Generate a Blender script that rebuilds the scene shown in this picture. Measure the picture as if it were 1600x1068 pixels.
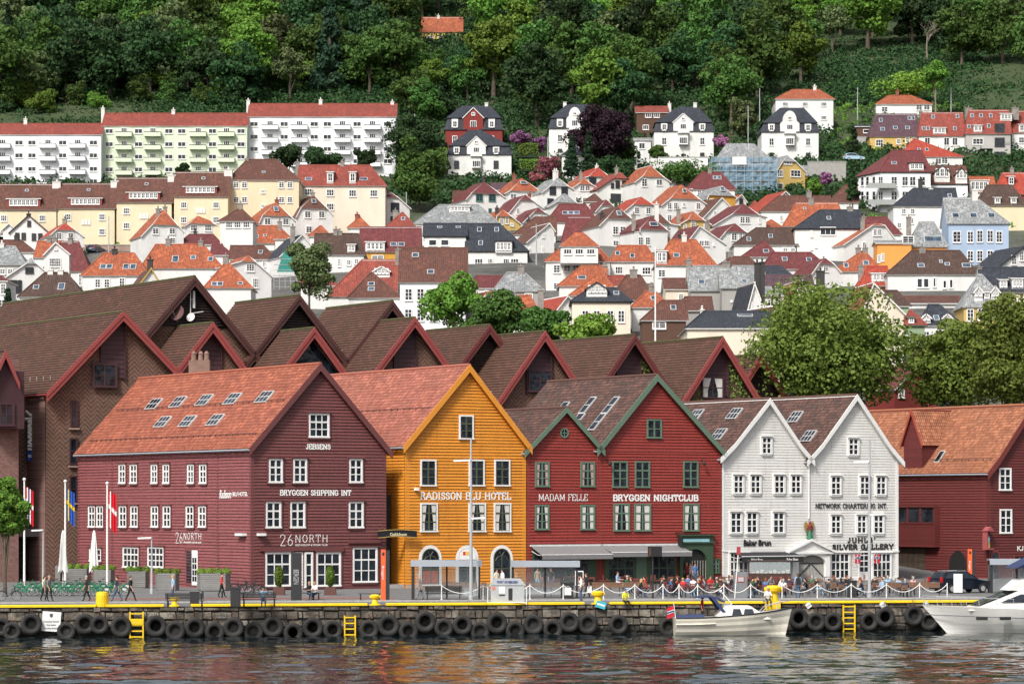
import bpy,math,random
from mathutils import Vector,Matrix
R=math.radians
rnd=random.Random(7)
for o in list(bpy.data.objects):bpy.data.objects.remove(o)
SC=bpy.context.scene
COL=SC.collection
CZ,FP,HY=8.6,4800.0,790.0
cam=bpy.data.cameras.new('camera');camo=bpy.data.objects.new('camera',cam);COL.objects.link(camo)
camo.location=(0,0,CZ);camo.rotation_euler=(R(90),0,0)
cam.sensor_width=36;cam.lens=36*FP/1600;cam.shift_y=(HY-534)/1600;cam.clip_start=1;cam.clip_end=6000
SC.camera=camo
SUN_EL,SUN_AZ=44.0,207.0
w=bpy.data.worlds.new('World');SC.world=w;w.use_nodes=True
nt=w.node_tree;bg=nt.nodes['Background']
sky=nt.nodes.new('ShaderNodeTexSky');sky.sky_type='NISHITA';sky.sun_disc=False
sky.sun_elevation=R(SUN_EL);sky.sun_rotation=R(SUN_AZ);sky.air_density=1.0;sky.dust_density=4.0;sky.ozone_density=1.0
hs=nt.nodes.new('ShaderNodeHueSaturation');hs.inputs['Saturation'].default_value=0.35
nt.links.new(sky.outputs[0],hs.inputs['Color']);nt.links.new(hs.outputs[0],bg.inputs['Color'])
bg.inputs['Strength'].default_value=0.11
sl=bpy.data.lights.new('sun','SUN');sl.energy=2.7;sl.angle=R(10);sl.color=(1,.965,.91)
so=bpy.data.objects.new('sun',sl);COL.objects.link(so);so.location=(-60,0,90)
_d=Vector((math.sin(R(SUN_AZ))*math.cos(R(SUN_EL)),math.cos(R(SUN_AZ))*math.cos(R(SUN_EL)),math.sin(R(SUN_EL))))
so.rotation_euler=_d.to_track_quat('Z','Y').to_euler()
SC.view_settings.view_transform='Standard';SC.view_settings.look='None'
SC.view_settings.exposure=0.56;SC.view_settings.gamma=1.0
SC.cycles.max_bounces=6;SC.cycles.diffuse_bounces=3;SC.cycles.glossy_bounces=3
SC.cycles.transparent_max_bounces=12;SC.cycles.caustics_reflective=False;SC.cycles.caustics_refractive=False
def V(*a):return Vector(a)
def P(px,py,Y):return Vector(((px-800)*Y/FP,Y,CZ-(py-HY)*Y/FP))
def X(px,Y):return(px-800)*Y/FP
def Z(py,Y):return CZ-(py-HY)*Y/FP
class MB:
 def __init__(s):s.v=[];s.f=[];s.m=[];s.uv=[]
 def face(s,pts,mi=0,uv=None):
  n=len(s.v);s.v+=[tuple(p)for p in pts];s.f.append(tuple(range(n,n+len(pts))));s.m.append(mi);s.uv.append(uv)
 def raw(s,vs,fs,mi=0):
  n=len(s.v);s.v+=[tuple(p)for p in vs]
  for f in fs:s.f.append(tuple(n+i for i in f));s.m.append(mi);s.uv.append(None)
 def box(s,c,ax,ay,az,mi=0):
  c,ax,ay,az=Vector(c),Vector(ax),Vector(ay),Vector(az)
  p=[c+ax*i+ay*j+az*k for k in(-1,1)for j in(-1,1)for i in(-1,1)]
  fs=[(0,2,3,1),(4,5,7,6),(0,1,5,4),(2,6,7,3),(0,4,6,2),(1,3,7,5)]
  if ax.cross(ay).dot(az)<0:fs=[f[::-1]for f in fs]
  s.raw(p,fs,mi)
 def bx(s,x0,x1,y0,y1,z0,z1,mi=0):
  s.box(((x0+x1)/2,(y0+y1)/2,(z0+z1)/2),((x1-x0)/2,0,0),(0,(y1-y0)/2,0),(0,0,(z1-z0)/2),mi)
 def prism(s,pts,d,mi=0):
  d=Vector(d);a=[Vector(p)for p in pts];b=[p+d for p in a];n=len(a)
  nrm=(a[1]-a[0]).cross(a[2]-a[1])
  if n>3:
   nrm=Vector((0,0,0))
   for i in range(n):nrm+=a[i].cross(a[(i+1)%n])
  if nrm.dot(d)>0:a,b=a[::-1],b[::-1]
  s.raw(a+b,[tuple(range(n)),tuple(range(2*n-1,n-1,-1))]+[((i+1)%n,i,n+i,n+(i+1)%n)for i in range(n)],mi)
 def tube(s,pts,r,n=6,mi=0,closed=False):
  pts=[Vector(p)for p in pts];rs=r if isinstance(r,(list,tuple))else[r]*len(pts)
  rings=[];N=len(pts);up=None
  for i,p in enumerate(pts):
   t=(pts[(i+1)%N]-pts[i-1])if closed else(pts[min(i+1,N-1)]-pts[max(i-1,0)])
   t=t.normalized()if t.length>1e-9 else Vector((0,0,1))
   if up is None:up=Vector((0,0,1))if abs(t.z)<.9 else Vector((1,0,0))
   a=t.cross(up)
   if a.length<1e-4:a=t.cross(Vector((0,1,.3)))
   a.normalize();b=a.cross(t).normalized();up=b
   rings.append([p+(a*math.cos(2*math.pi*k/n)+b*math.sin(2*math.pi*k/n))*rs[i]for k in range(n)])
  fs=[]
  for i in range(N if closed else N-1):
   j=(i+1)%N
   for k in range(n):fs.append((i*n+k,i*n+(k+1)%n,j*n+(k+1)%n,j*n+k))
  if not closed:fs+=[tuple(range(n))[::-1],tuple(range((N-1)*n,N*n))]
  s.raw([q for rg in rings for q in rg],fs,mi)
 def lathe(s,c,prof,n=16,mi=0,ax=None):
  c=Vector(c);M=Matrix.Identity(3)if ax is None else Vector(ax).to_track_quat('Z','Y').to_matrix()
  vs=[c+M@Vector((r*math.cos(2*math.pi*k/n),r*math.sin(2*math.pi*k/n),h))for r,h in prof for k in range(n)]
  L=len(prof);fs=[(i*n+k,i*n+(k+1)%n,(i+1)*n+(k+1)%n,(i+1)*n+k)for i in range(L-1)for k in range(n)]
  if prof[0][0]>1e-6:fs.append(tuple(range(n))[::-1])
  if prof[-1][0]>1e-6:fs.append(tuple(range((L-1)*n,L*n)))
  s.raw(vs,fs,mi)
 def torus(s,c,ax,Rr,r,n=20,k=8,mi=0):
  M=Vector(ax).to_track_quat('Z','Y').to_matrix();c=Vector(c)
  s.tube([c+M@Vector((Rr*math.cos(2*math.pi*i/n),Rr*math.sin(2*math.pi*i/n),0))for i in range(n)],r,k,mi,True)
 def ball(s,c,rx,ry=None,rz=None,n=10,mi=0):
  ry=ry or rx;rz=rz or rx;c=Vector(c);vs=[];m=n//2+1
  for i in range(m+1):
   t=math.pi*i/m
   for k in range(n):
    a=2*math.pi*k/n;vs.append(c+Vector((rx*math.sin(t)*math.cos(a),ry*math.sin(t)*math.sin(a),-rz*math.cos(t))))
  s.raw(vs,[(i*n+k,i*n+(k+1)%n,(i+1)*n+(k+1)%n,(i+1)*n+k)for i in range(m)for k in range(n)],mi)
 def build(s,name,mats,parent=None,org=None,smooth=False):
  me=bpy.data.meshes.new(name);org=org if org is not None else(ORG[parent.name]if parent is not None else Vector((0,0,0)))
  me.from_pydata([(p[0]-org[0],p[1]-org[1],p[2]-org[2])for p in s.v],[],s.f)
  mats=mats if isinstance(mats,(list,tuple))else[mats]
  for m in mats:me.materials.append(m)
  me.polygons.foreach_set('material_index',s.m)
  if smooth:me.polygons.foreach_set('use_smooth',[True]*len(s.f))
  if any(u is not None for u in s.uv):
   ul=me.uv_layers.new(name='UVMap');fl=[]
   for f,u in zip(s.f,s.uv):
    for i in range(len(f)):fl+=list(u[i])if u else[0,0]
   ul.data.foreach_set('uv',fl)
  me.update()
  o=bpy.data.objects.new(name,me);COL.objects.link(o)
  if parent is not None:o.parent=parent
  else:o.location=org
  ORG[o.name]=Vector(org)
  return o
ORG={}
def tag(o,label=None,cat=None,group=None,kind=None):
 if label:o['label']=label
 if cat:o['category']=cat
 if group:o['group']=group
 if kind:o['kind']=kind
 return o
def thing(name,loc,label,cat,group=None):
 o=bpy.data.objects.new(name,None);COL.objects.link(o);o.location=loc;o.empty_display_size=.3
 ORG[o.name]=Vector(loc);return tag(o,label,cat,group)
def dup(root,loc,rz=0,label=None,sc=None):
 def cp(o,par):
  c=o.copy();COL.objects.link(c)
  if par is not None:c.parent=par
  for ch in o.children:cp(ch,c)
  return c
 r=cp(root,None);r.location=loc;r.rotation_euler=(0,0,rz)
 if sc is not None:r.scale=(sc,)*3 if not isinstance(sc,(tuple,list))else sc
 if label:r['label']=label
 return r
def srgb(r,g,b):
 f=lambda c:(c/255/12.92)if c/255<=.04045 else((c/255+.055)/1.055)**2.4
 return(f(r),f(g),f(b),1)
MC={}
def N(nt,t,**k):
 n=nt.nodes.new(t)
 for a,b in k.items():setattr(n,a,b)
 return n
def math_(nt,op,a,b=None,c=None):
 n=nt.nodes.new('ShaderNodeMath');n.operation=op
 for i,x in enumerate((a,b,c)):
  if x is None:continue
  if isinstance(x,(int,float)):n.inputs[i].default_value=x
  else:nt.links.new(x,n.inputs[i])
 return n.outputs[0]
def mix(nt,fac,a,b,mode='MIX'):
 n=nt.nodes.new('ShaderNodeMix');n.data_type='RGBA';n.blend_type=mode
 for s,x in((n.inputs[0],fac),(n.inputs[6],a),(n.inputs[7],b)):
  if isinstance(x,(int,float)):s.default_value=x
  elif isinstance(x,tuple):s.default_value=x
  else:nt.links.new(x,s)
 return n.outputs[2]
def ramp(nt,fac,stops):
 n=nt.nodes.new('ShaderNodeValToRGB');e=n.color_ramp.elements
 while len(e)<len(stops):e.new(.5)
 for i,(p,c)in enumerate(stops):e[i].position=p;e[i].color=c if len(c)==4 else c+(1,)
 nt.links.new(fac,n.inputs[0]);return n.outputs[0]
def noise(nt,vec,scale,detail=3,rough=.6,out=0):
 n=nt.nodes.new('ShaderNodeTexNoise');n.inputs['Scale'].default_value=scale;n.inputs['Detail'].default_value=detail;n.inputs['Roughness'].default_value=rough
 if vec is not None:nt.links.new(vec,n.inputs['Vector'])
 return n.outputs[out]
def bump(nt,h,dist,strength=1.0):
 n=nt.nodes.new('ShaderNodeBump');n.inputs['Distance'].default_value=dist;n.inputs['Strength'].default_value=strength
 nt.links.new(h,n.inputs['Height']);return n.outputs[0]
def newmat(name):
 m=bpy.data.materials.new(name);m.use_nodes=True;nt=m.node_tree
 return m,nt,nt.nodes['Principled BSDF']
def vscale(nt,vec,s):
 n=nt.nodes.new('ShaderNodeVectorMath');n.operation='MULTIPLY';nt.links.new(vec,n.inputs[0]);n.inputs[1].default_value=s;return n.outputs[0]
def mul(c,k):return tuple(min(1,x*k)for x in c[:3])+(1,)
def plain(name,c,rough=.6,var=.12,sc=1.5,metal=0,bumpd=0):
 if name in MC:return MC[name]
 m,nt,b=newmat(name)
 g=N(nt,'ShaderNodeNewGeometry')
 f=noise(nt,g.outputs['Position'],sc,4)
 b.inputs['Base Color'].default_value=c
 col=ramp(nt,f,[(.25,mul(c,1-var)),(.75,mul(c,1+var))]);nt.links.new(col,b.inputs['Base Color'])
 b.inputs['Roughness'].default_value=rough;b.inputs['Metallic'].default_value=metal
 if bumpd:nt.links.new(bump(nt,noise(nt,g.outputs['Position'],sc*6,3),bumpd),b.inputs['Normal'])
 MC[name]=m;return m
def siding_mat(name,c,pitch=.25,wear=.1,weather=None):
 if name in MC:return MC[name]
 m,nt,b=newmat(name);g=N(nt,'ShaderNodeNewGeometry');s=N(nt,'ShaderNodeSeparateXYZ');nt.links.new(g.outputs['Position'],s.inputs[0])
 row=math_(nt,'FLOOR',math_(nt,'DIVIDE',s.outputs[2],pitch))
 cb=N(nt,'ShaderNodeCombineXYZ');nt.links.new(math_(nt,'FLOOR',math_(nt,'DIVIDE',math_(nt,'ADD',s.outputs[0],math_(nt,'MULTIPLY',row,1.73)),3.1)),cb.inputs[0]);nt.links.new(row,cb.inputs[2])
 wn=N(nt,'ShaderNodeTexWhiteNoise');nt.links.new(cb.outputs[0],wn.inputs[0])
 col=ramp(nt,wn.outputs['Value'],[(0,mul(c,1-wear)),(1,mul(c,1+wear))])
 st=noise(nt,vscale(nt,g.outputs['Position'],(1.2,1.2,9)),1.0,4)
 col=mix(nt,math_(nt,'MULTIPLY',ramp(nt,st,[(.45,(0,0,0)),(.75,(1,1,1))]),.5),col,weather or mul(c,.72))
 s2=noise(nt,vscale(nt,g.outputs['Position'],(2.2,2.2,.22)),1.0,5,.7);col=mix(nt,math_(nt,'MULTIPLY',ramp(nt,s2,[(.5,(0,0,0)),(.72,(1,1,1))]),.4),col,mul(c,.6))
 nt.links.new(col,b.inputs['Base Color']);b.inputs['Roughness'].default_value=.62
 MC[name]=m;return m
def tile_mat(name,c1,c2,dark,tw=.24,th=.34,moss=None,sat=.5,weather=.5):
 """pantiles: UV in metres, u along the eaves and v up the slope"""
 if name in MC:return MC[name]
 m,nt,b=newmat(name);uv=N(nt,'ShaderNodeUVMap');s=N(nt,'ShaderNodeSeparateXYZ');nt.links.new(uv.outputs[0],s.inputs[0])
 u=math_(nt,'DIVIDE',s.outputs[0],tw);v=math_(nt,'DIVIDE',s.outputs[1],th)
 cb=N(nt,'ShaderNodeCombineXYZ');nt.links.new(math_(nt,'FLOOR',u),cb.inputs[0]);nt.links.new(math_(nt,'FLOOR',v),cb.inputs[1])
 wn=N(nt,'ShaderNodeTexWhiteNoise');nt.links.new(cb.outputs[0],wn.inputs[0])
 col=ramp(nt,wn.outputs['Value'],[(0,c1),(.8,c2),(1,mul(c2,1.35))])
 f=noise(nt,uv.outputs[0],.35,5,.7);col=mix(nt,math_(nt,'MULTIPLY',ramp(nt,f,[(.42,(0,0,0)),(.66,(1,1,1))]),weather),col,dark)
 if moss:
  f2=noise(nt,uv.outputs[0],1.1,6,.75);col=mix(nt,math_(nt,'MULTIPLY',ramp(nt,f2,[(.52,(0,0,0)),(.7,(1,1,1))]),.6),col,moss)
 nt.links.new(col,b.inputs['Base Color']);b.inputs['Roughness'].default_value=.75
 wv=math_(nt,'SINE',math_(nt,'MULTIPLY',u,2*math.pi));fr=math_(nt,'FRACT',v)
 h=math_(nt,'ADD',math_(nt,'MULTIPLY',wv,.5),math_(nt,'MULTIPLY',math_(nt,'SUBTRACT',1,fr),1.2))
 nt.links.new(bump(nt,h,.045),b.inputs['Normal']);MC[name]=m;return m
def glass_mat(name='window_glass',c=(.012,.016,.022,1),rough=.06):
 if name in MC:return MC[name]
 m,nt,b=newmat(name);g=N(nt,'ShaderNodeNewGeometry');f=noise(nt,g.outputs['Position'],.9,2)
 nt.links.new(ramp(nt,f,[(.35,mul(c,.5)),(.65,mul(c,2.2))]),b.inputs['Base Color']);b.inputs['Roughness'].default_value=rough
 b.inputs['Specular IOR Level'].default_value=.6
 nt.links.new(bump(nt,noise(nt,g.outputs['Position'],1.6,1),.03),b.inputs['Normal']);MC[name]=m;return m
GLASS=glass_mat()
WHITE=plain('white_paint',(.74,.73,.71,1),.5,.06)
class PL:
 def __init__(s,O,u):s.O=Vector((O[0],O[1],0));s.u=Vector((u[0],u[1],0)).normalized();s.n=Vector((s.u.y,-s.u.x,0))
 def at(s,a,z,d=0):p=s.O+s.u*a+s.n*d;return Vector((p.x,p.y,z))
 def hit(s,px,py):
  r=Vector(((px-800)/FP,1,-(py-HY)/FP));t=s.O.dot(s.n)/r.dot(s.n);q=r*t
  return(q-s.O).dot(s.u),CZ+q.z
 def rect(s,x0,y0,x1,y1):a=s.hit(x0,(y0+y1)/2)[0];b=s.hit(x1,(y0+y1)/2)[0];m=(x0+x1)/2;return a,b,s.hit(m,y1)[1],s.hit(m,y0)[1]
 def box(s,mb,a0,a1,z0,z1,d0,d1,mi=0):
  mb.box(s.at((a0+a1)/2,(z0+z1)/2,(d0+d1)/2),s.u*((a1-a0)/2),s.n*((d1-d0)/2),Vector((0,0,(z1-z0)/2)),mi)
def siding(mb,pl,z0,z1,L,Rr,pitch=.25,lip=.075,mi=0,d=0):
 k=0;z=z0
 L=L if callable(L)else(lambda z,a=L:a);Rr=Rr if callable(Rr)else(lambda z,a=Rr:a)
 while z<z1-1e-4:
  t=min(z+pitch,z1);a0,b0,a1,b1=L(z),Rr(z),L(t),Rr(t)
  if b0-a0>.02:
   b1=max(b1,a1)
   mb.face([pl.at(a0,z,d+lip),pl.at(b0,z,d+lip),pl.at(b1,t,d),pl.at(a1,t,d)],mi)
   mb.face([pl.at(a0,z,d),pl.at(b0,z,d),pl.at(b0,z,d+lip),pl.at(a0,z,d+lip)],mi)
  z=t
def window(par,pl,r,cols=2,rows=3,casing=WHITE,sash=WHITE,cw=.13,label=None,curtain=None,cap=True,d=.105,glass=None,hood=None):
 a0,a1,z0,z1=r;mb=MB()
 pl.box(mb,a0,a0+cw,z0,z1,d-.04,d+.05);pl.box(mb,a1-cw,a1,z0,z1,d-.04,d+.05)
 pl.box(mb,a0+cw,a1-cw,z1-cw,z1,d-.04,d+.05);pl.box(mb,a0-.04,a1+.04,z0-.04,z0+cw*.6,d-.04,d+.1)
 wo=mb.build('window',casing,par)
 if hood:
  h=MB();pl.box(h,a0-.14,a1+.14,z1+.03,z1+.12,-.02,d+.16);pl.box(h,a0-.13,a0-.004,z0-.1,z1+.03,-.02,d+.03);pl.box(h,a1+.004,a1+.13,z0-.1,z1+.03,-.02,d+.03);pl.box(h,a0-.004,a1+.004,z0-.18,z0-.05,-.02,d+.05)
  h.build('casing',hood,wo)
 if label:wo['label']=label
 a0+=cw;a1-=cw;z0+=cw*.6;z1-=cw;f=MB();t=.045
 for i in range(cols+1):x=a0+(a1-a0)*i/cols;e=t*(1.5 if i==cols//2 and cols%2==0 else .8);pl.box(f,max(a0,x-e),min(a1,x+e),z0,z1,d-.03,d+.025)
 for i in range(rows+1):z=z0+(z1-z0)*i/rows;e=t*(1.4 if(rows==3 and i==2)else .8);pl.box(f,a0,a1,max(z0,z-e),min(z1,z+e),d-.03,d+.021)
 f.build('frame',sash,wo)
 g=MB();g.face([pl.at(a0,z0,d-.018),pl.at(a1,z0,d-.018),pl.at(a1,z1,d-.018),pl.at(a0,z1,d-.018)]);g.build('pane',glass or GLASS,wo)
 if curtain:
  c=MB();w=(a1-a0)*rnd.uniform(.75,1.1);tk=rnd.uniform(.07,.12)
  for sg in((0,1),(1,-1)):
   e=a0 if sg[0]==0 else a1
   for j in range(3):
    x0=e+sg[1]*w*.13*j;x1=e+sg[1]*w*.13*(j+1);q=z0+(z1-z0)*.35
    xm0=e+sg[1]*w*tk*j;xm1=e+sg[1]*w*tk*(j+1)
    o1=d-.014+.004*(j%2);o2=d-.01-.004*(j%2)
    P4=lambda A,B,C,D_:c.face([A,B,C,D_]if sg[1]>0 else[B,A,D_,C])
    P4(pl.at(xm0,z0+.3*(z1-z0),o1),pl.at(xm1,z0+.3*(z1-z0),o2),pl.at(x1,z1,o2),pl.at(x0,z1,o1))
    P4(pl.at(xm0,z0,o1),pl.at(xm1,z0,o2),pl.at(xm1,z0+.3*(z1-z0),o2),pl.at(xm0,z0+.3*(z1-z0),o1))
  c.build('curtain',curtain,wo)
 return wo
def slope_rows(mb,e0,e1,r0,r1,pitch=.34,lip=.03,mi=0,nrm=None,u0=0):
 """stepped tile courses between the eaves edge e0-e1 and the ridge edge r0-r1"""
 e0,e1,r0,r1=map(Vector,(e0,e1,r0,r1));n=(e1-e0).cross(r0-e0).normalized()
 if n.z<0:n=-n
 if nrm is not None:n=Vector(nrm)
 H=(r0-e0).length;k=max(2,int(round(H/pitch)));L=(e1-e0).length;du=(e1-e0).normalized()
 fl=(e1-e0).cross(r0-e0).dot(n)<0
 for i in range(k):
  a,b=i/k,(i+1)/k;p0,p1=e0.lerp(r0,a),e1.lerp(r1,a);q0,q1=e0.lerp(r0,b),e1.lerp(r1,b)
  U=lambda p:((p-e0).dot(du)+u0,)
  pts=[p0+n*lip,p1+n*lip,q1,q0];uv=[((p0-e0).dot(du),a*k*pitch+.01),((p1-e0).dot(du),a*k*pitch+.01),((q1-e0).dot(du),b*k*pitch-.01),((q0-e0).dot(du),b*k*pitch-.01)]
  low=[p0,p1,p1+n*lip,p0+n*lip];uvl=[uv[0],uv[1],uv[1],uv[0]]
  if fl:pts,uv,low,uvl=pts[::-1],uv[::-1],low[::-1],uvl[::-1]
  mb.face(pts,mi,uv);mb.face(low,mi,uvl)
def slab(mb,e0,e1,r0,r1,th,mi=0):
 e0,e1,r0,r1=map(Vector,(e0,e1,r0,r1));n=(e1-e0).cross(r0-e0).normalized()
 if n.z<0:n=-n
 off=n*-.012
 mb.prism([e0+off,e1+off,r1+off,r0+off],n*-th,mi)
GL={'A':(.9,[[(0,0),(.45,1),(.9,0)],[(.18,.34),(.72,.34)]],[(0,0),(.9,0)]),'B':(.72,[[(.1,0),(.1,1),(.5,1),(.64,.88),(.64,.64),(.5,.53),(.1,.53)],[(.5,.53),(.7,.4),(.7,.13),(.55,0),(.1,0)]],[]),'C':(.78,[[(.74,.72),(.6,.96),(.32,1),(.1,.8),(.06,.5),(.1,.2),(.32,0),(.6,.04),(.76,.28)]],[]),'D':(.8,[[(.1,0),(.1,1),(.45,1),(.68,.85),(.76,.5),(.68,.15),(.45,0),(.1,0)]],[]),'E':(.7,[[(.66,.25),(.66,0),(.1,0),(.1,1),(.62,1),(.62,.77)],[(.1,.53),(.48,.53)]],[]),'F':(.66,[[(.1,0),(.1,1),(.64,1),(.64,.77)],[(.1,.53),(.48,.53)]],[(.1,0)]),'G':(.84,[[(.74,.72),(.6,.96),(.32,1),(.1,.8),(.06,.5),(.1,.2),(.32,0),(.62,.05),(.74,.2),(.74,.45),(.48,.45)]],[]),'H':(.9,[[(.12,0),(.12,1)],[(.78,0),(.78,1)],[(.12,.52),(.78,.52)]],[(.12,0),(.12,1),(.78,0),(.78,1)]),'I':(.36,[[(.18,0),(.18,1)]],[(.18,0),(.18,1)]),'J':(.5,[[(.36,1),(.36,.2),(.24,0),(.06,.04),(0,.22)]],[(.36,1)]),'K':(.84,[[(.12,0),(.12,1)],[(.72,1),(.14,.42)],[(.34,.6),(.78,0)]],[(.12,0),(.12,1),(.72,1),(.78,0)]),'L':(.66,[[(.12,1),(.12,0),(.62,0),(.62,.27)]],[(.12,1)]),'M':(1.06,[[(.12,0),(.12,1),(.53,.2),(.94,1),(.94,0)]],[(.12,0),(.94,0)]),'N':(.9,[[(.12,0),(.12,1),(.78,0),(.78,1)]],[(.12,0),(.78,1)]),'O':(.84,[[(.42,1),(.16,.87),(.06,.5),(.16,.13),(.42,0),(.68,.13),(.78,.5),(.68,.87),(.42,1)]],[]),'P':(.7,[[(.12,0),(.12,1),(.5,1),(.66,.86),(.66,.6),(.5,.46),(.12,.46)]],[(.12,0)]),'R':(.8,[[(.12,0),(.12,1),(.5,1),(.64,.87),(.64,.65),(.5,.52),(.12,.52)],[(.44,.52),(.74,0)]],[(.12,0),(.74,0)]),'S':(.64,[[(.56,.72),(.5,.93),(.3,1),(.1,.88),(.1,.65),(.3,.54),(.5,.44),(.58,.24),(.48,.06),(.3,0),(.1,.07),(.05,.28)]],[]),'T':(.78,[[(.39,0),(.39,1)],[(.04,.75),(.04,1),(.74,1),(.74,.75)]],[(.39,0)]),'U':(.86,[[(.12,1),(.12,.22),(.26,.02),(.43,0),(.6,.02),(.74,.22),(.74,1)]],[(.12,1),(.74,1)]),'V':(.86,[[(.04,1),(.43,0),(.82,1)]],[(.04,1),(.82,1)]),'W':(1.16,[[(.04,1),(.31,0),(.58,.9),(.85,0),(1.12,1)]],[(.04,1),(1.12,1)]),'Y':(.84,[[(.04,1),(.42,.5),(.8,1)],[(.42,.5),(.42,0)]],[(.04,1),(.8,1),(.42,0)]),'Ø':(.84,[[(.42,1),(.16,.87),(.06,.5),(.16,.13),(.42,0),(.68,.13),(.78,.5),(.68,.87),(.42,1)],[(.08,-.05),(.76,1.05)]],[]),'2':(.7,[[(.08,.75),(.14,.95),(.36,1),(.58,.9),(.6,.68),(.1,0),(.64,0)]],[]),'6':(.7,[[(.5,1),(.2,.62),(.1,.3),(.2,.06),(.38,0),(.58,.08),(.64,.3),(.56,.5),(.36,.56),(.16,.42)]],[]),'.':(.3,[[(.12,0),(.12,.1)]],[]),"'":(.3,[[(.15,1.05),(.12,.78)]],[]),' ':(.42,[],[]),'&':(.7,[[(.66,0),(.16,.8),(.3,1),(.46,.82),(.1,.3),(.24,0),(.5,.06),(.66,.4)]],[]),}
def lettering(mb,pl,txt,a0,a1,z0,z1,wt=.2,serif=.5,d0=.065,th=.02,mi=0,gap=.16):
 tot=sum(GL[c][0]+gap for c in txt)-gap;sx=(a1-a0)/tot;H=z1-z0;x=0;w=wt*.62*H/2
 for c in txt:
  W,st,se=GL[c];q=lambda p:Vector((a0+(x+p[0])*sx,z0+w*(.9 if serif else .6)+p[1]*(H-2*w),0))
  k=0
  for line in st:
   pts=[q(p)for p in line]
   for i in range(len(pts)-1):
    a,b=pts[i],pts[i+1];t=(b-a).normalized();a2=a-t*w*.55;b2=b+t*w*.55;n2=Vector((-t.y,t.x,0))
    wn=w*(1.0 if abs(t.x)<.8 else .8 if serif else 1.0);n2=n2*wn;k+=1;dd=d0+.0015*k
    mb.prism([pl.at(p.x,p.y,dd)for p in(a2-n2,b2-n2,b2+n2,a2+n2)],pl.n*th,mi)
  for s_ in(se if serif else[]):
   p=q(s_);k+=1;dd=d0+.0015*k;hw=w*(1+serif*1.5)
   mb.prism([pl.at(p.x-hw,p.y-w*.62,dd),pl.at(p.x+hw,p.y-w*.62,dd),pl.at(p.x+hw,p.y+w*.62,dd),pl.at(p.x-hw,p.y+w*.62,dd)],pl.n*th,mi)
  x+=W+gap
FONTM={}
def text_mesh(txt,pl,a0,a1,z0,z1,d,mat,par,name='lettering',th=.02,slant=0,rot=0,off=0):
 """words in Blender's built-in typeface, turned into a mesh and fitted to a rectangle of a plane"""
 cu=bpy.data.curves.new('text','FONT');cu.body=txt;cu.extrude=.02;cu.shear=slant;cu.offset=off;cu.resolution_u=3
 ob=bpy.data.objects.new('text',cu);COL.objects.link(ob);dg=bpy.context.evaluated_depsgraph_get();dg.update()
 me=bpy.data.meshes.new_from_object(ob.evaluated_get(dg));bpy.data.objects.remove(ob)
 xs=[v.co.x for v in me.vertices];ys=[v.co.y for v in me.vertices];zs=[v.co.z for v in me.vertices]
 ax,bx_,ay,by=min(xs),max(xs),min(ys),max(ys);mb=MB();vs=[]
 for v in me.vertices:
  fx=(v.co.x-ax)/(bx_-ax);fy=(v.co.y-ay)/(by-ay)
  if rot:fx,fy=fy,1-fx
  vs.append(pl.at(a0+(a1-a0)*fx,z0+(z1-z0)*fy,d+(th if v.co.z>0 else 0)))
 mb.raw(vs,[tuple(p.vertices)for p in me.polygons]);bpy.data.meshes.remove(me)
 return mb.build(name,mat,par)
 # ================================================================ the ground, the quay, the water
TT=[(285,None,2.0),(340,None,9.0),(430,530,0),(500,460,0),(600,385,0),(700,285,0),(760,215,0),(840,120,0),(960,15,0),(1100,-60,0),(1400,-130,0),(2000,-170,0),(3200,-120,0)]
TZ=[(y,z if p is None else Z(p,y))for y,p,z in TT]
def ground(Y):
 if Y<=TZ[0][0]:return TZ[0][1]
 for(a,za),(b,zb)in zip(TZ,TZ[1:]):
  if Y<=b:return za+(zb-za)*(Y-a)/(b-a)
 return TZ[-1][1]
def Yat(py):
 pts=[(y,p)for y,p,z in TT if p is not None]
 if py>=pts[0][1]:return pts[0][0]-(py-pts[0][1])*.9
 for(a,pa),(b,pb)in zip(pts,pts[1:]):
  if py>=pb:return a+(b-a)*(pa-py)/(pa-pb)
 return pts[-1][0]
QE=PL((X(0,200),200),(X(1480,210.5)-X(0,200),10.5))
QZ=2.0
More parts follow.
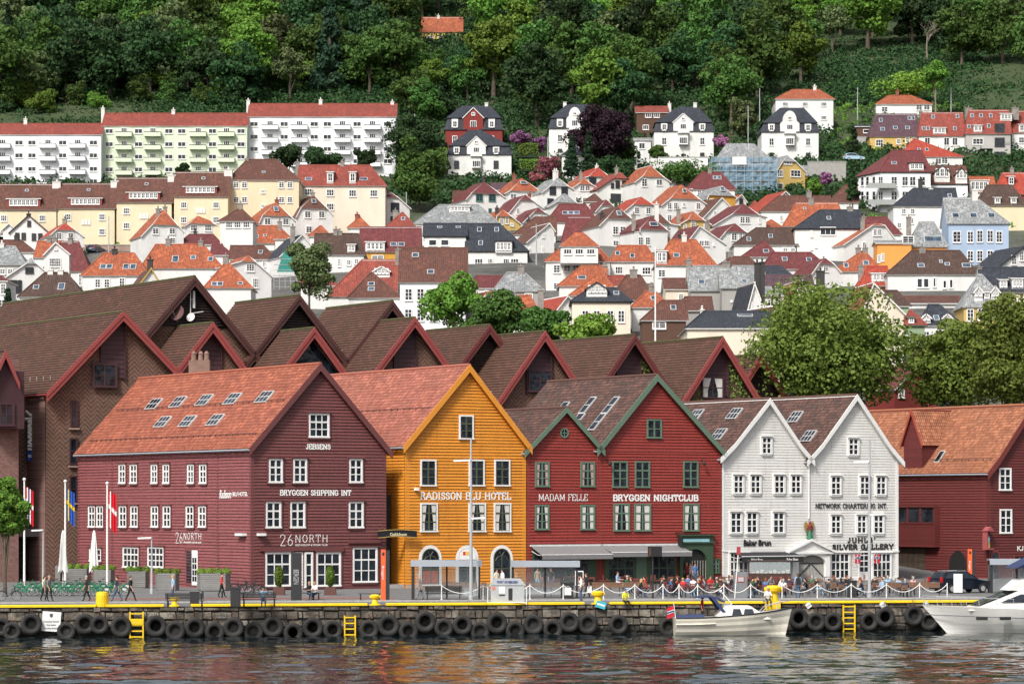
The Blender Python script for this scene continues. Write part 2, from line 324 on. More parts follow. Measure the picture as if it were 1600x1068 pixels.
def build_setting():
 mb=MB();ys=[0,12,30,60,75]+[95+i*9 for i in range(120)]+[1300,1500,1800,2200,2700,3200]
 xs=[-2600,-1500,-900,-600]+[-420+i*14 for i in range(61)]+[600,900,1500,2600]
 rr=random.Random(3);idx={}
 for j,dy in enumerate(ys):
  for i,x in enumerate(xs):
   e=QE.at((x-QE.O.x)/QE.u.x,0);y=e.y+dy*(1 if dy<100 else 1)-(e.y-205)*min(1,dy/90)
   z=ground(y);k=max(0,min(1,(y-330)/200))
   z+=k*(math.sin(x*.021+y*.013)*1.2+math.sin(x*.05-y*.03)*.6)+(rr.random()-.5)*k*1.2
   idx[i,j]=len(mb.v);mb.v.append((x,y,z))
 for j in range(len(ys)-1):
  for i in range(len(xs)-1):
   mb.f.append((idx[i,j],idx[i+1,j],idx[i+1,j+1],idx[i,j+1]));mb.m.append(0 if ys[j]<95 else 1);mb.uv.append(None)
 m,nt,b=newmat('paving');g=N(nt,'ShaderNodeNewGeometry')
 br=N(nt,'ShaderNodeTexVoronoi');br.inputs['Scale'].default_value=5;nt.links.new(g.outputs['Position'],br.inputs['Vector'])
 c=mix(nt,noise(nt,g.outputs['Position'],.25,5),(.09,.088,.083,1),(.17,.165,.155,1));c=mix(nt,.35,c,br.outputs['Color'],'OVERLAY');c2=N(nt,'ShaderNodeHueSaturation');c2.inputs['Saturation'].default_value=.15;nt.links.new(c,c2.inputs['Color'])
 nt.links.new(c2.outputs[0],b.inputs['Base Color']);b.inputs['Roughness'].default_value=.85;nt.links.new(bump(nt,br.outputs['Distance'],.02),b.inputs['Normal'])
 m2,nt,b=newmat('hill_soil');g=N(nt,'ShaderNodeNewGeometry')
 c=ramp(nt,noise(nt,g.outputs['Position'],.05,8,.7),[(.3,(.018,.03,.01)),(.5,(.04,.062,.018)),(.62,(.05,.07,.025)),(.75,(.06,.06,.035))]);sy=N(nt,'ShaderNodeSeparateXYZ');nt.links.new(g.outputs['Position'],sy.inputs[0]);c=mix(nt,ramp(nt,math_(nt,'DIVIDE',sy.outputs[1],1000),[(.6,(1,1,1)),(.66,(0,0,0))]),c,ramp(nt,noise(nt,g.outputs['Position'],.09,6,.7),[(.4,(.06,.06,.055)),(.6,(.13,.125,.115))]));nt.links.new(c,b.inputs['Base Color']);b.inputs['Roughness'].default_value=.95
 nt.links.new(bump(nt,noise(nt,g.outputs['Position'],.8,6),.5),b.inputs['Normal'])
 tag(mb.build('ground',[m,m2]),kind='structure')
 as_=plain('asphalt',(.13,.13,.137,1),.9,.14,.8,0,.01);mb=MB()
 q=lambda a,d,z:QE.at(a,z,-d)
 mb.face([q(-300,.4,QZ+.004),q(400,.4,QZ+.004),q(400,7.6,QZ+.004),q(-300,7.6,QZ+.004)])
 tag(mb.build('road',as_),kind='structure')
 mb=MB()
 for i in range(-20,60):QE.box(mb,i*2+.01,i*2+1.99,QZ-.05,QZ+.12,-7.9,-7.6)
 tag(mb.build('kerb',plain('granite',(.33,.32,.31,1),.8,.2,3)),kind='structure')
 mb=MB();pl=PL(QE.at(8,0,-15.5),QE.u)
 mb.face([pl.at(-2,QZ+.006),pl.at(20,QZ+.006),pl.at(20,QZ+.006,-3),pl.at(-2,QZ+.006,-3)])
 tag(mb.build('brick_path',plain('red_brick_paving',(.24,.09,.06,1),.85,.25,4)),kind='structure')
 import numpy as np
 xs=np.concatenate([[-2500,-900,-300,-120],np.arange(-48,48.1,.32),[120,300,900,2500]]);ys=np.concatenate([[-300,0,90],np.arange(132,216.1,.34),[300]])
 XX,YY=np.meshgrid(xs,ys);rs=np.random.RandomState(4);H_=np.zeros_like(XX)
 for k in range(46):
  L_=np.exp(rs.uniform(np.log(.9),np.log(9)));th=rs.normal(1.35,.75);am=.0125*L_**.75*rs.uniform(.5,1.2);H_+=am*np.sin((XX*np.cos(th)+YY*np.sin(th))*2*np.pi/L_+rs.uniform(0,6.28))
 H_*=.30*((abs(XX)<48.2)&(YY>131)&(YY<216.2));mb=MB();nx,ny=len(xs),len(ys)
 mb.raw(np.stack([XX,YY,H_],-1).reshape(-1,3).tolist(),[(j_*nx+i_,j_*nx+i_+1,(j_+1)*nx+i_+1,(j_+1)*nx+i_)for j_ in range(ny-1)for i_ in range(nx-1)])
 m,nt,b=newmat('harbour_water');g=N(nt,'ShaderNodeNewGeometry')
 b.inputs['Base Color'].default_value=(.006,.012,.014,1);b.inputs['Roughness'].default_value=.035;b.inputs['IOR'].default_value=1.33;b.inputs['Specular IOR Level'].default_value=.5
 h1=noise(nt,vscale(nt,g.outputs['Position'],(.32,.22,0)),1,2,.5);h2=noise(nt,vscale(nt,g.outputs['Position'],(1.5,.8,0)),1,3,.6);h3=noise(nt,vscale(nt,g.outputs['Position'],(4.5,2.2,0)),1,2,.5)
 hh_=math_(nt,'ADD',math_(nt,'MULTIPLY',h1,1.0),math_(nt,'ADD',math_(nt,'MULTIPLY',h2,.42),math_(nt,'MULTIPLY',h3,.08)))
 nt.links.new(bump(nt,hh_,.07,.7),b.inputs['Normal'])
 tag(mb.build('water',m,smooth=True),kind='structure')
build_setting()
def quay_wall():
 rr=random.Random(11);mb=MB();QE.box(mb,-150,250,-3,QZ-.002,-2.0,-.12,1)
 z=-.9
 while z<QZ-.05:
  h=min(rr.uniform(.42,.6),QZ-z);h=QZ-z if QZ-z-h<.3 else h;a=-20.
  while a<110:
   wd=rr.uniform(.3,1.35);e=rr.uniform(-.08,.1);j=rr.uniform(.01,.06)
   mb.prism([QE.at(a+j,z+j+rr.uniform(-.02,.07),-.14),QE.at(a+wd-j,z+j+rr.uniform(-.02,.07),-.14),QE.at(a+wd-j-rr.uniform(0,.05),z+h-j-rr.uniform(0,.07),-.14),QE.at(a+j,z+h-j-rr.uniform(0,.05),-.14)],QE.n*(.14+e),rr.choice([0,0,2]));a+=wd
  z+=h
 def st(nm,c):
  m,nt,b=newmat(nm);g=N(nt,'ShaderNodeNewGeometry');s=N(nt,'ShaderNodeSeparateXYZ');nt.links.new(g.outputs['Position'],s.inputs[0])
  k=math_(nt,'MULTIPLY',g.outputs['Random Per Island'],1);col=ramp(nt,k,[(0,mul(c,.55)),(.6,c),(1,mul(c,1.5))])
  col=mix(nt,ramp(nt,noise(nt,g.outputs['Position'],1.4,6,.7),[(.38,(0,0,0)),(.56,(.9,.9,.9))]),col,mul(c,.25))
  wet=math_(nt,'ADD',s.outputs[2],math_(nt,'MULTIPLY',noise(nt,g.outputs['Position'],.7,3),.8))
  col=mix(nt,ramp(nt,wet,[(.75,(1,1,1)),(1.15,(0,0,0))]),col,(.012,.012,.01,1))
  nt.links.new(col,b.inputs['Base Color']);b.inputs['Roughness'].default_value=.8;nt.links.new(bump(nt,noise(nt,g.outputs['Position'],5,5),.08),b.inputs['Normal']);return m
 tag(mb.build('quay_wall',[st('stone',(.17,.14,.11,1)),plain('mortar',(.03,.028,.025,1),.95),st('stone_pale',(.25,.22,.18,1))],None,QE.at(0,0)),'rough stone quay wall with dark wet foot at the waterline','quay wall')
quay_wall()
YEL=plain('yellow_paint',(.75,.50,.01,1),.5,.1,2)
def curb(x0,x1,label,w=.3):
 a=QE.hit(x0,948)[0];b=QE.hit(x1,945)[0];mb=MB();pr=[(-.42,0),(-.42,.1),(-.34,.16),(.02,.16),(.1,.1),(.1,0)]
 n=max(1,int((b-a)/6))
 for i in range(n):
  p0=a+(b-a)*i/n+.01;p1=a+(b-a)*(i+1)/n-.01;mb.prism([QE.at(p0,QZ+z,d)for d,z in pr],QE.u*(p1-p0))
 tag(mb.build('edge_beam',YEL,None,QE.at(a,QZ)),label,'quay edge beam','yellow beams along the quay edge')
for x0,x1,l in((-60,150,'yellow quay edge beam running off the left picture edge'),(166,256,'short yellow quay edge beam between the two leftmost bollards'),(298,574,'long yellow quay edge beam in front of the seated man in blue'),(603,913,'yellow quay edge beam under the port display panel'),(953,1192,'yellow quay edge beam behind the small motorboat'),(1222,1700,'yellow quay edge beam left of the white cruiser bow')):
 curb(x0,x1,l)
 # ================================================================ front row of gabled houses
FL=PL((X(393,240),240),(math.cos(R(32)),math.sin(R(32))))
BK=-FL.n
GUT=plain('gutter_grey',(.3,.3,.33,1),.4,.05)
def polyf(pts):
 def f(z):
  if z<=pts[0][1]:return pts[0][0]
  for(a,za),(b,zb)in zip(pts,pts[1:]):
   if z<=zb:return a+(b-a)*(z-za)/(zb-za)
  return pts[-1][0]
 return f
def gable_house(root,pl,a0,a1,left,right,L,wall,roofm,trim,zb=QZ,side=None,lipw=.075,pitch=.25,bw=.42,of=.4,dark=None,sidewall=True,flat=False,barge2=None,ridge=None,lipm=.03):
 """left/right: rake points (s, z) from the wall top up to the shared apex; roof overhangs beyond them"""
 side=side or wall;ap=left[-1];bk=-pl.n
 def roofpts(pts,sg):
  (s0,z0),(s1,z1)=pts[0],pts[1];t=Vector((s0-s1,z0-z1)).normalized()*.55
  return[(s0+t.x,z0+t.y)]+list(pts)
 Lf,Rf=polyf(left),polyf(right);ms=MB()
 zl,zr=left[0][1],right[0][1]
 if not flat:siding(ms,pl,zb,ap[1]-.05,lambda z:a0 if z<zl else Lf(z),lambda z:a1 if z<zr else Rf(z),pitch,lipw)
 else:ms.face([pl.at(a0,zb),pl.at(a1,zb)]+[pl.at(*p)for p in right]+[pl.at(*p)for p in left[::-1][1:]])
 spl=PL(pl.at(a0,0)+bk*L,-bk)
 if sidewall and not flat:siding(ms,spl,zb,zl+.1,0,L,pitch,.075,1)
 else:ms.face([spl.at(0,zb),spl.at(L,zb),spl.at(L,zl),spl.at(0,zl)],1)
 rp=PL(pl.at(a1,0),bk);ms.face([rp.at(0,zb),rp.at(L,zb),rp.at(L,zr),rp.at(0,zr)],1)
 bp=[pl.at(a0,zb)+bk*L,pl.at(a1,zb)+bk*L]+[pl.at(*p)+bk*L for p in right]+[pl.at(*p)+bk*L for p in left[::-1][1:]];ms.face(bp[::-1],0)
 ms.build('wall',[wall,side],root)
 rf=MB()
 for pts,sg in((left,-1),(right,1)):
  rp_=roofpts(pts,sg)
  for p,q in zip(rp_,rp_[1:]):
   e0=pl.at(p[0],p[1]+.25,of);e1=e0+bk*(L+of+.2);r0=pl.at(q[0],q[1]+.25,of);r1=r0+bk*(L+of+.2)
   slope_rows(rf,e0,e1,r0,r1,.34,lipm);slab(rf,e0,e1,r0,r1,.2,1)
 ro=rf.build('roof',[roofm,dark or trim],root)
 rc=MB();a=pl.at(ap[0],ap[1]+.25,of);b=a+bk*(L+of+.2);rc.tube([a+(b-a)*i/12 for i in range(13)],.15,6);rc.build('ridge_tiles',ridge or roofm,ro)
 for pts,sg in((left,-1),(right,1)):
  rp_=roofpts(pts,sg);mb=MB();top=[pl.at(p[0],p[1]+.3,of)for p in rp_];lo=[]
  for i,p in enumerate(rp_):
   q=rp_[min(i+1,len(rp_)-1)]if i==0 else rp_[i-1];t=Vector((rp_[i][0]-q[0],rp_[i][1]-q[1])).normalized();k=bw/max(.25,abs(t.x))
   lo.append(pl.at(p[0],p[1]+.3-k,of))
  for i in range(len(top)-1):
   mb.prism([top[i],top[i+1],lo[i+1],lo[i]],pl.n*.07)
   if barge2:
    m0,m1=top[i].lerp(lo[i],.5),top[i+1].lerp(lo[i+1],.5);mb.prism([top[i]+pl.n*.074,top[i+1]+pl.n*.074,m1+pl.n*.074,m0+pl.n*.074],pl.n*.06)
  mb.build('bargeboard',trim,root)
  if sg>0 and sidewall=='L':continue
 g=MB();p=roofpts(left,-1)[0];e=pl.at(p[0]-.06,p[1]+.12,of);g.tube([e,e+bk*(L+of)],.09,6)
 for i in range(int(L/1.2)+1):c=pl.at(p[0]+.3,p[1]+.1,0)+bk*min(L-.1,i*1.2);g.box(c,pl.u*.3,bk*.05,V(0,0,.07))
 g.build('gutter',GUT if sidewall else trim,root)
 return Lf,Rf
def corner(root,pl,s,z0,z1,mat,w=.3,d=.05,side=True):
 mb=MB();pl.box(mb,s-w/2,s+w/2,z0,z1,-.02,d)
 mb.build('corner_board',mat,root)
def hitp(px,py,pl=None):return(pl or FL).hit(px,py)
def rects(root,pl,xs,y0,y1,**k):
 for x0,x1 in xs:window(root,pl,pl.rect(x0,y0,x1,y1),**k)
TILE_R=tile_mat('tiles_orange_red',(.22,.055,.03,1),(.36,.11,.06,1),(.16,.05,.035,1),weather=.45)
TILE_O=tile_mat('tiles_faded_red',(.25,.075,.045,1),(.38,.13,.09,1),(.19,.07,.05,1),weather=.5)
TILE_D=tile_mat('tiles_dark_weathered',(.05,.028,.023,1),(.13,.06,.045,1),(.04,.026,.022,1),moss=(.10,.085,.07,1),weather=.6)
TILE_B=tile_mat('tiles_brown',(.075,.033,.022,1),(.105,.045,.03,1),(.055,.028,.018,1),tw=.3,th=.4,moss=(.055,.045,.014,1),weather=.5)
TILE_K=tile_mat('tiles_terracotta',(.22,.075,.035,1),(.36,.14,.07,1),(.12,.05,.03,1),weather=.4)
def skylight(ro,e,du,up,n,w,h,cols=3,rows=2):
 """roof window lying on a slope: e = centre"""
 f=MB();e=e+n*.09
 f.box(e,du*(w/2),up*(h/2),n*.06)
 fo=f.build('skylight',plain('skylight_frame',(.5,.5,.5,1),.5),ro)
 g=MB()
 for i in range(cols):
  for j in range(rows):
   c=e+du*w*((i+.5)/cols-.5)*.94+up*h*((j+.5)/rows-.5)*.94+n*.062;a,b=du*(w*.94/cols/2-.035),up*(h*.94/rows/2-.035)
   g.face([c-a-b,c+a-b,c+a+b,c-a+b]if a.cross(b).dot(n)>0 else[c-a+b,c+a+b,c+a-b,c-a-b])
 g.build('pane',GLASS,fo)
def slope_hit(pl,p,q,px,py):
 """ray through the pixel against the roof slope running back from rake p-q of a plane"""
 A=pl.at(p[0],p[1]+.25);n=(pl.at(q[0],q[1]+.25)-A).cross(-pl.n).normalized();n=n if n.z>0 else-n
 r=Vector(((px-800)/FP,1,-(py-HY)/FP));o=Vector((0,0,CZ));t=(A-o).dot(n)/r.dot(n);return o+r*t,n
def skies(root,ro,pl,rake,lst,w=1.3,h=1.5,cols=2,rows=2):
 for px,py in lst:
  c,n=slope_hit(pl,rake[0],rake[-1],px,py);up=(pl.at(*rake[-1])-pl.at(*rake[0])).normalized()
  skylight(ro,c,-pl.n,up,n,w,h,cols,rows)
def kid(root,nm):return[c for c in root.children if c.name.split('.')[0]==nm][0]
MAR=siding_mat('siding_maroon',(.155,.048,.047,1),weather=(.11,.04,.038,1));MARS=siding_mat('siding_maroon_sunlit_worn',(.21,.062,.065,1),weather=(.3,.125,.125,1));MART=plain('maroon_trim',(.13,.04,.04,1),.6,.1)  # side wall's extra sunlight put into a lighter maroon; pale weather patches are wear
CURT=plain('curtain_white',(.6,.58,.54,1),.9,.08)
def maroon_house():
 t=thing('wooden_house',FL.at(0,QZ),'dark maroon gabled wooden house with white text JEBSENS and long orange-red tiled side roof','house','gabled wooden houses along the quay')
 a1=hitp(603,800)[0];L=[hitp(393,697),hitp(497,573)];Rk=[(a1,hitp(603,703)[1]),L[1]]
 gable_house(t,FL,0,a1,L,Rk,33,MAR,TILE_R,MART,side=MARS)
 ro=kid(t,'roof');skies(t,ro,FL,L,[(241,632),(279,629),(320,626),(364,624),(414,621),(255,660),(294,659),(337,657)],2.0,1.25,3,2)
 sg=MB()
 for k in range(0,32):
  for(py0)in(.1,.52):
   c=FL.at(L[0][0],L[0][1]+.32).lerp(FL.at(L[1][0],L[1][1]+.32),py0)+BK*(k+.5);sg.box(c+V(0,0,.12),BK*.48,FL.u*.015,V(0,0,.02));sg.box(c+V(0,0,.02),BK*.02,FL.u*.03,V(0,0,.12))
 sg.build('snow_guard',plain('rail_dark',(.09,.05,.045,1),.6),ro)
 zt=L[0][1]
 corner(t,FL,.17,QZ,zt,MART,.34);corner(t,FL,a1-.17,QZ,zt,MART,.34)
 sp=PL(FL.at(0,0)+BK*33,-BK)
 for px in(176,340.7):corner(t,sp,sp.hit(px,800)[0],QZ,zt,MART,.32)
 corner(t,sp,.2,QZ,zt,MART);corner(t,sp,32.83,QZ,zt,MART,.34)
 H=dict(hood=MART)
 rects(t,FL,[(419,440.6),(457,478.6),(544.5,565.5)],716,753.5,**H)
 rects(t,FL,[(414.3,438.2),(452.4,475.7),(543.7,566.8)],783,824,**H)
 rects(t,FL,[(481.4,513.4)],645.4,683,cols=3,rows=3,**H)
 rects(t,FL,[(413.5,453.7),(493,531.5)],862,915,cols=3,rows=3,hood=MART);rects(t,FL,[(550,588.5)],854.5,909,cols=3,rows=3,hood=MART)
 rects(t,FL,[(475,488)],862,917,cols=1,rows=3)
 d=MB();r=FL.rect(458,862,473,920);FL.box(d,r[0],r[1],QZ+.05,r[3],.0,.07);do=d.build('door',WHITE,t);g=MB();FL.box(g,r[0]+.15,r[1]-.15,QZ+1,r[3]-.2,.07,.078);g.build('pane',GLASS,do)
 f=MB();r=FL.rect(405,853,535,860);FL.box(f,r[0],r[1],r[2],r[3],.0,.22);r=FL.rect(543,844,594,848);FL.box(f,r[0],r[1],r[2],r[3],0,.25);FL.box(f,0,a1,QZ-.5,QZ+.32,.0,.07);f.build('cornice',MART,t)
 for xs in([(187.7,198),(205,216),(238,248),(256.5,266.5),(294.8,305),(313.6,324.7)],):rects(t,sp,xs,724.6,754.8,hood=MART)
 rects(t,sp,[(139.9,150.4),(152.8,163),(188,199.5),(206,217.3),(238,249.3),(256.7,268.5),(292.7,304.5),(312.3,324)],789.5,823,hood=MART)
 rects(t,sp,[(194,218.6),(232.8,257.7)],853.7,886,cols=4,rows=3,hood=MART);rects(t,sp,[(141.7,160)],855.8,876,cols=3,rows=2,hood=MART)
 d=MB();r=sp.rect(291,857,310.5,905);sp.box(d,r[0],r[1],QZ+.1,r[3],.0,.06);do=d.build('door',MART,t);g=MB();sp.box(g,r[0]+.2,(r[0]+r[1])/2-.1,QZ+.4,r[3]-.2,.06,.068);g.build('pane',GLASS,do)
 w_=MB();sp.box(w_,(r[0]+r[1])/2+.05,r[1]-.05,QZ+.2,r[3]-.1,.06,.09);g=w_.build('door_leaf',WHITE,do);w_=MB()
 for i in range(2):
  for j in range(4):x0=(r[0]+r[1])/2+.16+i*.42;sp.box(w_,x0,x0+.34,QZ+.5+j*.5,QZ+.92+j*.5,.09,.094)
 w_.build('pane',GLASS,do)
 LW=plain('sign_white',(.8,.79,.77,1),.5,.02)
 def let(txt,x0,y0,x1,y1,pl=FL,**k):
  mb=MB();r=pl.rect(x0,y0,x1,y1);lettering(mb,pl,txt,*r,**k);return mb.build('lettering',LW,t)
 let('JEBSENS',478,693,515.4,702,wt=.3);let('BRYGGEN SHIPPING INT',437,764.5,547.7,774,wt=.28)
 let('26',436.6,834,457,852,wt=.08,serif=0);let('NORTH',460.5,834.5,511.4,847,wt=.11,serif=0,gap=.28)
 r=FL.rect(461,849.3,511,852.2);text_mesh('RESTAURANT & SOCIAL CLUB',FL,*r,.07,LW,t)
 let('26',275.6,831,286.5,848,pl=sp,wt=.09,serif=0);let('NORTH',288,831.5,316,842.5,pl=sp,wt=.12,serif=0,gap=.28)
 r=sp.rect(288.5,845.5,315.5,848);text_mesh('RESTAURANT & SOCIAL CLUB',sp,*r,.07,LW,t)
 r=sp.rect(344,765,363,778);text_mesh('Radisson',sp,*r,.07,LW,t,slant=.4,off=.012);r=sp.rect(365,768,388.5,774.5);text_mesh('BLU HOTEL',sp,*r,.07,LW,t,off=.012)
 c=P(312,550,264);m=MB();m.bx(c.x-.9,c.x+.9,c.y-.5,c.y+.5,c.z-3.5,c.z-.7);[m.lathe((c.x+q,c.y,c.z-.7),[(.25,0),(.2,.5),(.24,.55),(.1,.8)],8)for q in(-.5,.1,.6)];m.build('chimney',plain('chimney_rough',(.22,.13,.1,1),.9,.3),t)
 for x,p_ in((381,sp),(406,FL)):
  m=MB();r=p_.rect(x-5.5,832.5,x+5.5,836.5);p_.box(m,*r,.05,.5);m.build('floodlight',WHITE,t)
maroon_house()
ORA=siding_mat('siding_orange',(.62,.235,.022,1),wear=.07);ORT=plain('orange_trim',(.66,.26,.03,1),.6,.08)
GRN=plain('olive_sash',(.07,.08,.05,1),.6);LW=plain('sign_white',(.8,.79,.77,1),.5)
def arch_pts(pl,a0,a1,z0,z1,n=10,d=0,inset=0):
 r=(a1-a0)/2-inset;c=(a0+a1)/2;zc=z1-(a1-a0)/2
 return[pl.at(a0+inset,z0,d),pl.at(a1-inset,z0,d)]+[pl.at(c+r*math.cos(math.pi*i/n),zc+r*math.sin(math.pi*i/n),d)for i in range(n+1)]
def arch_ring(mb,pl,a0,a1,z0,z1,t,d0,d1,n=10,mi=0):
 r1=(a1-a0)/2;r0=r1-t;c=(a0+a1)/2;zc=z1-r1
 pl.box(mb,a0,a0+t,z0,zc,d0,d1,mi);pl.box(mb,a1-t,a1,z0,zc,d0,d1,mi)
 for i in range(n):
  A,B=math.pi*i/n,math.pi*(i+1)/n;q=lambda r,a:pl.at(c+r*math.cos(a),zc+r*math.sin(a),d0)
  mb.prism([q(r0,A),q(r1,A),q(r1,B),q(r0,B)],pl.n*(d1-d0),mi)
def orange_house():
 a0=hitp(633,800)[0];a1=hitp(821.5,800)[0]
 t=thing('wooden_house',FL.at(a0,QZ),'bright orange gabled wooden house with white text RADISSON BLU HOTEL and arched ground floor windows','house','gabled wooden houses along the quay')
 ap=hitp(730,575);Lp=[(a0,hitp(633,694)[1]),ap];Rp=[(a1,hitp(822,696)[1]),ap]
 gable_house(t,FL,a0,a1,Lp,Rp,30,ORA,TILE_O,ORT)
 ro=kid(t,'roof');sg=MB()
 for k in range(0,30):
  c=FL.at(Lp[0][0],Lp[0][1]+.32).lerp(FL.at(Lp[1][0],Lp[1][1]+.32),.42)+BK*(k+.5);sg.box(c+V(0,0,.12),BK*.48,FL.u*.015,V(0,0,.02));sg.box(c+V(0,0,.02),BK*.02,FL.u*.03,V(0,0,.12))
 sg.build('snow_guard',MC['rail_dark'],ro)
 zt=Lp[0][1];corner(t,FL,a0+.2,QZ,zt,ORT,.4);corner(t,FL,a1-.18,QZ,zt,ORT,.36)
 K=dict(sash=GRN)
 rects(t,FL,[(655.8,680.7),(731.5,756),(771.4,796)],717.5,758.5,**K)
 rects(t,FL,[(655.8,682.8),(731,758),(770.7,797.5)],785,830,curtain=CURT,**K)
 rects(t,FL,[(716.3,739)],648,685.5,**K)
 mb=MB();lettering(mb,FL,'RADISSON BLU HOTEL',*FL.rect(656.6,768,797.4,780.5),wt=.25);mb.build('lettering',LW,t)
 for x0,x1,yb,dr in((654,689.4,912,0),(711.7,747,921,1),(766,800.5,912,0)):
  r=FL.rect(x0,851,x1,yb);fr=MB();arch_ring(fr,FL,*r,.26,-.02,.08);
  if not dr:FL.box(fr,r[0]-.05,r[1]+.05,r[2]-.14,r[2],-.02,.14)
  fo=fr.build('arched_door' if dr else 'arched_window',WHITE,t)
  p=MB();p.face(arch_pts(FL,*r,d=.075,inset=.24));p.build('pane',GLASS,fo)
  m=MB();c=(r[0]+r[1])/2;zc=r[3]-(r[1]-r[0])/2;arch_ring(m,FL,r[0]+.262,r[1]-.262,r[2],r[3]-.262,.07,0,.11)
  FL.box(m,c-.04,c+.04,r[2],zc+.2,0,.105);FL.box(m,r[0]+.33,r[1]-.33,zc-.9,zc-.82,0,.1)
  for sx in(-1,1):m.tube([FL.at(c,zc+.2,.09),FL.at(c+sx*.25,zc+.55,.09),FL.at(c+sx*.2,r[3]-.5,.09)],.03,4);m.tube([FL.at(c,zc+.2,.09),FL.at(c+sx*.4,zc+.1,.09),FL.at(c+sx*.62,zc-.2,.09)],.03,4)
  m.build('muntin',GRN,fo)
  if dr:
   s=MB();s.prism(arch_pts(FL,r[0]+.28,r[1]-.28,zc-.1,r[3]-.28,d=.115),FL.n*.03);so_=s.build('fanlight_sign',LW,fo)
   for k,cc in enumerate(((.7,.03,.02,1),(.8,.5,.02,1),(.1,.35,.1,1))):q=MB();FL.box(q,c-.45+k*.3,c-.2+k*.3,zc+.25,zc+.55,.145,.155);q.build('sign_motif',plain('motif%d'%k,cc),so_)
  elif x0<700:
   s=MB()
   for i in range(12):q=r[0]+.35+(r[1]-r[0]-.7)*i/12;FL.box(s,q,q+.09,r[2]+.05,r[2]+1.1,.077,.084)
   s.build('window_display',plain('red_books',(.45,.1,.05,1),.6),fo)
 l=MB();FL.box(l,*FL.rect(646,761.5,651,766),.1,.45);l.tube([FL.at(FL.hit(648,764)[0],FL.hit(648,764)[1],0),FL.at(FL.hit(648,764)[0],FL.hit(648,764)[1],.2)],.03);l.build('floodlight',WHITE,t)
 b=MB();FL.box(b,a0,a1,QZ-.5,QZ+.25,0,.06);b.build('foundation',plain('granite',(.3,.3,.3,1)),t)
 sp=PL(FL.at(a0,0)+BK*30,-BK);window(t,sp,sp.rect(604,790,611,826),cols=1,casing=ORT,sash=GRN)
orange_house()
def alley():
 """plank passage between the maroon and the orange house"""
 a=hitp(603,800)[0];b=hitp(633,800)[0];pl=PL(FL.at(0,0)+BK*2.2,FL.u)
 t=thing('alley_gate',pl.at((a+b)/2,QZ),'dark plank alley gate with pale green door leaf between maroon and orange houses','gate')
 mb=MB();pl.box(mb,a+.02,b-.02,QZ,QZ+7.5,-.2,0)
 mb.build('panel',plain('dark_plank',(.035,.028,.02,1),.8),t)
 mb=MB();pl.box(mb,a+.35,a+.95,QZ+.2,QZ+3.6,.003,.1);mb.build('door_leaf',plain('pale_green',(.3,.38,.3,1),.6),t)
 mb=MB();FL.box(mb,a+.05,b-.05,QZ,QZ+.3,-2.2,-.1);mb.build('step',plain('granite',(.3,.3,.3,1)),t)
 s=thing('hanging_sign',FL.at((a+b)/2,6),'black ribbon-shaped shop sign with gold edge hung above the alley','sign')
 r=FL.rect(585,828,646,838.5);m=MB();g=MB();n=12
 def yv(f):return .10*math.sin(f*math.pi)-.05
 for i in range(n):
  f0,f1=i/n,(i+1)/n;x0,x1=r[0]+(r[1]-r[0])*f0,r[0]+(r[1]-r[0])*f1
  m.prism([FL.at(x0,r[2]+yv(f0),.5),FL.at(x1,r[2]+yv(f1),.5),FL.at(x1,r[3]+yv(f1),.5),FL.at(x0,r[3]+yv(f0),.5)],FL.n*.06)
  for zz in(r[2],r[3]):g.tube([FL.at(x0,zz+yv(f0),.58),FL.at(x1,zz+yv(f1),.58)],.025,4)
 m.build('ribbon',plain('black_paint',(.012,.012,.014,1),.5),s);g.build('gold_edge',plain('gold',(.5,.36,.1,1),.4),s)
 text_mesh('Guldskoen',FL,*FL.rect(604,831.5,630,836.5),.57,plain('gold_text',(.75,.68,.45,1)),s,off=.01)
alley()
RED=siding_mat('siding_red',(.26,.034,.026,1));REDT=plain('red_trim',(.23,.035,.027,1),.6);GT=plain('sage_green_trim',(.11,.17,.12,1),.6,.08);DG=plain('dark_green_paint',(.04,.075,.04,1),.5)
AWN=plain('awning_grey',(.19,.18,.185,1),.85,.08,3)
def awning(root,pl,x0,x1,y0,xb0,xb1,y1,mat,out=1.8,nm='awning',lip=.35):
 a,z1=pl.hit(x0,y0);b=pl.hit(x1,y0)[0];z0=pl.hit(x0,y1)[1]+.45;mb=MB()
 A,B,C,D=pl.at(a,z1,.12),pl.at(b,z1,.12),pl.at(b,z0,out),pl.at(a,z0,out)
 slab(mb,D,C,A,B,.03);mb.prism([D,C,C-V(0,0,lip),D-V(0,0,lip)],pl.n*.02)
 o=mb.build(nm,mat,root);f=MB();pl.box(f,a-.1,b+.1,z1-.02,z1+.14,.02,.2);f.tube([D+V(0,0,.02),C+V(0,0,.02)],.05,6)
 for e in(a+.1,b-.1):f.tube([pl.at(e,z1-.4,.02),pl.at(e,(z0+z1)/2-.35,out*.55),pl.at(e,z0-.03,out)],.03,5)
 f.build('awning_frame',plain('awning_rail',(.6,.6,.6,1),.5),o)
 return o
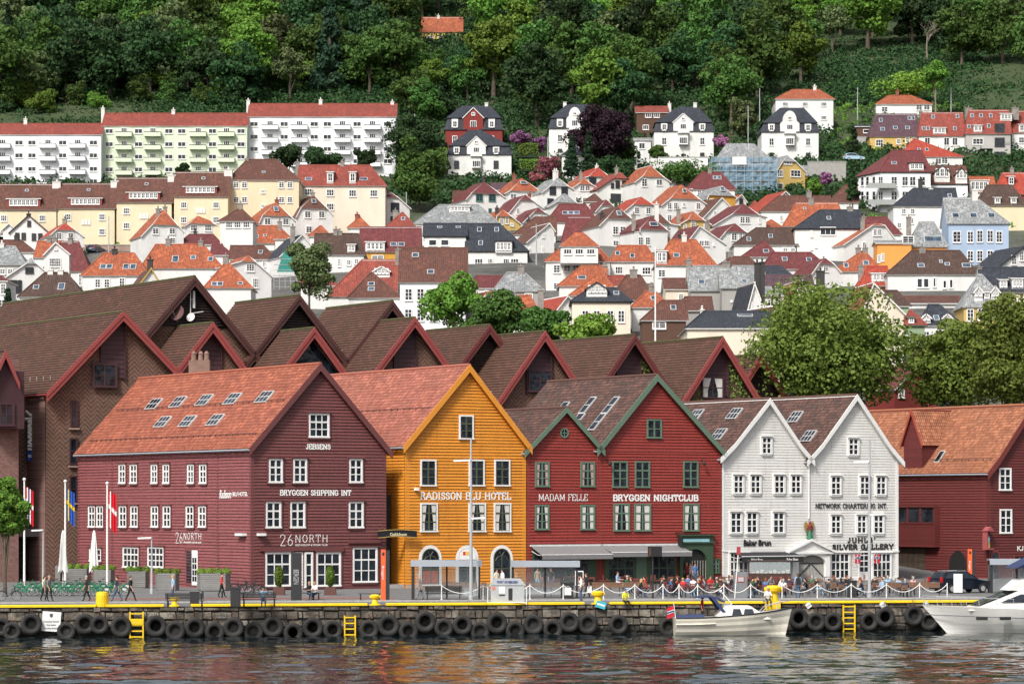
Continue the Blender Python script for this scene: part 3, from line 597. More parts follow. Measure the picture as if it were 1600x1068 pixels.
def red_small():
 a0=hitp(822.5,800)[0];a1=hitp(935,800)[0]
 t=thing('wooden_house',FL.at(a0,QZ),'small red gabled wooden house with round attic window and white text MADAM FELLE','house','gabled wooden houses along the quay')
 ap=hitp(881.5,641);Lp=[(a0,hitp(823,704)[1]),ap];Rp=[(a1,hitp(935,702)[1]),ap]
 gable_house(t,FL,a0+.01,a1-.01,Lp,Rp,22,RED,TILE_D,GT,bw=.36,dark=DG)
 zt=Lp[0][1]-.1;corner(t,FL,a0+.2,QZ,zt,REDT,.3);corner(t,FL,a1-.15,QZ,zt,REDT,.26)
 b=MB();FL.box(b,a0,a1-.05,zt-.02,zt+.1,0,.07);b.build('belt_board',REDT,t)
 K=dict(casing=GT,sash=GT,cw=.12)
 rects(t,FL,[(835,857.5),(906,928.5)],721,759.8,curtain=plain('curtain_pink',(.42,.3,.27,1)),**K)
 rects(t,FL,[(835,857),(906,928.5)],788,827,curtain=CURT,**K)
 c=hitp(881,676);m=MB();n=16
 for i in range(n):
  A,B=2*math.pi*i/n,2*math.pi*(i+1)/n;q=lambda r,a:FL.at(c[0]+r*math.cos(a),c[1]+r*math.sin(a),0);m.prism([q(.3,A),q(.43,A),q(.43,B),q(.3,B)],FL.n*.13)
 FL.box(m,c[0]-.03,c[0]+.03,c[1]-.3,c[1]+.3,.03,.11);FL.box(m,c[0]-.3,c[0]+.3,c[1]-.03,c[1]+.03,.03,.108)
 wo=m.build('round_window',GT,t);g=MB();g.face([FL.at(c[0]+.31*math.cos(2*math.pi*i/n),c[1]+.31*math.sin(2*math.pi*i/n),.08)for i in range(n)]);g.build('pane',GLASS,wo)
 m=MB();lettering(m,FL,'MADAM FELLE',*FL.rect(841,771,917.5,782),wt=.15);m.build('lettering',LW,t)
 r=FL.rect(831,858,931,912);f=MB();FL.box(f,r[0],r[1],QZ,r[3],.0,.09);so_=f.build('shopfront',DG,t);g=MB()
 for x0,x1 in((834,843),(846,853.5),(885,900),(902,917)):a,b,_,_=FL.rect(x0,870,x1,900);FL.box(g,a,b,QZ+.8,r[3]-.25,.09,.1)
 g.build('pane',GLASS,so_)
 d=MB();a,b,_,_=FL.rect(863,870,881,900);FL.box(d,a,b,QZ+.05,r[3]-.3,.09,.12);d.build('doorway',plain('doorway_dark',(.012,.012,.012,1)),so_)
 awning(t,FL,829,939,853,0,0,875,AWN)
red_small()
def red_big():
 a0=hitp(935,800)[0];a1=hitp(1127,800)[0]
 t=thing('wooden_house',FL.at(a0,QZ),'large red gabled wooden house with sage trim and white text BRYGGEN NIGHTCLUB','house','gabled wooden houses along the quay')
 ap=hitp(1023,590);Lp=[(a0,hitp(935,700)[1]),ap];Rp=[(a1-.1,hitp(1120,706)[1]),ap]
 gable_house(t,FL,a0,a1,Lp,Rp,16.6,RED,TILE_D,GT,bw=.42,dark=DG)
 ro=kid(t,'roof');skies(t,ro,FL,Lp,[(919,634),(955,634),(934,660)],.9,2.0,1,2);skies(t,ro,FL,Lp,[(883,634),(907,652)],1.0,.8,1,1)
 zt=Lp[0][1]-.1;corner(t,FL,a0+.15,QZ,zt,REDT,.28);corner(t,FL,a1-.15,QZ,zt,REDT,.3);corner(t,FL,hitp(1107,800)[0],QZ,hitp(1107,711)[1],REDT,.26)
 b=MB();FL.box(b,a0+.3,hitp(1106,800)[0],zt-.16,zt-.04,0,.07);z=hitp(1000,833)[1];FL.box(b,a0+.3,hitp(1106,800)[0],z-.07,z+.05,0,.07);b.build('belt_board',REDT,t)
 K=dict(casing=GT,sash=GT,cw=.12)
 rects(t,FL,[(955.7,979.8),(991,1014.5),(1066.5,1090)],720,761,**K)
 rects(t,FL,[(957.5,983),(990,1016),(1066.5,1091.4)],786,829,curtain=CURT,**K)
 rects(t,FL,[(1009.7,1033)],654.6,684,cols=2,rows=2,**K)
 m=MB();lettering(m,FL,'BRYGGEN NIGHTCLUB',*FL.rect(957.5,771.5,1089.6,782.8),wt=.34,serif=.3);m.build('lettering',LW,t)
 LA=plain('lamp_black',(.015,.015,.015,1))
 for x in(948,1095):
  m=MB();a,z=hitp(x,724);m.ball(FL.at(a,z,.5),.16,n=8);m.tube([FL.at(a,z+.3,0),FL.at(a,z+.35,.4),FL.at(a,z,.5)],.03,5);m.build('wall_lamp',LA,t)
 r=FL.rect(944,864,1056,912);f=MB();FL.box(f,r[0],r[1],QZ,r[3],.0,.09);so_=f.build('shopfront',DG,t);g=MB()
 for x0,x1 in((951,963),(965,975),(977,988),(1017,1028),(1030,1041),(1043,1053)):a,b,_,_=FL.rect(x0,870,x1,900);FL.box(g,a,b,QZ+1.4,r[3]-.2,.09,.1);FL.box(g,a,b,QZ+.5,QZ+1.3,.09,.1)
 g.build('pane',GLASS,so_);d=MB();a,b,_,_=FL.rect(993,870,1009,900);FL.box(d,a,b,QZ+.05,r[3]-.25,.09,.13);d.build('door',GT,so_)
 awning(t,FL,938,1062,852,0,0,871,AWN)
 r=FL.rect(1059,848,1111,912);p=thing('x',FL.at(r[0],QZ),None,None)if 0 else None
 f=MB();A=FL.rect(1063.8,857,1102,912);zc=A[3]-(A[1]-A[0])/2;c=(A[0]+A[1])/2;rr_=(A[1]-A[0])/2
 FL.box(f,r[0],A[0],QZ,r[3],0,.35);FL.box(f,A[1],r[1],QZ,r[3],0,.35)
 for i in range(12):
  u0,u1=math.pi*i/12,math.pi*(i+1)/12;x0,x1=c+rr_*math.cos(u1),c+rr_*math.cos(u0)
  f.prism([FL.at(x0,zc+rr_*math.sin(u1),0),FL.at(x1,zc+rr_*math.sin(u0),0),FL.at(x1,r[3],0),FL.at(x0,r[3],0)],FL.n*.35)
 FL.box(f,r[0]-.1,r[1]+.1,r[3],r[3]+.12,0,.5);FL.box(f,r[0],r[1],r[3]+.12,r[3]+.62,0,.3);FL.box(f,r[0]-.1,r[1]+.15,r[3]+.62,r[3]+.74,0,.5)
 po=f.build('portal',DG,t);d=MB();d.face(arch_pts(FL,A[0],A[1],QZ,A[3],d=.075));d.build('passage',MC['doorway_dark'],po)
 d=MB()
 for i in range(7):x=c-.2+i*.28;FL.box(d,x,x+.05,QZ+.2,zc+.3,.1,.14)
 d.build('slatted_gate',plain('slat_grey',(.3,.3,.27,1)),po)
 d=MB();s_=FL.rect(1064,841,1105,846);FL.box(d,*s_,.3,.34);d.build('portal_sign',plain('pale_blue',(.3,.55,.62,1)),po)
 window(t,FL,FL.rect(1111.5,871.6,1124,895),2,3,DG,GT)
 s=MB();s.tube([FL.at(r[0]-.3,r[3]+.9,0),FL.at(r[0]-.3,r[3]+.9,1.1)],.04,5);s.lathe(FL.at(r[0]-.3,r[3]+.3,.8),[(0.34,-.05),(.34,.05)],12,0,FL.u);FL.box(s,r[0]-.34,r[0]-.26,r[3]-.2,r[3]+.02,.5,1.1);s.build('hanging_sign',MC['black_paint'],t)
red_big()
WSD=siding_mat('siding_white',(.66,.65,.62,1),wear=.03,weather=(.56,.54,.5,1));BLK=MC['black_paint']
def white_house(x0,x1,apx,apy,yl,yr,label,L):
 a0=hitp(x0,800)[0];a1=hitp(x1,800)[0]
 t=thing('wooden_house',FL.at(a0,QZ),label,'house','gabled wooden houses along the quay')
 ap=hitp(apx,apy);zl=hitp(x0,yl)[1];zr=hitp(x1,yr)[1]
 kl=(a0+(ap[0]-a0)*.2,zl+(ap[1]-zl)*.245);kr=(a1+(ap[0]-a1)*.2,zr+(ap[1]-zr)*.245)
 kl=(a0+(ap[0]-a0)*.24,zl+(ap[1]-zl)*.2);kr=(a1+(ap[0]-a1)*.24,zr+(ap[1]-zr)*.2)
 Lp=[(a0,zl),kl,ap];Rp=[(a1,zr),kr,ap]
 gable_house(t,FL,a0+.01,a1-.01,Lp,Rp,L,WSD,TILE_D,WHITE,bw=.36,dark=WHITE,pitch=.24,lipw=.035)
 return t,a0,a1,Lp,Rp
def white_houses():
 t,a0,a1,Lp,Rp=white_house(1128,1263,1199,627,714,718,'white gabled wooden house with black awning and black text Baker Brun',20)
 skies(t,kid(t,'roof'),FL,[Lp[1],Lp[2]],[(1148,647),(1088,649),(1124,679)],1.5,1.3,3,2)
 corner(t,FL,a0+.12,QZ,Lp[0][1],WHITE,.22)
 K=dict(cw=.07,hood=WHITE)
 rects(t,FL,[(1145.3,1160.2),(1171.9,1187),(1208.8,1224.4),(1235,1250.2)],741.6,770,**K);rects(t,FL,[(1140.6,1157.3),(1165.6,1182),(1207,1224)],799.7,832,**K);rects(t,FL,[(1189.5,1204.2)],682.5,708.5,**K)
 text_mesh('Baker',FL,*FL.rect(1161,842.5,1182,852.5),.07,BLK,t,off=.035,slant=.05);text_mesh('Brun',FL,*FL.rect(1184,842.5,1204,852),.07,BLK,t,off=.035,slant=.05)
 rects(t,FL,[(1139.5,1152),(1153,1168)],863,903,cols=2,rows=3,**K);rects(t,FL,[(1196,1232)],874,894,cols=4,rows=2,**K)
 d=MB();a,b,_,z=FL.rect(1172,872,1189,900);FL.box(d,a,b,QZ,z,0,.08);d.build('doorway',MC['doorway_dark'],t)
 aw=awning(t,FL,1140,1236,862,0,0,877,plain('awning_black',(.02,.02,.022,1),.8),1.8,lip=.5)
 a,z1=FL.hit(1140,862);zz=FL.hit(1140,877)[1]+.45
 for x in(1163,1218):u=FL.hit(x,873)[0];text_mesh('Baker Brun',FL,u-.6,u+.6,zz-.38,zz-.14,1.84,LW,aw)
 f=MB();FL.box(f,a0,a1,hitp(1200,861)[1],hitp(1200,859)[1],0,.1);f.build('belt_board',WHITE,t)
 p=thing('portal',FL.at(a1,QZ),'white pedimented portal with arched timber gates between the white houses','portal')
 r=FL.rect(1230,867,1294,908);A=FL.rect(1243.8,866.6,1286,908);c=(A[0]+A[1])/2;m=MB()
 FL.box(m,r[0]+.3,A[0],QZ,r[3],.06,.42);FL.box(m,A[1],r[1]-.1,QZ,r[3],.06,.42)
 rr_=(A[1]-A[0])/2;zs=A[3]-.75
 for i in range(12):
  u0,u1=math.pi*i/12,math.pi*(i+1)/12;X0,X1=c+rr_*math.cos(u1),c+rr_*math.cos(u0)
  m.prism([FL.at(X0,zs+.75*math.sin(u1),.06),FL.at(X1,zs+.75*math.sin(u0),.06),FL.at(X1,r[3]+.3,.06),FL.at(X0,r[3]+.3,.06)],FL.n*.34)
 zt=hitp(1262,845)[1];m.prism([FL.at(r[0],r[3]+.3,.06),FL.at(r[1],r[3]+.3,.06),FL.at((r[0]+r[1])/2,zt,.06)],FL.n*.4)
 for s0,s1 in((r[0]-.3,(r[0]+r[1])/2),(r[1]+.3,(r[0]+r[1])/2)):
  m.prism([FL.at(s0,r[3]+.22,.06),FL.at(s1,zt,.06),FL.at(s1,zt+.22,.06),FL.at(s0,r[3]+.4,.06)],FL.n*.62)
 FL.box(m,r[0]-.2,r[1]+.2,r[3]+.12,r[3]+.3,.06,.56)
 m.build('frame',WHITE,p);d=MB();pts=[FL.at(A[0],QZ,.08),FL.at(A[1],QZ,.08)]+[FL.at(c+rr_*math.cos(math.pi*i/12),zs+.75*math.sin(math.pi*i/12),.08)for i in range(13)];d.face(pts);d.build('passage',plain('passage_grey',(.2,.19,.17,1)),p)
 for sx in(-1,1):
  g=MB()
  for i in range(9):x=c+sx*(.08+i*rr_/9.4);FL.box(g,x-.05*0,x+.09,QZ+.1,zs+.1,.1,.14)
  x0,x1=c+sx*.05,c+sx*(rr_-.1);g.build('gate_leaf',plain('gate_grey',(.42,.41,.38,1),.7),p)
  g=MB();g.tube([FL.at(x0,zs,.17),FL.at(x1,QZ+.4,.17)],.045,5);g.tube([FL.at(min(x0,x1),zs+.05,.17),FL.at(max(x0,x1),zs+.05,.17)],.045,5);g.build('gate_brace',BLK,p)
 s=thing('statue',FL.at(c+.4*0,zt+.2,.3),'painted winged wooden figure in red and green above the white portal','statue')
 o=FL.at((r[0]+r[1])/2,zt+.2,.3);b=MB();b.lathe(o,[(.2,0),(.3,.02),(.24,.35),(.17,.7),(.19,.8)],12);b.build('skirt',plain('statue_green',(.02,.13,.06,1)),s)
 b=MB();b.lathe(o+V(0,0,.78),[(.2,0),(.17,.12),(.22,.4),(.08,.52),(.06,.56)],12);b.ball(o+V(0,0,1.42),.11,.11,.13)
 for sx in(-1,1):b.tube([o+FL.u*sx*.2+V(0,0,1.2),o+FL.u*sx*.27+V(0,0,.98)+FL.n*.1,o+FL.n*.22+V(0,0,.92)],.05,6)
 b.build('body',plain('statue_red',(.2,.03,.025,1)),s)
 for sx in(-1,1):
  b=MB();b.prism([o+FL.u*sx*q[0]+V(0,0,q[1])-FL.n*.08 for q in((.08,1.25),(.3,1.5),(.5,1.45),(.55,1.1),(.4,.6),(.3,.55),(.28,.9))],FL.n*-.06);b.build('wing',plain('statue_gold',(.3,.2,.06,1)),s)
 t,b0,b1,Lp,Rp=white_house(1263,1403.5,1335,621,718,720,'white gabled wooden house with text JUHLS SILVER GALLERY and NETWORK CHARTERING INT',20)
 skies(t,kid(t,'roof'),FL,[Lp[1],Lp[2]],[(1243,652),(1264,682)],1.5,1.3,3,2)
 corner(t,FL,b1-.15,QZ,Rp[0][1],WHITE,.28);m=MB();m.tube([FL.at(b0,Lp[0][1]-.2,.1),FL.at(b0,QZ+5.5,.1)],.06,6);m.build('downpipe',WHITE,t)
 rects(t,FL,[(1297.5,1312.6),(1342.8,1357.2),(1368,1383)],743.4,772.3,**K);rects(t,FL,[(1297.5,1312.6),(1338,1352.5),(1364,1379.2)],804,832.7,**K);rects(t,FL,[(1325,1340)],684.5,710.3,**K)
 m=MB();lettering(m,FL,'NETWORK CHARTERING INT.',*FL.rect(1273.4,785.5,1386,794),wt=.24);m.build('lettering',BLK,t)
 m=MB();lettering(m,FL,"JUHLS'",*FL.rect(1324,838.5,1367,847.5),wt=.38,serif=.3,gap=.3);lettering(m,FL,"SILVER GALLERY",*FL.rect(1300,848.7,1394.7,858.5),wt=.38,serif=.3,gap=.2);m.build('lettering',BLK,t)
 rects(t,FL,[(1297,1325.8),(1362.5,1390.8)],863.5,903,cols=4,rows=3,**K)
 f=MB();FL.box(f,hitp(1296,860)[0],b1,hitp(1350,862.5)[1],hitp(1350,860)[1],0,.14);f.build('belt_board',WHITE,t)
 d=MB();a,b,_,z=FL.rect(1341,863.5,1358,905);FL.box(d,a,b,QZ,z,0,.06);do=d.build('door',WHITE,t);g=MB()
 for i in range(2):
  for j in range(4):x=a+.13+i*(b-a-.2)/2;FL.box(g,x,x+(b-a)/2-.2,QZ+.8+j*.5,QZ+1.2+j*.5,.06,.066)
 g.build('pane',GLASS,do);b=MB();FL.box(b,a1+2.2,b1,QZ-.4,QZ+.3,0,.09);b.build('foundation',WHITE,t)
 for x,s in((1336,-1),(1358,1)):
  u,z=hitp(x,871);f=thing('flag',FL.at(u,z,.2),'small red Norwegian flag %s the silver shop door'%('left of' if s<0 else 'right of'),'flag','small shop flags')
  m=MB();m.tube([FL.at(u,z-.6,.1),FL.at(u+.0,z+.5,.9)],.025,5);m.build('pole',WHITE,f)
  w_,h_=.6,.85;base=FL.at(u,z-.5,.75);
  def patch(x0,x1,z0,z1,mt,dd):
   q=MB();q.prism([base+FL.u*s*(x0*w_)+V(0,0,z0*h_)+FL.n*dd,base+FL.u*s*(x1*w_)+V(0,0,z0*h_)+FL.n*dd,base+FL.u*s*(x1*w_)+V(0,0,z1*h_)+FL.n*dd,base+FL.u*s*(x0*w_)+V(0,0,z1*h_)+FL.n*dd],FL.n*.012);return q.build('flag_cloth' if dd==0 else 'cross',mt,f)
  patch(0,1,0,1,plain('flag_red',(.55,.015,.03,1)),0);patch(0,1,.52,.74,LW,.013);patch(.35,.6,0,1,LW,.016);patch(0,1,.58,.68,plain('flag_blue',(.01,.03,.2,1)),.03);patch(.42,.53,0,1,MC['flag_blue'],.034)
white_houses()
KR=siding_mat('siding_oxblood',(.12,.022,.02,1));KT=plain('oxblood_trim',(.15,.028,.024,1),.6)
def market_hall():
 a0=hitp(1544,800)[0];pl=FL;t=thing('wooden_building',FL.at(a0,QZ),'dark oxblood red wooden hall with dormer and terracotta tiles at the right edge','building')
 k1=hitp(1557,719);ap=hitp(1609,636);Lp=[(a0,hitp(1544,736)[1]),k1,ap];Rp=[(2*ap[0]-a0,Lp[0][1]),ap]
 gable_house(t,FL,a0,2*ap[0]-a0,Lp,Rp,25,KR,TILE_K,KT,bw=.5)
 corner(t,FL,a0+.15,QZ+4.9,Lp[0][1],KT,.3)
 rects(t,FL,[(1560,1579),(1604,1622)],730.6,765.5);rects(t,FL,[(1561,1580),(1605,1623)],794.7,832.5)
 b=MB();z=hitp(1570,837)[1];FL.box(b,a0,a0+9,z-.06,z+.08,0,.1);b.build('belt_board',KT,t)
 m=MB();lettering(m,FL,'KJØTT',*FL.rect(1588.5,852,1617,860),wt=.26,serif=.3);m.build('lettering',LW,t)
 r=FL.rect(1522,859,1562,905);r=(a0+.25,r[1],QZ,r[3]);f=MB();arch_ring(f,FL,*r,.18,0,.1);fo=f.build('arched_door',KT,t);p=MB();p.face(arch_pts(FL,*r,d=.075,inset=.18));p.build('pane',GLASS,fo)
 window(t,FL,FL.rect(1582,866,1602,905),2,2,KT,KT)
 sp=PL(FL.at(a0,0)+BK*14.5,-BK);r=sp.rect(1404.5,853,1469.5,792);zt,zb=sp.hit(1440,792)[1],sp.hit(1440,852)[1];zm=sp.hit(1440,817)[1]
 o=MB();sp.box(o,r[0],r[1],zb-.1,zb,.0,.75)
 for i in range(12):z0=zb+(zm-zb)*i/12;sp.box(o,r[0],r[1],z0,z0+(zm-zb)/12-.02,0,.7)
 for f_ in(0,.34,.66,1):x=r[0]+(r[1]-r[0]-.2)*f_;sp.box(o,x,x+.2,zm,zt,0,.7)
 sp.box(o,r[0],r[1],zt,zt+.12,0,.78);sp.box(o,r[0],r[1],zm-.02,zm+.1,.0,.76);oo=o.build('gallery_box',KR,t);g=MB();sp.box(g,r[0]+.1,r[1]-.1,zm,zt,.05,.6);g.build('pane',GLASS,oo)
 d=MB();q=sp.rect(1404,905,1447,858);
 for i in range(16):x=q[0]+(q[1]-q[0])*i/16;sp.box(d,x,x+(q[1]-q[0])/16-.02,QZ,sp.hit(1430,856)[1],.05,.09+.02*(i%3))
 d.build('plank_wall',siding_mat('old_planks',(.06,.042,.028,1),wear=.4),t)
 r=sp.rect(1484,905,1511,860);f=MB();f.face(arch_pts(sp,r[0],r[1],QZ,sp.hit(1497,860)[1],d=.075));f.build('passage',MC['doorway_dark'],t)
 sg=MB()
 for k in range(14):
  c=FL.at(Lp[0][0],Lp[0][1]+.35).lerp(FL.at(Lp[1][0],Lp[1][1]+.35),.7)+BK*(k+.5);sg.box(c+V(0,0,.15),BK*.48,FL.u*.015,V(0,0,.02));sg.box(c+V(0,0,.04),BK*.02,FL.u*.03,V(0,0,.14))
 sg.build('snow_guard',MC['rail_dark'],kid(t,'roof'))
 A=slope_hit(FL,Lp[0],Lp[1],1427,731)[0];dp=PL(A,-BK);w_=1.35;zb=A.z-.2;zs=zb+5.0-.3
 hz=Z(690,A.y);zs=hz;za=Z(641,A.y)
 m=MB();c=dp
 siding(m,dp,zb,za-.05,lambda z:-w_ if z<zs else-w_*(za-z)/(za-zs),lambda z:w_ if z<zs else w_*(za-z)/(za-zs),.2,.035,0,.0)
 D=5.5
 for s in(-1,1):
  e=[dp.at(s*w_,zb),dp.at(s*w_,zb,-D),dp.at(s*w_,zs,-D),dp.at(s*w_,zs)];m.face(e if s<0 else e[::-1])
  siding(m,PL(dp.at(w_,0),-dp.n)if s>0 else PL(dp.at(-w_,0)-dp.n*D,dp.n),zb,zs,0,D,.2)
 do=m.build('dormer',KR,t);rf=MB()
 for s in(-1,1):
  e0=dp.at(s*(w_+.25),zs-.35,.25);e1=dp.at(s*(w_+.25),zs-.35,-D);r0=dp.at(0,za+.1,.25);r1=dp.at(0,za+.1,-D);slope_rows(rf,e0,e1,r0,r1,.34,.03);slab(rf,e0,e1,r0,r1,.12,1)
  rf.prism([e0+V(0,0,.05),r0+V(0,0,.05),r0-V(0,0,.45),e0-V(0,0,.3)],dp.n*.06,2)
 rf.build('dormer_roof',[TILE_K,KT,plain('dormer_trim',(.3,.05,.03,1))],do)
 c,n=slope_hit(FL,Lp[1],Lp[2],1469,714);up=(FL.at(*Lp[2])-FL.at(*Lp[1])).normalized();skylight(kid(t,'roof'),c,-FL.n,up,n,.7,1.4,1,1)
 s=thing('niche_statue',FL.at(a0,5),'painted saint figure standing in a small roofed red niche on the building corner','statue')
 u,z0=hitp(1539,858);z1=hitp(1539,829)[1];b=MB();FL.box(b,u-.35,u+.35,z0,z0+.12,.06,.8);FL.box(b,u-.35,u-.28,z0+.12,z1,.06,.7);FL.box(b,u-.28,u+.3,z0+.12,z1,.06,.14);b.prism([FL.at(u-.45,z1,.06),FL.at(u+.45,z1,.06),FL.at(u,z1+.4,.06)],FL.n*.75);b.build('niche',plain('niche_pink',(.3,.07,.07,1)),s)
 q=FL.at(u,z0+.12,.45);b=MB();b.lathe(q,[(.18,0),(.2,.05),(.16,.5),(.13,.62)],10);b.build('robe',MC['statue_gold'],s);b=MB();b.lathe(q+V(0,0,.62),[(.15,0),(.17,.3),(.06,.4)],10);b.ball(q+V(0,0,1.1),.09,.09,.12);b.build('body',plain('statue_blue',(.2,.3,.36,1)),s)
market_hall()
# ================================================================ brown hotel rows behind the quay houses
def brick_mat(name,c1,c2,mort,zig=True):
 m,nt,b=newmat(name);g=N(nt,'ShaderNodeNewGeometry');s=N(nt,'ShaderNodeSeparateXYZ');nt.links.new(g.outputs['Position'],s.inputs[0])
 al=math_(nt,'ADD',math_(nt,'MULTIPLY',s.outputs[0],.846),math_(nt,'MULTIPLY',s.outputs[1],.533))
 cb=N(nt,'ShaderNodeCombineXYZ');nt.links.new(math_(nt,'FLOOR',math_(nt,'DIVIDE',al,.25)),cb.inputs[0]);nt.links.new(math_(nt,'FLOOR',math_(nt,'DIVIDE',s.outputs[2],.11)),cb.inputs[1])
 wn=N(nt,'ShaderNodeTexWhiteNoise');nt.links.new(cb.outputs[0],wn.inputs[0]);col=mix(nt,wn.outputs['Value'],c1,c2)
 if zig:
  tri=math_(nt,'PINGPONG',al,.6);ph=math_(nt,'FRACT',math_(nt,'DIVIDE',math_(nt,'ADD',s.outputs[2],tri),.4))
  k=math_(nt,'LESS_THAN',ph,.3);dash=math_(nt,'LESS_THAN',math_(nt,'FRACT',math_(nt,'DIVIDE',al,.16)),.75)
  col=mix(nt,math_(nt,'MULTIPLY',math_(nt,'MULTIPLY',k,dash),.5),col,mort)
 nt.links.new(mix(nt,math_(nt,'MULTIPLY',noise(nt,g.outputs['Position'],.5,5),.35),col,mul(c1,.5)),b.inputs['Base Color']);b.inputs['Roughness'].default_value=.9
 return m
BRK=brick_mat('brick_zigzag',(.10,.05,.035,1),(.17,.085,.06,1),(.36,.26,.2,1));BRP=brick_mat('brick_plain',(.17,.09,.075,1),(.26,.15,.13,1),(.3,.2,.16,1),False)
PUR=siding_mat('panel_purple',(.055,.022,.027,1));BRT=plain('barge_red',(.27,.055,.05,1),.6,.1);BRD=plain('barge_dark',(.13,.03,.028,1),.6);BRX=plain('barge_brown',(.075,.028,.024,1),.6)
IVY=plain('ivy',(.12,.2,.03,1),.8,.5,4)
PA=PL(FL.O+BK*36,FL.u);PB=PL(FL.O+BK*42.5,FL.u);MOSS=plain('moss',(.06,.06,.02,1),.95,.4,3)
def leafquad(mb,c,s,r,up=.3):
 a=Vector((r.gauss(0,1),r.gauss(0,1),r.gauss(0,1))).normalized();n=Vector((r.gauss(0,1),r.gauss(0,1),r.gauss(0,1)+up));b=a.cross(n)
 if b.length<.05:return
 b=b.normalized()*s*.6;a=a*s;c=Vector(c);mb.face([c-a*.5,c+b*.5,c+a*.5,c-b*.5])
def rear(pl,px,py,hw,drop,L,label,barge,nm='hotel_wing',feat='panel',hwr=None,ivy=False,zb=3.0,zl=None):
 s,z=pl.hit(px,py+9);hwr=hwr or hw
 a0,a1=s-hw,s+hwr;t=thing(nm,pl.at(s,zb),label,'hotel wing','brown-tiled hotel wings behind the quay houses')
 Lp=[(a0,z-drop),(s,z)];Rp=[(a1,z-drop*hwr/hw),(s,z)]
 if zl:Lp,Rp=zl
 gable_house(t,pl,a0,a1,Lp,Rp,L,BRK,TILE_B,barge,zb=zb,side=BRP,flat=True,bw=.62,of=1.0,dark=BRX,barge2=True,sidewall=False,ridge=MOSS,lipm=.06)
 Lf,Rf=polyf(Lp),polyf(Rp)
 if feat=='louvre':
  m=MB();zz=z-4.2
  while zz<z-1.2:
   w=min(-(Lf(zz)-s),Rf(zz)-s)-.55;pl.box(m,s-w,s+w,zz,zz+.14,.02,.2);zz+=.25
  m.build('louvre',plain('louvre_dark',(.03,.016,.015,1),.7),t)
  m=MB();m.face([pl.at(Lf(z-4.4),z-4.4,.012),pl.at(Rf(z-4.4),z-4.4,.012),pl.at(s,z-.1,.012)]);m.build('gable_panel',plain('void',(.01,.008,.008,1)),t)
 elif feat=='glass':
  m=MB();m.face([pl.at(Lf(z-5),z-5,.03),pl.at(Rf(z-5),z-5,.03),pl.at(s,z-.6,.03)]);m.build('gable_glazing',GLASS,t)
 else:
  x0,x1={'panel':(-1.7,.5),'panelc':(-1.5,1.2)}[feat];m=MB();zt=z-.6
  siding(m,pl,z-5.6,zt,lambda q:s+max(x0,Lf(q)-s+.05),lambda q:s+min(x1,Rf(q)-s-.05),.42,.05,0,.12)
  pl.box(m,s+x0-.12,s+x0,z-5.8,min(z-1.6,z-.4+x0*1.1),0,.24);pl.box(m,s+x1,s+x1+.12,z-5.8,z-.6-x1*1.1,0,.24);m.build('gable_panel',PUR,t)
 if ivy:
  m=MB();r=random.Random(int(px))
  for i in range(1500):
   q=r.uniform(-8,-1.2)+z;x=r.uniform(Lf(q)+.2,Rf(q)-.2)
   if x<s+1.25 and x>s-1.6-.2*math.sin(q*3):continue
   if x<s and q>z-4.5-(r.random()):continue
   leafquad(m,pl.at(x,q,r.uniform(.02,.3)),.3,r)
  m.build('ivy',IVY,t)
 g=MB();A=Lp[0];B=Lp[-1];
 for k in range(2,int(L*2),3):
  c=pl.at(A[0],A[1]+.3).lerp(pl.at(B[0],B[1]+.3),.12)+BK*(k*.5);g.box(c+V(0,0,.15),BK*.03,FL.u*.03,V(0,0,.22))
 g.build('snow_guard',plain('galvanised',(.3,.3,.3,1),.4),kid(t,'roof'))
 return t,s,z,Lf,Rf
t,*_=rear(PB,297,428,6.6,7.2,44,'tallest brown-tiled hotel wing with satellite dishes under its gable',BRX,feat='louvre')
s,z=PB.hit(275,492);
for x,y,r_,mt in((272,490,.75,plain('dish_brown',(.12,.06,.06,1),.5)),(294,497,.42,WHITE)):
 a,zz=PB.hit(x,y);d=thing('satellite_dish',PB.at(a,zz,.6),'large brown satellite dish under the tallest gable' if x==272 else 'small white satellite dish right of the large brown one','satellite dish','satellite dishes')
 m=MB();ax=Vector((-.35,-.85,.35));m.lathe(PB.at(a,zz,.7),[(0,0),(r_*.5,.04),(r_,.16),(r_,.19),(r_*.5,.08),(0,.05)],18,0,ax);m.build('reflector',mt,d,smooth=False)
 m=MB();m.tube([PB.at(a,zz,0),PB.at(a,zz,.7)],.05,6);c=PB.at(a,zz,.7);m.tube([c-V(0,0,r_),c+ax.normalized()*r_*1.1-V(0,0,r_*.3)],.03,5);m.build('arm',MC['galvanised'],d)
d=thing('antenna',PB.at(s+2,z),'white pole antenna with three panels beside the satellite dishes','antenna');m=MB();a,zz=PB.hit(294,500)
m.tube([PB.at(a,zz,.5),PB.at(a,zz+2.6,.5)],.05,6);m.build('mast',WHITE,d);m=MB();PB.box(m,a+.25,a+.45,zz+1.1,zz+2.7,.4,.55);m.tube([PB.at(a,zz+1.9,.5),PB.at(a+.3,zz+1.9,.5)],.03,5);m.tube([PB.at(a+.1,zz+.6,.5),PB.at(a+1.3,zz+.8,.5)],.04,5);m.build('panel',WHITE,d)
rear(PB,460,457,5.2,6,12,'rear brown hotel wing with louvred gable, second from the left in the back row',BRX,feat='louvre')
rear(PB,605,466,5.0,5.8,12,'rear brown hotel wing with louvred gable behind the herringbone brick gable',BRX,feat='louvre')
rear(PB,757,503,4.8,5.6,11,'low rear brown hotel wing with open gable above grey flat roof',BRD,feat='louvre')
sA,zA=PA.hit(185,492);L1=[(PA.hit(72,617)[0],PA.hit(72,612)[1]),(sA,zA)];R1=[(sA+6.0,PA.hit(268,592)[1]),(sA,zA)]
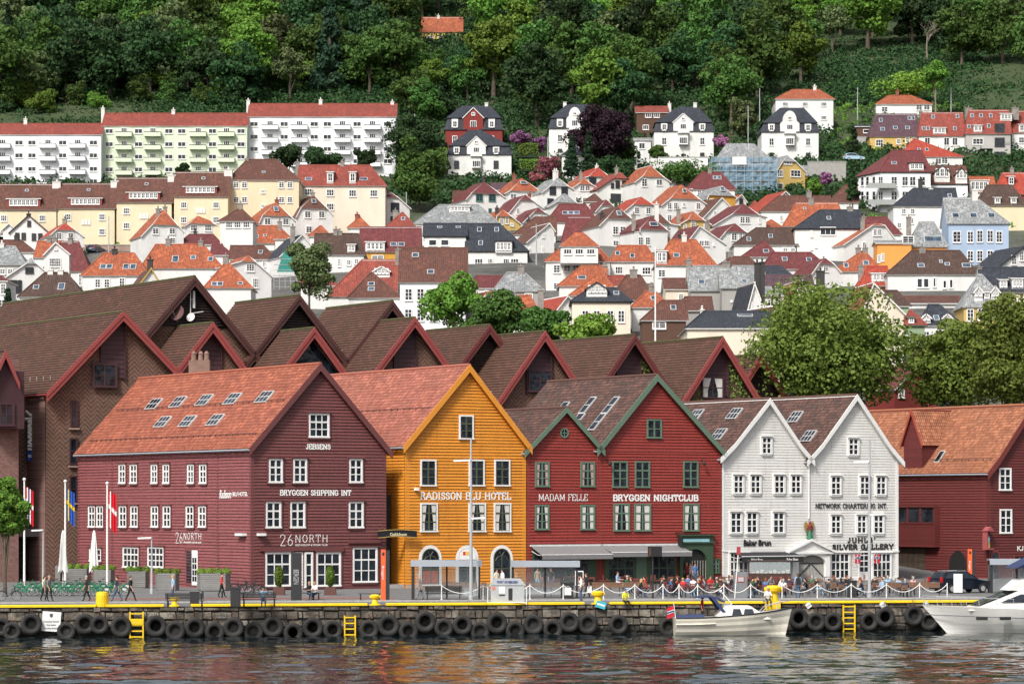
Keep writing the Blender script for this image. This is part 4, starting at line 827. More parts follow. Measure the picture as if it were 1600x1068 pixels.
t,s,z,Lf,Rf=rear(PA,185,483,7,7.6,26,'big brick hotel gable with purple panel window left of the maroon house',BRT,zb=2.0,feat='panel',zl=(L1,R1))
wing=t
window(t,PA,PA.rect(142,567,181,605),2,2,PUR,PUR,cw=.2,d=.3);
rects(t,PA,[(109.5,121)],625,666,cols=1,rows=2,casing=PUR,sash=PUR);rects(t,PA,[(108,121)],684,725,cols=1,rows=2,casing=PUR,sash=PUR);rects(t,PA,[(108,121)],743,783,cols=1,rows=2,casing=PUR,sash=PUR)
m=MB()
for y in(668,727,785):PA.box(m,*PA.rect(107,y,123,y+3),-.02,.25)
m.build('sill',plain('sill_stone',(.3,.2,.16,1)),t)
s0=PA.hit(78,700)[0];PC=PL(PA.at(s0,0)-FL.u*0-BK*0.0,FL.u);bl=thing('hotel_block',PA.at(s0-2,2),'brick hotel block with slit windows and purple framed bay window at the left edge','hotel block')
PD=PL(PA.at(s0-9.5,0)+BK*4,FL.u)
m=MB();zt=PA.hit(72,612)[1]-.2;m.face([PD.at(0,2),PD.at(9.5,2),PD.at(9.5,zt),PD.at(0,zt)]);m.face([PA.at(s0,2),PD.at(9.5,2),PD.at(9.5,zt),PA.at(s0,zt)][::-1]);m.face([PD.at(0,zt),PD.at(9.5,zt),PD.at(9.5,zt)+BK*10,PD.at(0,zt)+BK*10]);m.build('wall',BRK,bl)
for y0,y1 in((630,668),(684,725),(742,785)):window(bl,PD,PD.rect(69,y0,78,y1),1,2,PUR,PUR)
m=MB();PE=PL(PD.at(-9,0,4.5),FL.u);m2=PE
E1=PE.hit(29,700)[0];m.face([PE.at(E1-14,2),PE.at(E1,2),PE.at(E1,zt+3),PE.at(E1-14,zt+3)]);m.face([PE.at(E1,2),PE.at(E1,2)+BK*12,PE.at(E1,zt+3)+BK*12,PE.at(E1,zt+3)]);m.build('wing_wall',BRP,bl)
bay=MB();r=PE.rect(-22,670,28,580);PE.box(bay,r[0],r[1],r[2],r[3],0,1.4);bo=bay.build('bay',PUR,bl)
w_=PL(PE.at(0,0,1.4),FL.u);r1=w_.rect(2,617,22,667);window(bo if 0 else bl,w_,w_.rect(-12,628,22,665),3,2,PUR,PUR,cw=.2)
ap=w_.hit(5,548);e=w_.hit(27,600);g=MB();h=MB();
for sg in(-1,1):
 e0=w_.at(ap[0]+sg*(e[0]-ap[0]),e[1],.5);r0=w_.at(ap[0],ap[1],.5);e1=e0+BK*9;r1_=r0+BK*9
 slope_rows(g,e0,e1,r0,r1_,.34,.03);slab(g,e0,e1,r0,r1_,.15,1);h.prism([e0+V(0,0,.1),r0+V(0,0,.1),r0-V(0,0,.6),e0-V(0,0,.5)],w_.n*.12)
g.face([w_.at(2*ap[0]-e[0],e[1]-1,.01),w_.at(e[0],e[1]-1,.01),w_.at(e[0],e[1],.01),w_.at(*ap,.01),w_.at(2*ap[0]-e[0],e[1],.01)],1)
g.build('bay_roof',[TILE_B,PUR],bl);h.build('bargeboard',BRT,bl)
for a_,b_,c_,d_ in((0,8,0,0),):
 m=MB();PD.box(m,-12,9.5,5.9,6.6,.02,2.6);m.build('canopy',plain('canopy_steel',(.1,.1,.11,1),.4),bl)
 m=MB();PD.box(m,-10,9.3,2,5.8,.02,.3);m.build('glazed_entrance',GLASS,bl)
sg=thing('hotel_sign',PD.at(6,10),'vertical hotel sign of white script letters above a blue square reading BLU','sign')
PS=PL(PD.at(0,0,.9),FL.u);b=MB();PS.box(b,*PS.rect(42,704,55,719.5),-.1,.1);b.build('sign_box',plain('sign_blue',(.01,.05,.25,1),.4),sg)
text_mesh('BLU',PS,*PS.rect(43.5,710,53.5,714),.105,LW,sg,off=.03)
b=MB();r=PS.rect(42,702,45,655);b.prism([PS.at(r[0],r[3]),PS.at(r[1]-.05,r[3]),PS.at(r[1]+.12,r[2]),PS.at(r[1]-.1,r[2])],PS.n*.08);b.build('blue_bar',MC['sign_blue'],sg)
text_mesh('adisson',PS,*PS.rect(42,653,66,704),.08,LW,sg,rot=1,slant=.3,off=.04,th=.06)
b=MB();r=PS.rect(38,656,58,641);q=lambda fx,fy:PS.at(r[0]+(r[1]-r[0])*fx,r[2]+(r[3]-r[2])*fy,.08)
b.tube([q(0,.9),q(.5,.82),q(.85,.55)],.11,5);b.tube([q(.82,1),q(1.0,.65),q(.75,.32),q(.55,.42)],.12,5);b.tube([q(.5,.55),q(.1,.05)],.13,5);b.build('lettering',LW,sg)
rear(PA,325,500,5.2,6.2,15,'brown hotel wing with plain purple gable panel behind the maroon roof ridge',BRT,feat='panelc')
rear(PA,483,508,5.2,6.2,15,'brown hotel wing with glazed gable behind the maroon house apex',BRT,feat='glass')
rear(PA,640,492,5.3,6.2,15,'brown hotel wing with herringbone brick gable behind the orange roof',BRT,feat='panel')
t,s,z,*_=rear(PA,843,513,5.5,7,15,'brown hotel wing with window under its panel right of the orange apex',BRT,feat='panelc');window(t,PA,PA.rect(823,578,860,612),2,2,PUR,PUR,d=.3)
rear(PA,983,518,5.3,6.6,15,'brown hotel wing with dark bargeboards and ivy above the large red house',BRD,feat='panelc',ivy=True)
t,s,z,*_=rear(PA,1120,522,5.5,7.2,15,'brown hotel wing with ivy on both sides of its gable window',BRT,feat='panelc',ivy=True);window(t,PA,PA.rect(1094,588,1128,622),2,2,PUR,PUR,d=.3,curtain=CURT)
rear(PL(FL.O+BK*40,FL.u),1180,549,3.6,4.6,10,'smallest brown hotel wing at the right end of the row',BRT,feat='louvre')
# ================================================================ houses on the hillside
def rt(nm,c1,c2,dk,**k):return tile_mat('roof_'+nm,c1,c2,dk,tw=.28,th=.38,**k)
RM={'O':rt('orange',(.24,.06,.026,1),(.38,.105,.045,1),(.13,.04,.025,1),weather=.5),'R':rt('red',(.27,.035,.022,1),(.36,.055,.03,1),(.16,.03,.02,1),weather=.35),'M':rt('maroon',(.105,.022,.024,1),(.15,.035,.035,1),(.07,.02,.022,1),weather=.4),'B':rt('brown',(.085,.035,.025,1),(.13,.05,.034,1),(.05,.026,.02,1),weather=.5),'D':rt('dark_brown',(.05,.03,.023,1),(.085,.046,.034,1),(.035,.022,.018,1),weather=.5),'K':rt('navy',(.018,.022,.032,1),(.035,.04,.052,1),(.012,.014,.02,1),weather=.4),'S':rt('slate',(.16,.17,.175,1),(.3,.31,.31,1),(.09,.095,.1,1),weather=.55),'P':rt('purple',(.06,.03,.045,1),(.1,.05,.06,1),(.05,.03,.04,1)),'G':rt('red_brown',(.2,.038,.028,1),(.27,.06,.04,1),(.1,.03,.022,1),weather=.5)}
def wallm(nm,c,bd=.15):
 m,nt,b=newmat('wall_'+nm);g=N(nt,'ShaderNodeNewGeometry');s=N(nt,'ShaderNodeSeparateXYZ');nt.links.new(g.outputs['Position'],s.inputs[0])
 f=noise(nt,vscale(nt,g.outputs['Position'],(1,1,.35)),.35,5,.65);col=ramp(nt,f,[(.3,mul(c,.87)),(.55,c),(.8,mul(c,1.05))]);nt.links.new(col,b.inputs['Base Color']);b.inputs['Roughness'].default_value=.75
 if bd:nt.links.new(bump(nt,math_(nt,'FRACT',math_(nt,'DIVIDE',s.outputs[2],bd)),.03),b.inputs['Normal'])
 return m
WM={'W':wallm('white',(.80,.795,.77,1)),'C':wallm('cream',(.66,.56,.38,1),0),'c':wallm('pale_cream',(.66,.58,.47,1),0),'Y':wallm('yellow',(.62,.43,.14,1)),'A':wallm('amber',(.62,.32,.05,1)),'G':wallm('grey',(.4,.39,.37,1),0),'L':wallm('light_blue',(.32,.41,.54,1),0),'O':wallm('orange',(.72,.29,.06,1),0),'N':wallm('mint',(.58,.64,.5,1),0),'E':wallm('sage',(.24,.32,.2,1),0),'R':wallm('red',(.23,.03,.025,1)),'T':wallm('timber',(.11,.055,.035,1)),'H':wallm('rough_grey',(.3,.29,.27,1),0),'I':wallm('ice',(.72,.73,.75,1),0)}
TRW=WHITE;TRK=plain('trim_black',(.02,.021,.024,1),.6);CHM=[plain('chimney_grey',(.22,.2,.18,1),.9,.3),plain('chimney_dark',(.035,.033,.033,1),.8),plain('chimney_white',(.6,.58,.55,1),.8),plain('chimney_brick',(.2,.07,.05,1),.9)]
WGREY=plain('window_frame_black',(.03,.03,.032,1));GLB=glass_mat('sky_glass',(.04,.06,.085,1),.08)
def rpoly(mb,pts,mi=0,th=.16,ti=1):
 pts=[Vector(p)for p in pts];e=(pts[1]-pts[0]).normalized();n=Vector((0,0,0))
 for i in range(len(pts)):n+=pts[i].cross(pts[(i+1)%len(pts)])
 n.normalize()
 if n.z<0:pts=pts[::-1];n=-n;e=(pts[-1]-pts[-2]).normalized()if len(pts)>2 else e
 f=n.cross(e);o=min(pts,key=lambda p:p.z)
 mb.face(pts,mi,[((p-o).dot(e),(p-o).dot(f))for p in pts]);mb.prism([p-n*.015 for p in pts],n*-th,ti)
def swin(par,pl,px,py,w,h,fm=None,cols=2,rows=3,d=.02,glass=None):
 """a small far window: one mesh, frame with glazing bars and panes"""
 r=pl.rect(px-w/2,py-h/2,px+w/2,py+h/2);a0,a1,z0,z1=r;mb=MB();t=.07
 for i in range(cols+1):x=a0+(a1-a0)*i/cols;e=t if i in(0,cols)else t*.6;pl.box(mb,x-e,x+e,z0,z1,d-.02,d+.1)
 for i in range(rows+1):z=z0+(z1-z0)*i/rows;e=t if i in(0,rows)else t*.4;pl.box(mb,a0,a1,z-e,z+e,d-.02,d+.095)
 pl.box(mb,a0-.1,a1+.1,z0-.16,z0-.06,d-.02,d+.16)
 mb.face([pl.at(a0,z0,d+.04),pl.at(a1,z0,d+.04),pl.at(a1,z1,d+.04),pl.at(a0,z1,d+.04)],1)
 return mb.build('window',[fm or WHITE,glass or GLASS],par)
def chimney(root,c,w,h,k,pot=True):
 mb=MB();mb.bx(c.x-w/2,c.x+w/2,c.y-w/2,c.y+w/2,c.z-h-1.5,c.z-.25);mb.bx(c.x-w/2-.08,c.x+w/2+.08,c.y-w/2-.08,c.y+w/2+.08,c.z-.25,c.z-.1)
 if pot:mb.lathe((c.x,c.y,c.z-.1),[(.16,0),(.13,.35),(.2,.38),(.02,.55)],8)
 mb.build('chimney',CHM[k],root)
HN=[0]
def hroot(x0,x1,yb,Y,nm,label,cat='house',grp='houses on the hillside'):
 return thing(nm,P((x0+x1)/2,yb,Y)+V(0,0,0),label,cat,grp)
def zlow(Y):return ground(Y)-5
def Hs(x0,x1,yr,ye,yb,xr,roof,wall,label,wins=(),sky=(),ch=(),yaw=0,dep=9.,ws=(6,8),trim=None,Y=None,fm=None,dorm=(),nm='house',oh=.35,endw=None,ck=0,cat='house',wc=(2,3),band=None):
 """hip or eaves-front house: front eaves x0-x1 at row ye, ridge xr at row yr, depth taken from its base row yb"""
 Y=Y or Yat(yb);u=Vector((math.cos(R(yaw)),math.sin(R(yaw)),0));pl=PL(P(x0,ye,Y),u);t=hroot(x0,x1,yb,Y,nm,label,cat);bk=-pl.n
 s1=pl.hit(x1,ye)[0];ze=pl.hit((x0+x1)/2,ye)[1];rp=PL(pl.at(0,0)+bk*dep/2,u);ra,zr=rp.hit(xr[0],yr);rb=rp.hit(xr[1],yr)[0];zb=zlow(Y)
 ra=max(ra,0.02);rb=min(rb,s1-.02);gl=ra<.9;gr=s1-rb<.9
 if gl:ra=0
 if gr:rb=s1
 if rb<ra:ra=rb=(ra+rb)/2
 m=MB();at=pl.at
 m.face([at(0,zb),at(s1,zb),at(s1,ze),at(0,ze)]);m.face([at(0,zb,-dep),at(s1,zb,-dep),at(s1,ze,-dep),at(0,ze,-dep)][::-1])
 sd=lambda s,fl:[at(s,zb),at(s,ze)]+([at(s,zr,-dep/2)]if fl else[])+[at(s,ze,-dep),at(s,zb,-dep)]
 m.face(sd(0,gl));m.face(sd(s1,gr)[::-1]);m.build('wall',WM[wall],t)
 r=MB();o=oh;k=(zr-ze)/(dep/2);dz=-o*k*.6
 E=[at(-o,ze+dz+.1,o),at(s1+o,ze+dz+.1,o),at(s1+o,ze+dz+.1,-dep-o),at(-o,ze+dz+.1,-dep-o)]
 A=rp.at(ra-(o if gl else 0),zr+.12);B=rp.at(rb+(o if gr else 0),zr+.12)
 rpoly(r,[E[0],E[1],B,A]);rpoly(r,[E[2],E[3],A,B])
 if not gl:rpoly(r,[E[3],E[0],A])
 if not gr:rpoly(r,[E[1],E[2],B])
 ro=r.build('roof',[RM[roof],trim or TRW],t);c=MB();c.tube([A,B],.13,5)
 if not gl:c.tube([A,E[0]],.11,5)
 if not gr:c.tube([B,E[1]],.11,5)
 c.build('ridge_tiles',RM[roof],ro)
 for x in wins:
  w,h=(x[2],x[3])if len(x)>3 else ws;swin(t,pl,x[0],x[1],w,h,fm,*wc)
 n=(E[1]-E[0]).cross(A-E[0]).normalized();n=n if n.z>0 else-n;up=n.cross(u).normalized();up=up if up.z>0 else-up
 def onroof(px,py):
  rr=Vector(((px-800)/FP,1,-(py-HY)/FP));o_=Vector((0,0,CZ));return o_+rr*((E[0]-o_).dot(n)/rr.dot(n))
 for x in sky:
  f=MB();p=onroof(x[0],x[1]);w,h=(x[2],x[3])if len(x)>3 else(.8,1.3);f.box(p+n*.04,u*w/2,up*h/2,n*.1);f.face([p+n*.145-u*(w/2-.09)-up*(h/2-.09),p+n*.145+u*(w/2-.09)-up*(h/2-.09),p+n*.145+u*(w/2-.09)+up*(h/2-.09),p+n*.145-u*(w/2-.09)+up*(h/2-.09)],1);f.build('skylight',[plain('skylight_frame',(.5,.5,.5,1)),GLB],ro)
 for x in ch:
  q=rp.hit(x[0],x[1]);kd=x[2]if len(x)>2 else ck;sc=x[3]if len(x)>3 else .8;c=rp.at(*q);chimney(t,c,sc,max(1.0,q[1]-zr+.8),kd)
 for dx,dy0,dy1,dw,kd in dorm:
  p=onroof(dx,dy1);dp=PL(p,u);a=dp.hit(dx-dw/2,dy1)[0];b=dp.hit(dx+dw/2,dy1)[0];z0=p.z;z1=Z(dy0,p.y);D=(z1-z0)/k+.6;f=MB()
  if kd=='g':zs=z0+(z1-z0)*.6;mpt=(a+b)/2;f.prism([dp.at(a,z0-.2,.1),dp.at(b,z0-.2,.1),dp.at(b,zs,.1),dp.at(mpt,z1,.1),dp.at(a,zs,.1)],bk*D)
  else:zs=z1;f.prism([dp.at(a,z0-.2,.1),dp.at(b,z0-.2,.1),dp.at(b,z1,.1),dp.at(a,z1,.1)],bk*D)
  do=f.build('dormer',WM['W']if kd!='r' else plain('dormer_red',(.2,.03,.025,1)),t);f=MB()
  if kd=='g':
   for sg in(a,b):e=.25 if sg==b else-.25;rpoly(f,[dp.at(sg+e,zs-.15,.35),dp.at(sg+e,zs-.15,-D),dp.at(mpt,z1+.1,-D),dp.at(mpt,z1+.1,.35)])
  else:rpoly(f,[dp.at(a-.2,z1,.35),dp.at(b+.2,z1,.35),dp.at(b+.2,z1+.35,-D),dp.at(a-.2,z1+.35,-D)])
  f.build('dormer_roof',[RM[roof],trim or TRW],do);nn=max(1,int(round(dw/7)));
  for i in range(nn):xx=dx+((i+.5)/nn-.5)*dw*.86;swin(do,dp,xx,(dy0*(.55 if kd=='g' else .5)+dy1*(.45 if kd=='g' else .5)),dw*.7/nn,(dy1-dy0)*(.45 if kd=='g' else .66),None,2,2,d=.1)
 return t,pl,rp
def Js(x0,x1,ap,eL,eR,yb,roof,wall,label,hip=None,wins=(),ch=(),sky=(),yaw=20,dep=9.,ws=(7,8),trim=None,Y=None,fm=None,nm='house',ck=0,oh=.4,wc=(2,3),bell=0):
 """gable-front house; hip = (row, x left, x right) clips the gable top"""
 Y=Y or Yat(yb);u=Vector((math.cos(R(yaw)),math.sin(R(yaw)),0));pl=PL(P(x0,eL,Y),u);t=hroot(x0,x1,yb,Y,nm,label);bk=-pl.n;at=pl.at;zb=zlow(Y)
 L0=pl.hit(x0,eL);R0=pl.hit(x1,eR)
 if hip:
  HL=pl.hit(hip[1],hip[0]);HR=pl.hit(hip[2],hip[0]);HR=(HR[0],HL[1]);set_=max(.6,(pl.hit(*ap)[1]-HL[1])*.8);rp=PL(pl.at(0,0)+bk*set_,u);A=rp.hit(*ap)
 else:HL=HR=A=pl.hit(*ap);set_=0;rp=pl
 Lp=[L0,HL];Rp=[R0,HR]
 if bell:
  ml=((L0[0]*.55+HL[0]*.45),L0[1]*.7+HL[1]*.3);mr=((R0[0]*.55+HR[0]*.45),R0[1]*.7+HR[1]*.3);Lp=[L0,ml,HL];Rp=[R0,mr,HR]
 m=MB();top=[pl.at(*p)for p in Rp]+[pl.at(*p)for p in Lp[::-1]]
 if not hip:top=[pl.at(*p)for p in Rp]+[pl.at(*p)for p in Lp[::-1][1:]]
 m.face([at(L0[0],zb),at(R0[0],zb)]+top);m.face(([at(L0[0],zb,-dep),at(R0[0],zb,-dep)]+[p+bk*dep for p in top])[::-1])
 m.face([at(L0[0],zb),at(L0[0],L0[1]),at(L0[0],L0[1],-dep),at(L0[0],zb,-dep)]);m.face([at(R0[0],zb),at(R0[0],zb,-dep),at(R0[0],R0[1],-dep),at(R0[0],R0[1])]);m.build('wall',WM[wall],t)
 r=MB();rt_=MB()
 for pts,sg in((Lp,-1),(Rp,1)):
  d0=Vector((pts[0][0]-pts[1][0],pts[0][1]-pts[1][1])).normalized()*oh;q=[(pts[0][0]+d0.x,pts[0][1]+d0.y)]+list(pts)
  for a,b in zip(q[1 if 0 else 0:],q[1:]):
   rpoly(r,[at(a[0],a[1]+.1,oh),at(b[0],b[1]+.1,oh),at(b[0],b[1]+.1,-dep-oh),at(a[0],a[1]+.1,-dep-oh)])
 if hip:
  zh=HL[1];A3=rp.at(A[0],A[1]+.1);Bk=at(A[0],A[1]+.1,-dep-oh)
  rpoly(r,[at(HL[0]-.12,zh,oh),at(HR[0]+.12,zh,oh),A3]);rpoly(r,[at(HL[0],zh+.1,oh),A3,Bk,at(HL[0],zh+.1,-dep-oh)]);rpoly(r,[at(HR[0],zh+.1,oh),A3,Bk,at(HR[0],zh+.1,-dep-oh)])
 ro=r.build('roof',[RM[roof],trim or TRW],t)
 for x in wins:
  w,h=(x[2],x[3])if len(x)>3 else ws;swin(t,pl,x[0],x[1],w,h,fm,*wc)
 for x in ch:
  q=rp.hit(x[0],x[1]);kd=x[2]if len(x)>2 else ck;c=rp.at(*q)+bk*(1.5 if not hip else .6);c.z=Z(x[1],c.y);chimney(t,c,.75,max(1.2,c.z-A[1]+1.2),kd)
 if hip:
  n=(at(HR[0],zh)-at(HL[0],zh)).cross(rp.at(*A)-at(HL[0],zh)).normalized();n=n if n.z>0 else-n;up=n.cross(u).normalized();up=up if up.z>0 else-up
  for x in sky:
   rr=Vector(((x[0]-800)/FP,1,-(x[1]-HY)/FP));o_=Vector((0,0,CZ));p=o_+rr*((at(HL[0],zh,oh)-o_).dot(n)/rr.dot(n))+n*.1;w,h=(x[2],x[3])if len(x)>3 else(.8,1.1)
   f=MB();f.box(p+n*.04,u*w/2,up*h/2,n*.1);f.face([p+n*.145+u*a_*(w/2-.09)+up*b_*(h/2-.09)for a_,b_ in((-1,-1),(1,-1),(1,1),(-1,1))],1);f.build('skylight',[plain('skylight_frame',(.5,.5,.5,1)),GLB],ro)
 return t,pl,rp
def apartment(x0,x1,yl,ye,yb,wall,cols,rows,label,ch,Y):
 t,pl,rp=Hs(x0,x1,yl,ye,yb,(x0,x1),'R' if 0 else 'G',wall,label,Y=Y,dep=10,oh=.3,ch=ch,ck=2,nm='apartment_block',cat='apartment block')
 bm=WM[wall]
 for xc,k in cols:
  for i,y in enumerate(rows):
   if k:
    swin(t,pl,xc,y+1,9,12,None,3,1,d=.02)
    b=MB();r=pl.rect(xc-13,y+9,xc+13,y+1.5);pl.box(b,r[0],r[1],r[2]-.15,r[2],.0,1.5);pl.box(b,r[0],r[1],r[2],r[3],1.42,1.5);pl.box(b,r[0],r[0]+.08,r[2],r[3],0,1.42);pl.box(b,r[1]-.08,r[1],r[2],r[3],0,1.42);b.build('balcony',bm,t)
   else:swin(t,pl,xc,y,12 if k==0 else 7,7,None,2,1)
apartment(-70,158,194,210.5,300,'I',[(-40,1),(-18,0),(4,1),(29.7,0),(50,0),(75,1),(98,0),(121.5,1),(146,0)],(223,243,264,283.5),'long white apartment block with red roof at the left picture edge',((40,185),),697)
apartment(160.5,386,178,197,285,'N',[(170.6,0),(194,1),(216.5,0),(239,1),(263.8,0),(284,0),(309.7,1),(332,0),(354,1),(376.6,0)],(205,225.5,245,265,283),'pale green apartment block with red roof between two white blocks',((161,168),(271,171)),700)
apartment(388,618,163,182.5,272,'I',[(397,0),(422,1),(444,0),(468,1),(491,0),(511.5,0),(535,1),(558,0),(582,1),(605.5,0)],(194,214,233,252),'white apartment block with red roof at the right end of the long blocks',((388,156),(501,155),(613,158)),703)
for i,(x0,x1,yr,ye,lab)in enumerate(((-12,88,289,327,'cream terrace house with brown mansard roof at the far left edge'),(90,179,288,325,'cream terrace house with brown mansard roof, second from the left edge'),(182,268,279,315.5,'cream terrace house with brown mansard roof above the stone retaining wall'),(272,356,270,306.5,'cream terrace house with brown mansard roof left of the tall cream hip-roofed block'))):
 xm=(x0+x1)/2;t,pl,rp=Hs(x0,x1,yr,ye,390,(x0,x1),'B','C',lab,Y=598,ws=(8,9),wins=[(x0+.18*(x1-x0),ye+14,9,9),(x0+.78*(x1-x0),ye+14,9,9),(x0+.18*(x1-x0),ye+37,9,9),(x0+.78*(x1-x0),ye+37,9,9),(xm-5,ye+22,2.5,6),(xm,ye+22,2.5,6),(xm+5,ye+22,2.5,6)],ch=((x1+1,yr-6,2,1.6),),dorm=((xm-1,yr+21,ye-4,52,'r'),),sky=((xm+4,yr+9,.7,.7),),wc=(3,2),dep=9,nm='terrace_house')
Hs(358,467,250,281,370,(386,432),'B','C','tall cream block with brown hipped roof beside the terraces',Y=602,ch=((386,247),),sky=((412,269,.7,.7),),wins=[(x,y)for y in(289,312)for x in(369,382,440,453)]+[(411,299,6,5),(411,322,6,5)],ws=(8,9),dep=12,nm='apartment_house')
Hs(466,602,259,290,350,(458,578),'G','c','white block with red-brown roof and two dormers below the right apartment block',Y=612,ch=((465,252),(535,252)),sky=((482,280,1.4,1),(568,280,1.6,1)),dorm=((516,268,286,10,'f'),(551,268,286,10,'f')),wins=[(482,300),(516,301),(551,302),(584,302),(516,323)],ws=(11,10),wc=(3,2),dep=11,nm='apartment_house')
def villa(x0,x1,yr,y1,y2,yb,xr,gx,gy,wall,label,base='W',Y=None,round_=0,ch=(),vy=0):
 """mansard villa: upper hip y1, steep band to y2, centre gable gx at row gy"""
 Y=Y or Yat(yb);pl=PL(P(x0,y2,Y),(1,0));t=hroot(x0,x1,yb,Y,'villa',label,'villa','villas below the wood');D=12.;at=pl.at;s1=pl.hit(x1,y2)[0];z2=pl.hit(x0,y2)[1];zb=zlow(Y)
 m=MB();m.face([at(0,zb),at(s1,zb),at(s1,z2),at(0,z2)]);m.face([at(0,zb),at(0,z2),at(0,z2,-D),at(0,zb,-D)]);m.face([at(s1,zb),at(s1,zb,-D),at(s1,z2,-D),at(s1,z2)]);m.face([at(s1,zb,-D),at(0,zb,-D),at(0,z2,-D),at(s1,z2,-D)]);m.build('wall',WM[wall],t)
 z1=pl.hit(x0,y1)[1];i=.5;rp=PL(at(0,0,-D/2),(1,0));ra,zr=rp.hit(xr[0],yr);rb=rp.hit(xr[1],yr)[0];r=MB()
 lo=[at(-.3,z2,.3),at(s1+.3,z2,.3),at(s1+.3,z2,-D-.3),at(-.3,z2,-D-.3)];hi=[at(i,z1,-i),at(s1-i,z1,-i),at(s1-i,z1,-D+i),at(i,z1,-D+i)];h2=[p+Vector(((1 if k in(1,2)else-1)*.35,(1 if k>1 else-1)*.35,0))for k,p in enumerate(hi)]
 for k in range(4):rpoly(r,[lo[k],lo[(k+1)%4],hi[(k+1)%4],hi[k]])
 A,B=rp.at(ra,zr),rp.at(rb,zr);rpoly(r,[h2[0],h2[1],B,A]);rpoly(r,[h2[1],h2[2],B]);rpoly(r,[h2[2],h2[3],A,B]);rpoly(r,[h2[3],h2[0],A]);r.build('roof',[RM['K'],TRK],t)
 g0,g1=pl.hit(gx[0],y2)[0],pl.hit(gx[1],y2)[0];zg=pl.hit(gx[0],gy)[1];gm=(g0+g1)/2;m=MB();ze=z1+.1
 if round_:pts=[at(g0,z2,.25),at(g1,z2,.25),at(g1,ze-.3,.25)]+[at(gm+(g1-g0)*.36*math.cos(math.pi*k/8),ze+.3+(zg-ze-.3)*math.sin(math.pi*k/8),.25)for k in range(9)]+[at(g0,ze-.3,.25)]
 else:pts=[at(g0,z2,.25),at(g1,z2,.25),at(g1,ze,.25),at(gm,zg,.25),at(g0,ze,.25)]
 m.prism(pts,V(0,4,0));go=m.build('gable',WM[wall if wall!='W' else 'W'],t)
 if not round_:
  r=MB()
  for sg in(g0-.3,g1+.3):rpoly(r,[at(sg,ze-.2,.45),at(gm,zg+.1,.45),at(gm,zg+.1,-4.5),at(sg,ze-.2,-4.5)])
  r.build('gable_roof',[RM['K'],TRW],go)
 gp=PL(at(0,0,.25),(1,0));xm=(gx[0]+gx[1])/2;swin(go,gp,xm,(y1+y2)/2+1,9,11,None,3,1);swin(go,gp,xm,gy+(y1-gy)*.62,5,4,None,2,1)
 b=MB();a0=pl.hit(xm-9,y2)[0];a1=pl.hit(xm+9,y2)[0];b.bx(at(a0,0).x,at(a1,0).x,Y-1.6,Y,z2-.5,z2-.3);b.bx(at(a0,0).x,at(a1,0).x,Y-1.6,Y-1.52,z2-.3,z2+.5);b.bx(at(a0,0).x+.3,at(a1,0).x-.3,Y-1.1,Y,z2-3.2,z2-.5);bo=b.build('bay',WM[wall],t)
 swin(t,PL(at(0,0,1.1),(1,0)),xm,y2+14,12,10,None,4,1)
 for sx in(-1,1):
  x=xm+sx*(gx[1]-gx[0]+x1-x0)*.24;d=MB();dp=PL(at(0,0,.35),(1,0));rr=dp.rect(x-5,y2-2,x+5,y1+2);dp.box(d,rr[0],rr[1],rr[2],rr[3]+.3,-1.4,0);do=d.build('dormer',WM['W'],t);swin(do,dp,x,(y1+y2)/2+.5,6,9,None,2,2)
  swin(t,pl,x,y2+15,7,11,WGREY if wall=='W' and vy else None,2,2)
  if yb-y2>34:swin(t,pl,x,yb-5,6,4,WGREY,2,1)
 for x,y in ch:q=rp.hit(x,y);chimney(t,rp.at(*q),.8,q[1]-zr+1,2,False)
villa(696,785,165,184,203,232,(722,766),(724,755),168,'R','red villa with black mansard roof standing behind the white villa',Y=742,ch=((760,160),))
villa(700,799,203,227.6,242,282,(733,752),(729.5,759),212.7,'W','white villa with black mansard roof and glazed balcony in front of the red villa',Y=706,vy=1,ch=())
villa(858,928,163,184,201,240,(886,918),(885,911),167.5,'W','white villa half hidden by the dark purple beech',Y=730,round_=1,ch=((882.5,159),))
villa(1022,1115,166.5,191,205.6,246,(1060,1090),(1052,1083),177,'W','white villa with black mansard roof and pointed gable above the carport',Y=728,ch=((1086,160),))
villa(1190,1279,168.5,191.7,206.6,246,(1219,1256),(1219,1249),173,'W','white villa with black roof and rounded curved gable',Y=727,round_=1)
Hs(1212,1302,141,155,205,(1237,1280),'O','W','large white house with orange hipped roof behind the curved-gable villa',Y=768,ch=((1273,134,2),),wins=[(1227,163),(1258,163),(1287,163),(1287,184)],ws=(8,6),wc=(4,1),dep=12)
Hs(1369,1456,150,163,180,(1388,1424),'O','W','low white house with wide orange hipped roof and red chimney',Y=785,ch=((1402,141,3),),wins=[(1382,171),(1436,168),(1448,168)],ws=(9,8),dep=12)
Hs(995,1043,167,176,208,(995,1043),'G','T','brown timber house with red roof behind the white villa',Y=762,ch=((1046,161,2),),wins=[(1013,180),(1026,180),(1009,199)],ws=(9,7),wc=(3,1))
Hs(658,722,28,50,68,(660,720),'O','Y','amber house with orange roof high up inside the wood',Y=908,ch=((685,24,2),),wins=[(672,60),(690,60),(706,60)],ws=(9,7),dep=8)
Hs(992,1017,217,219,240,(992,1017),'S','W','tiny white garden house with flat roof left of the villa',Y=722,wins=[(1003,228)],ws=(9,9),wc=(2,1),dep=5)
Hs(878,923,233,243,262,(892,906),'K','W','small white garage with dark hipped roof below the beech',Y=705,dep=6)
Hs(1337,1361,196.5,198,214,(1337,1361),'K','T','black box house with ribbon window beside the yellow terrace',Y=752,wins=[(1354,205)],ws=(10,5),wc=(1,1),dep=7)
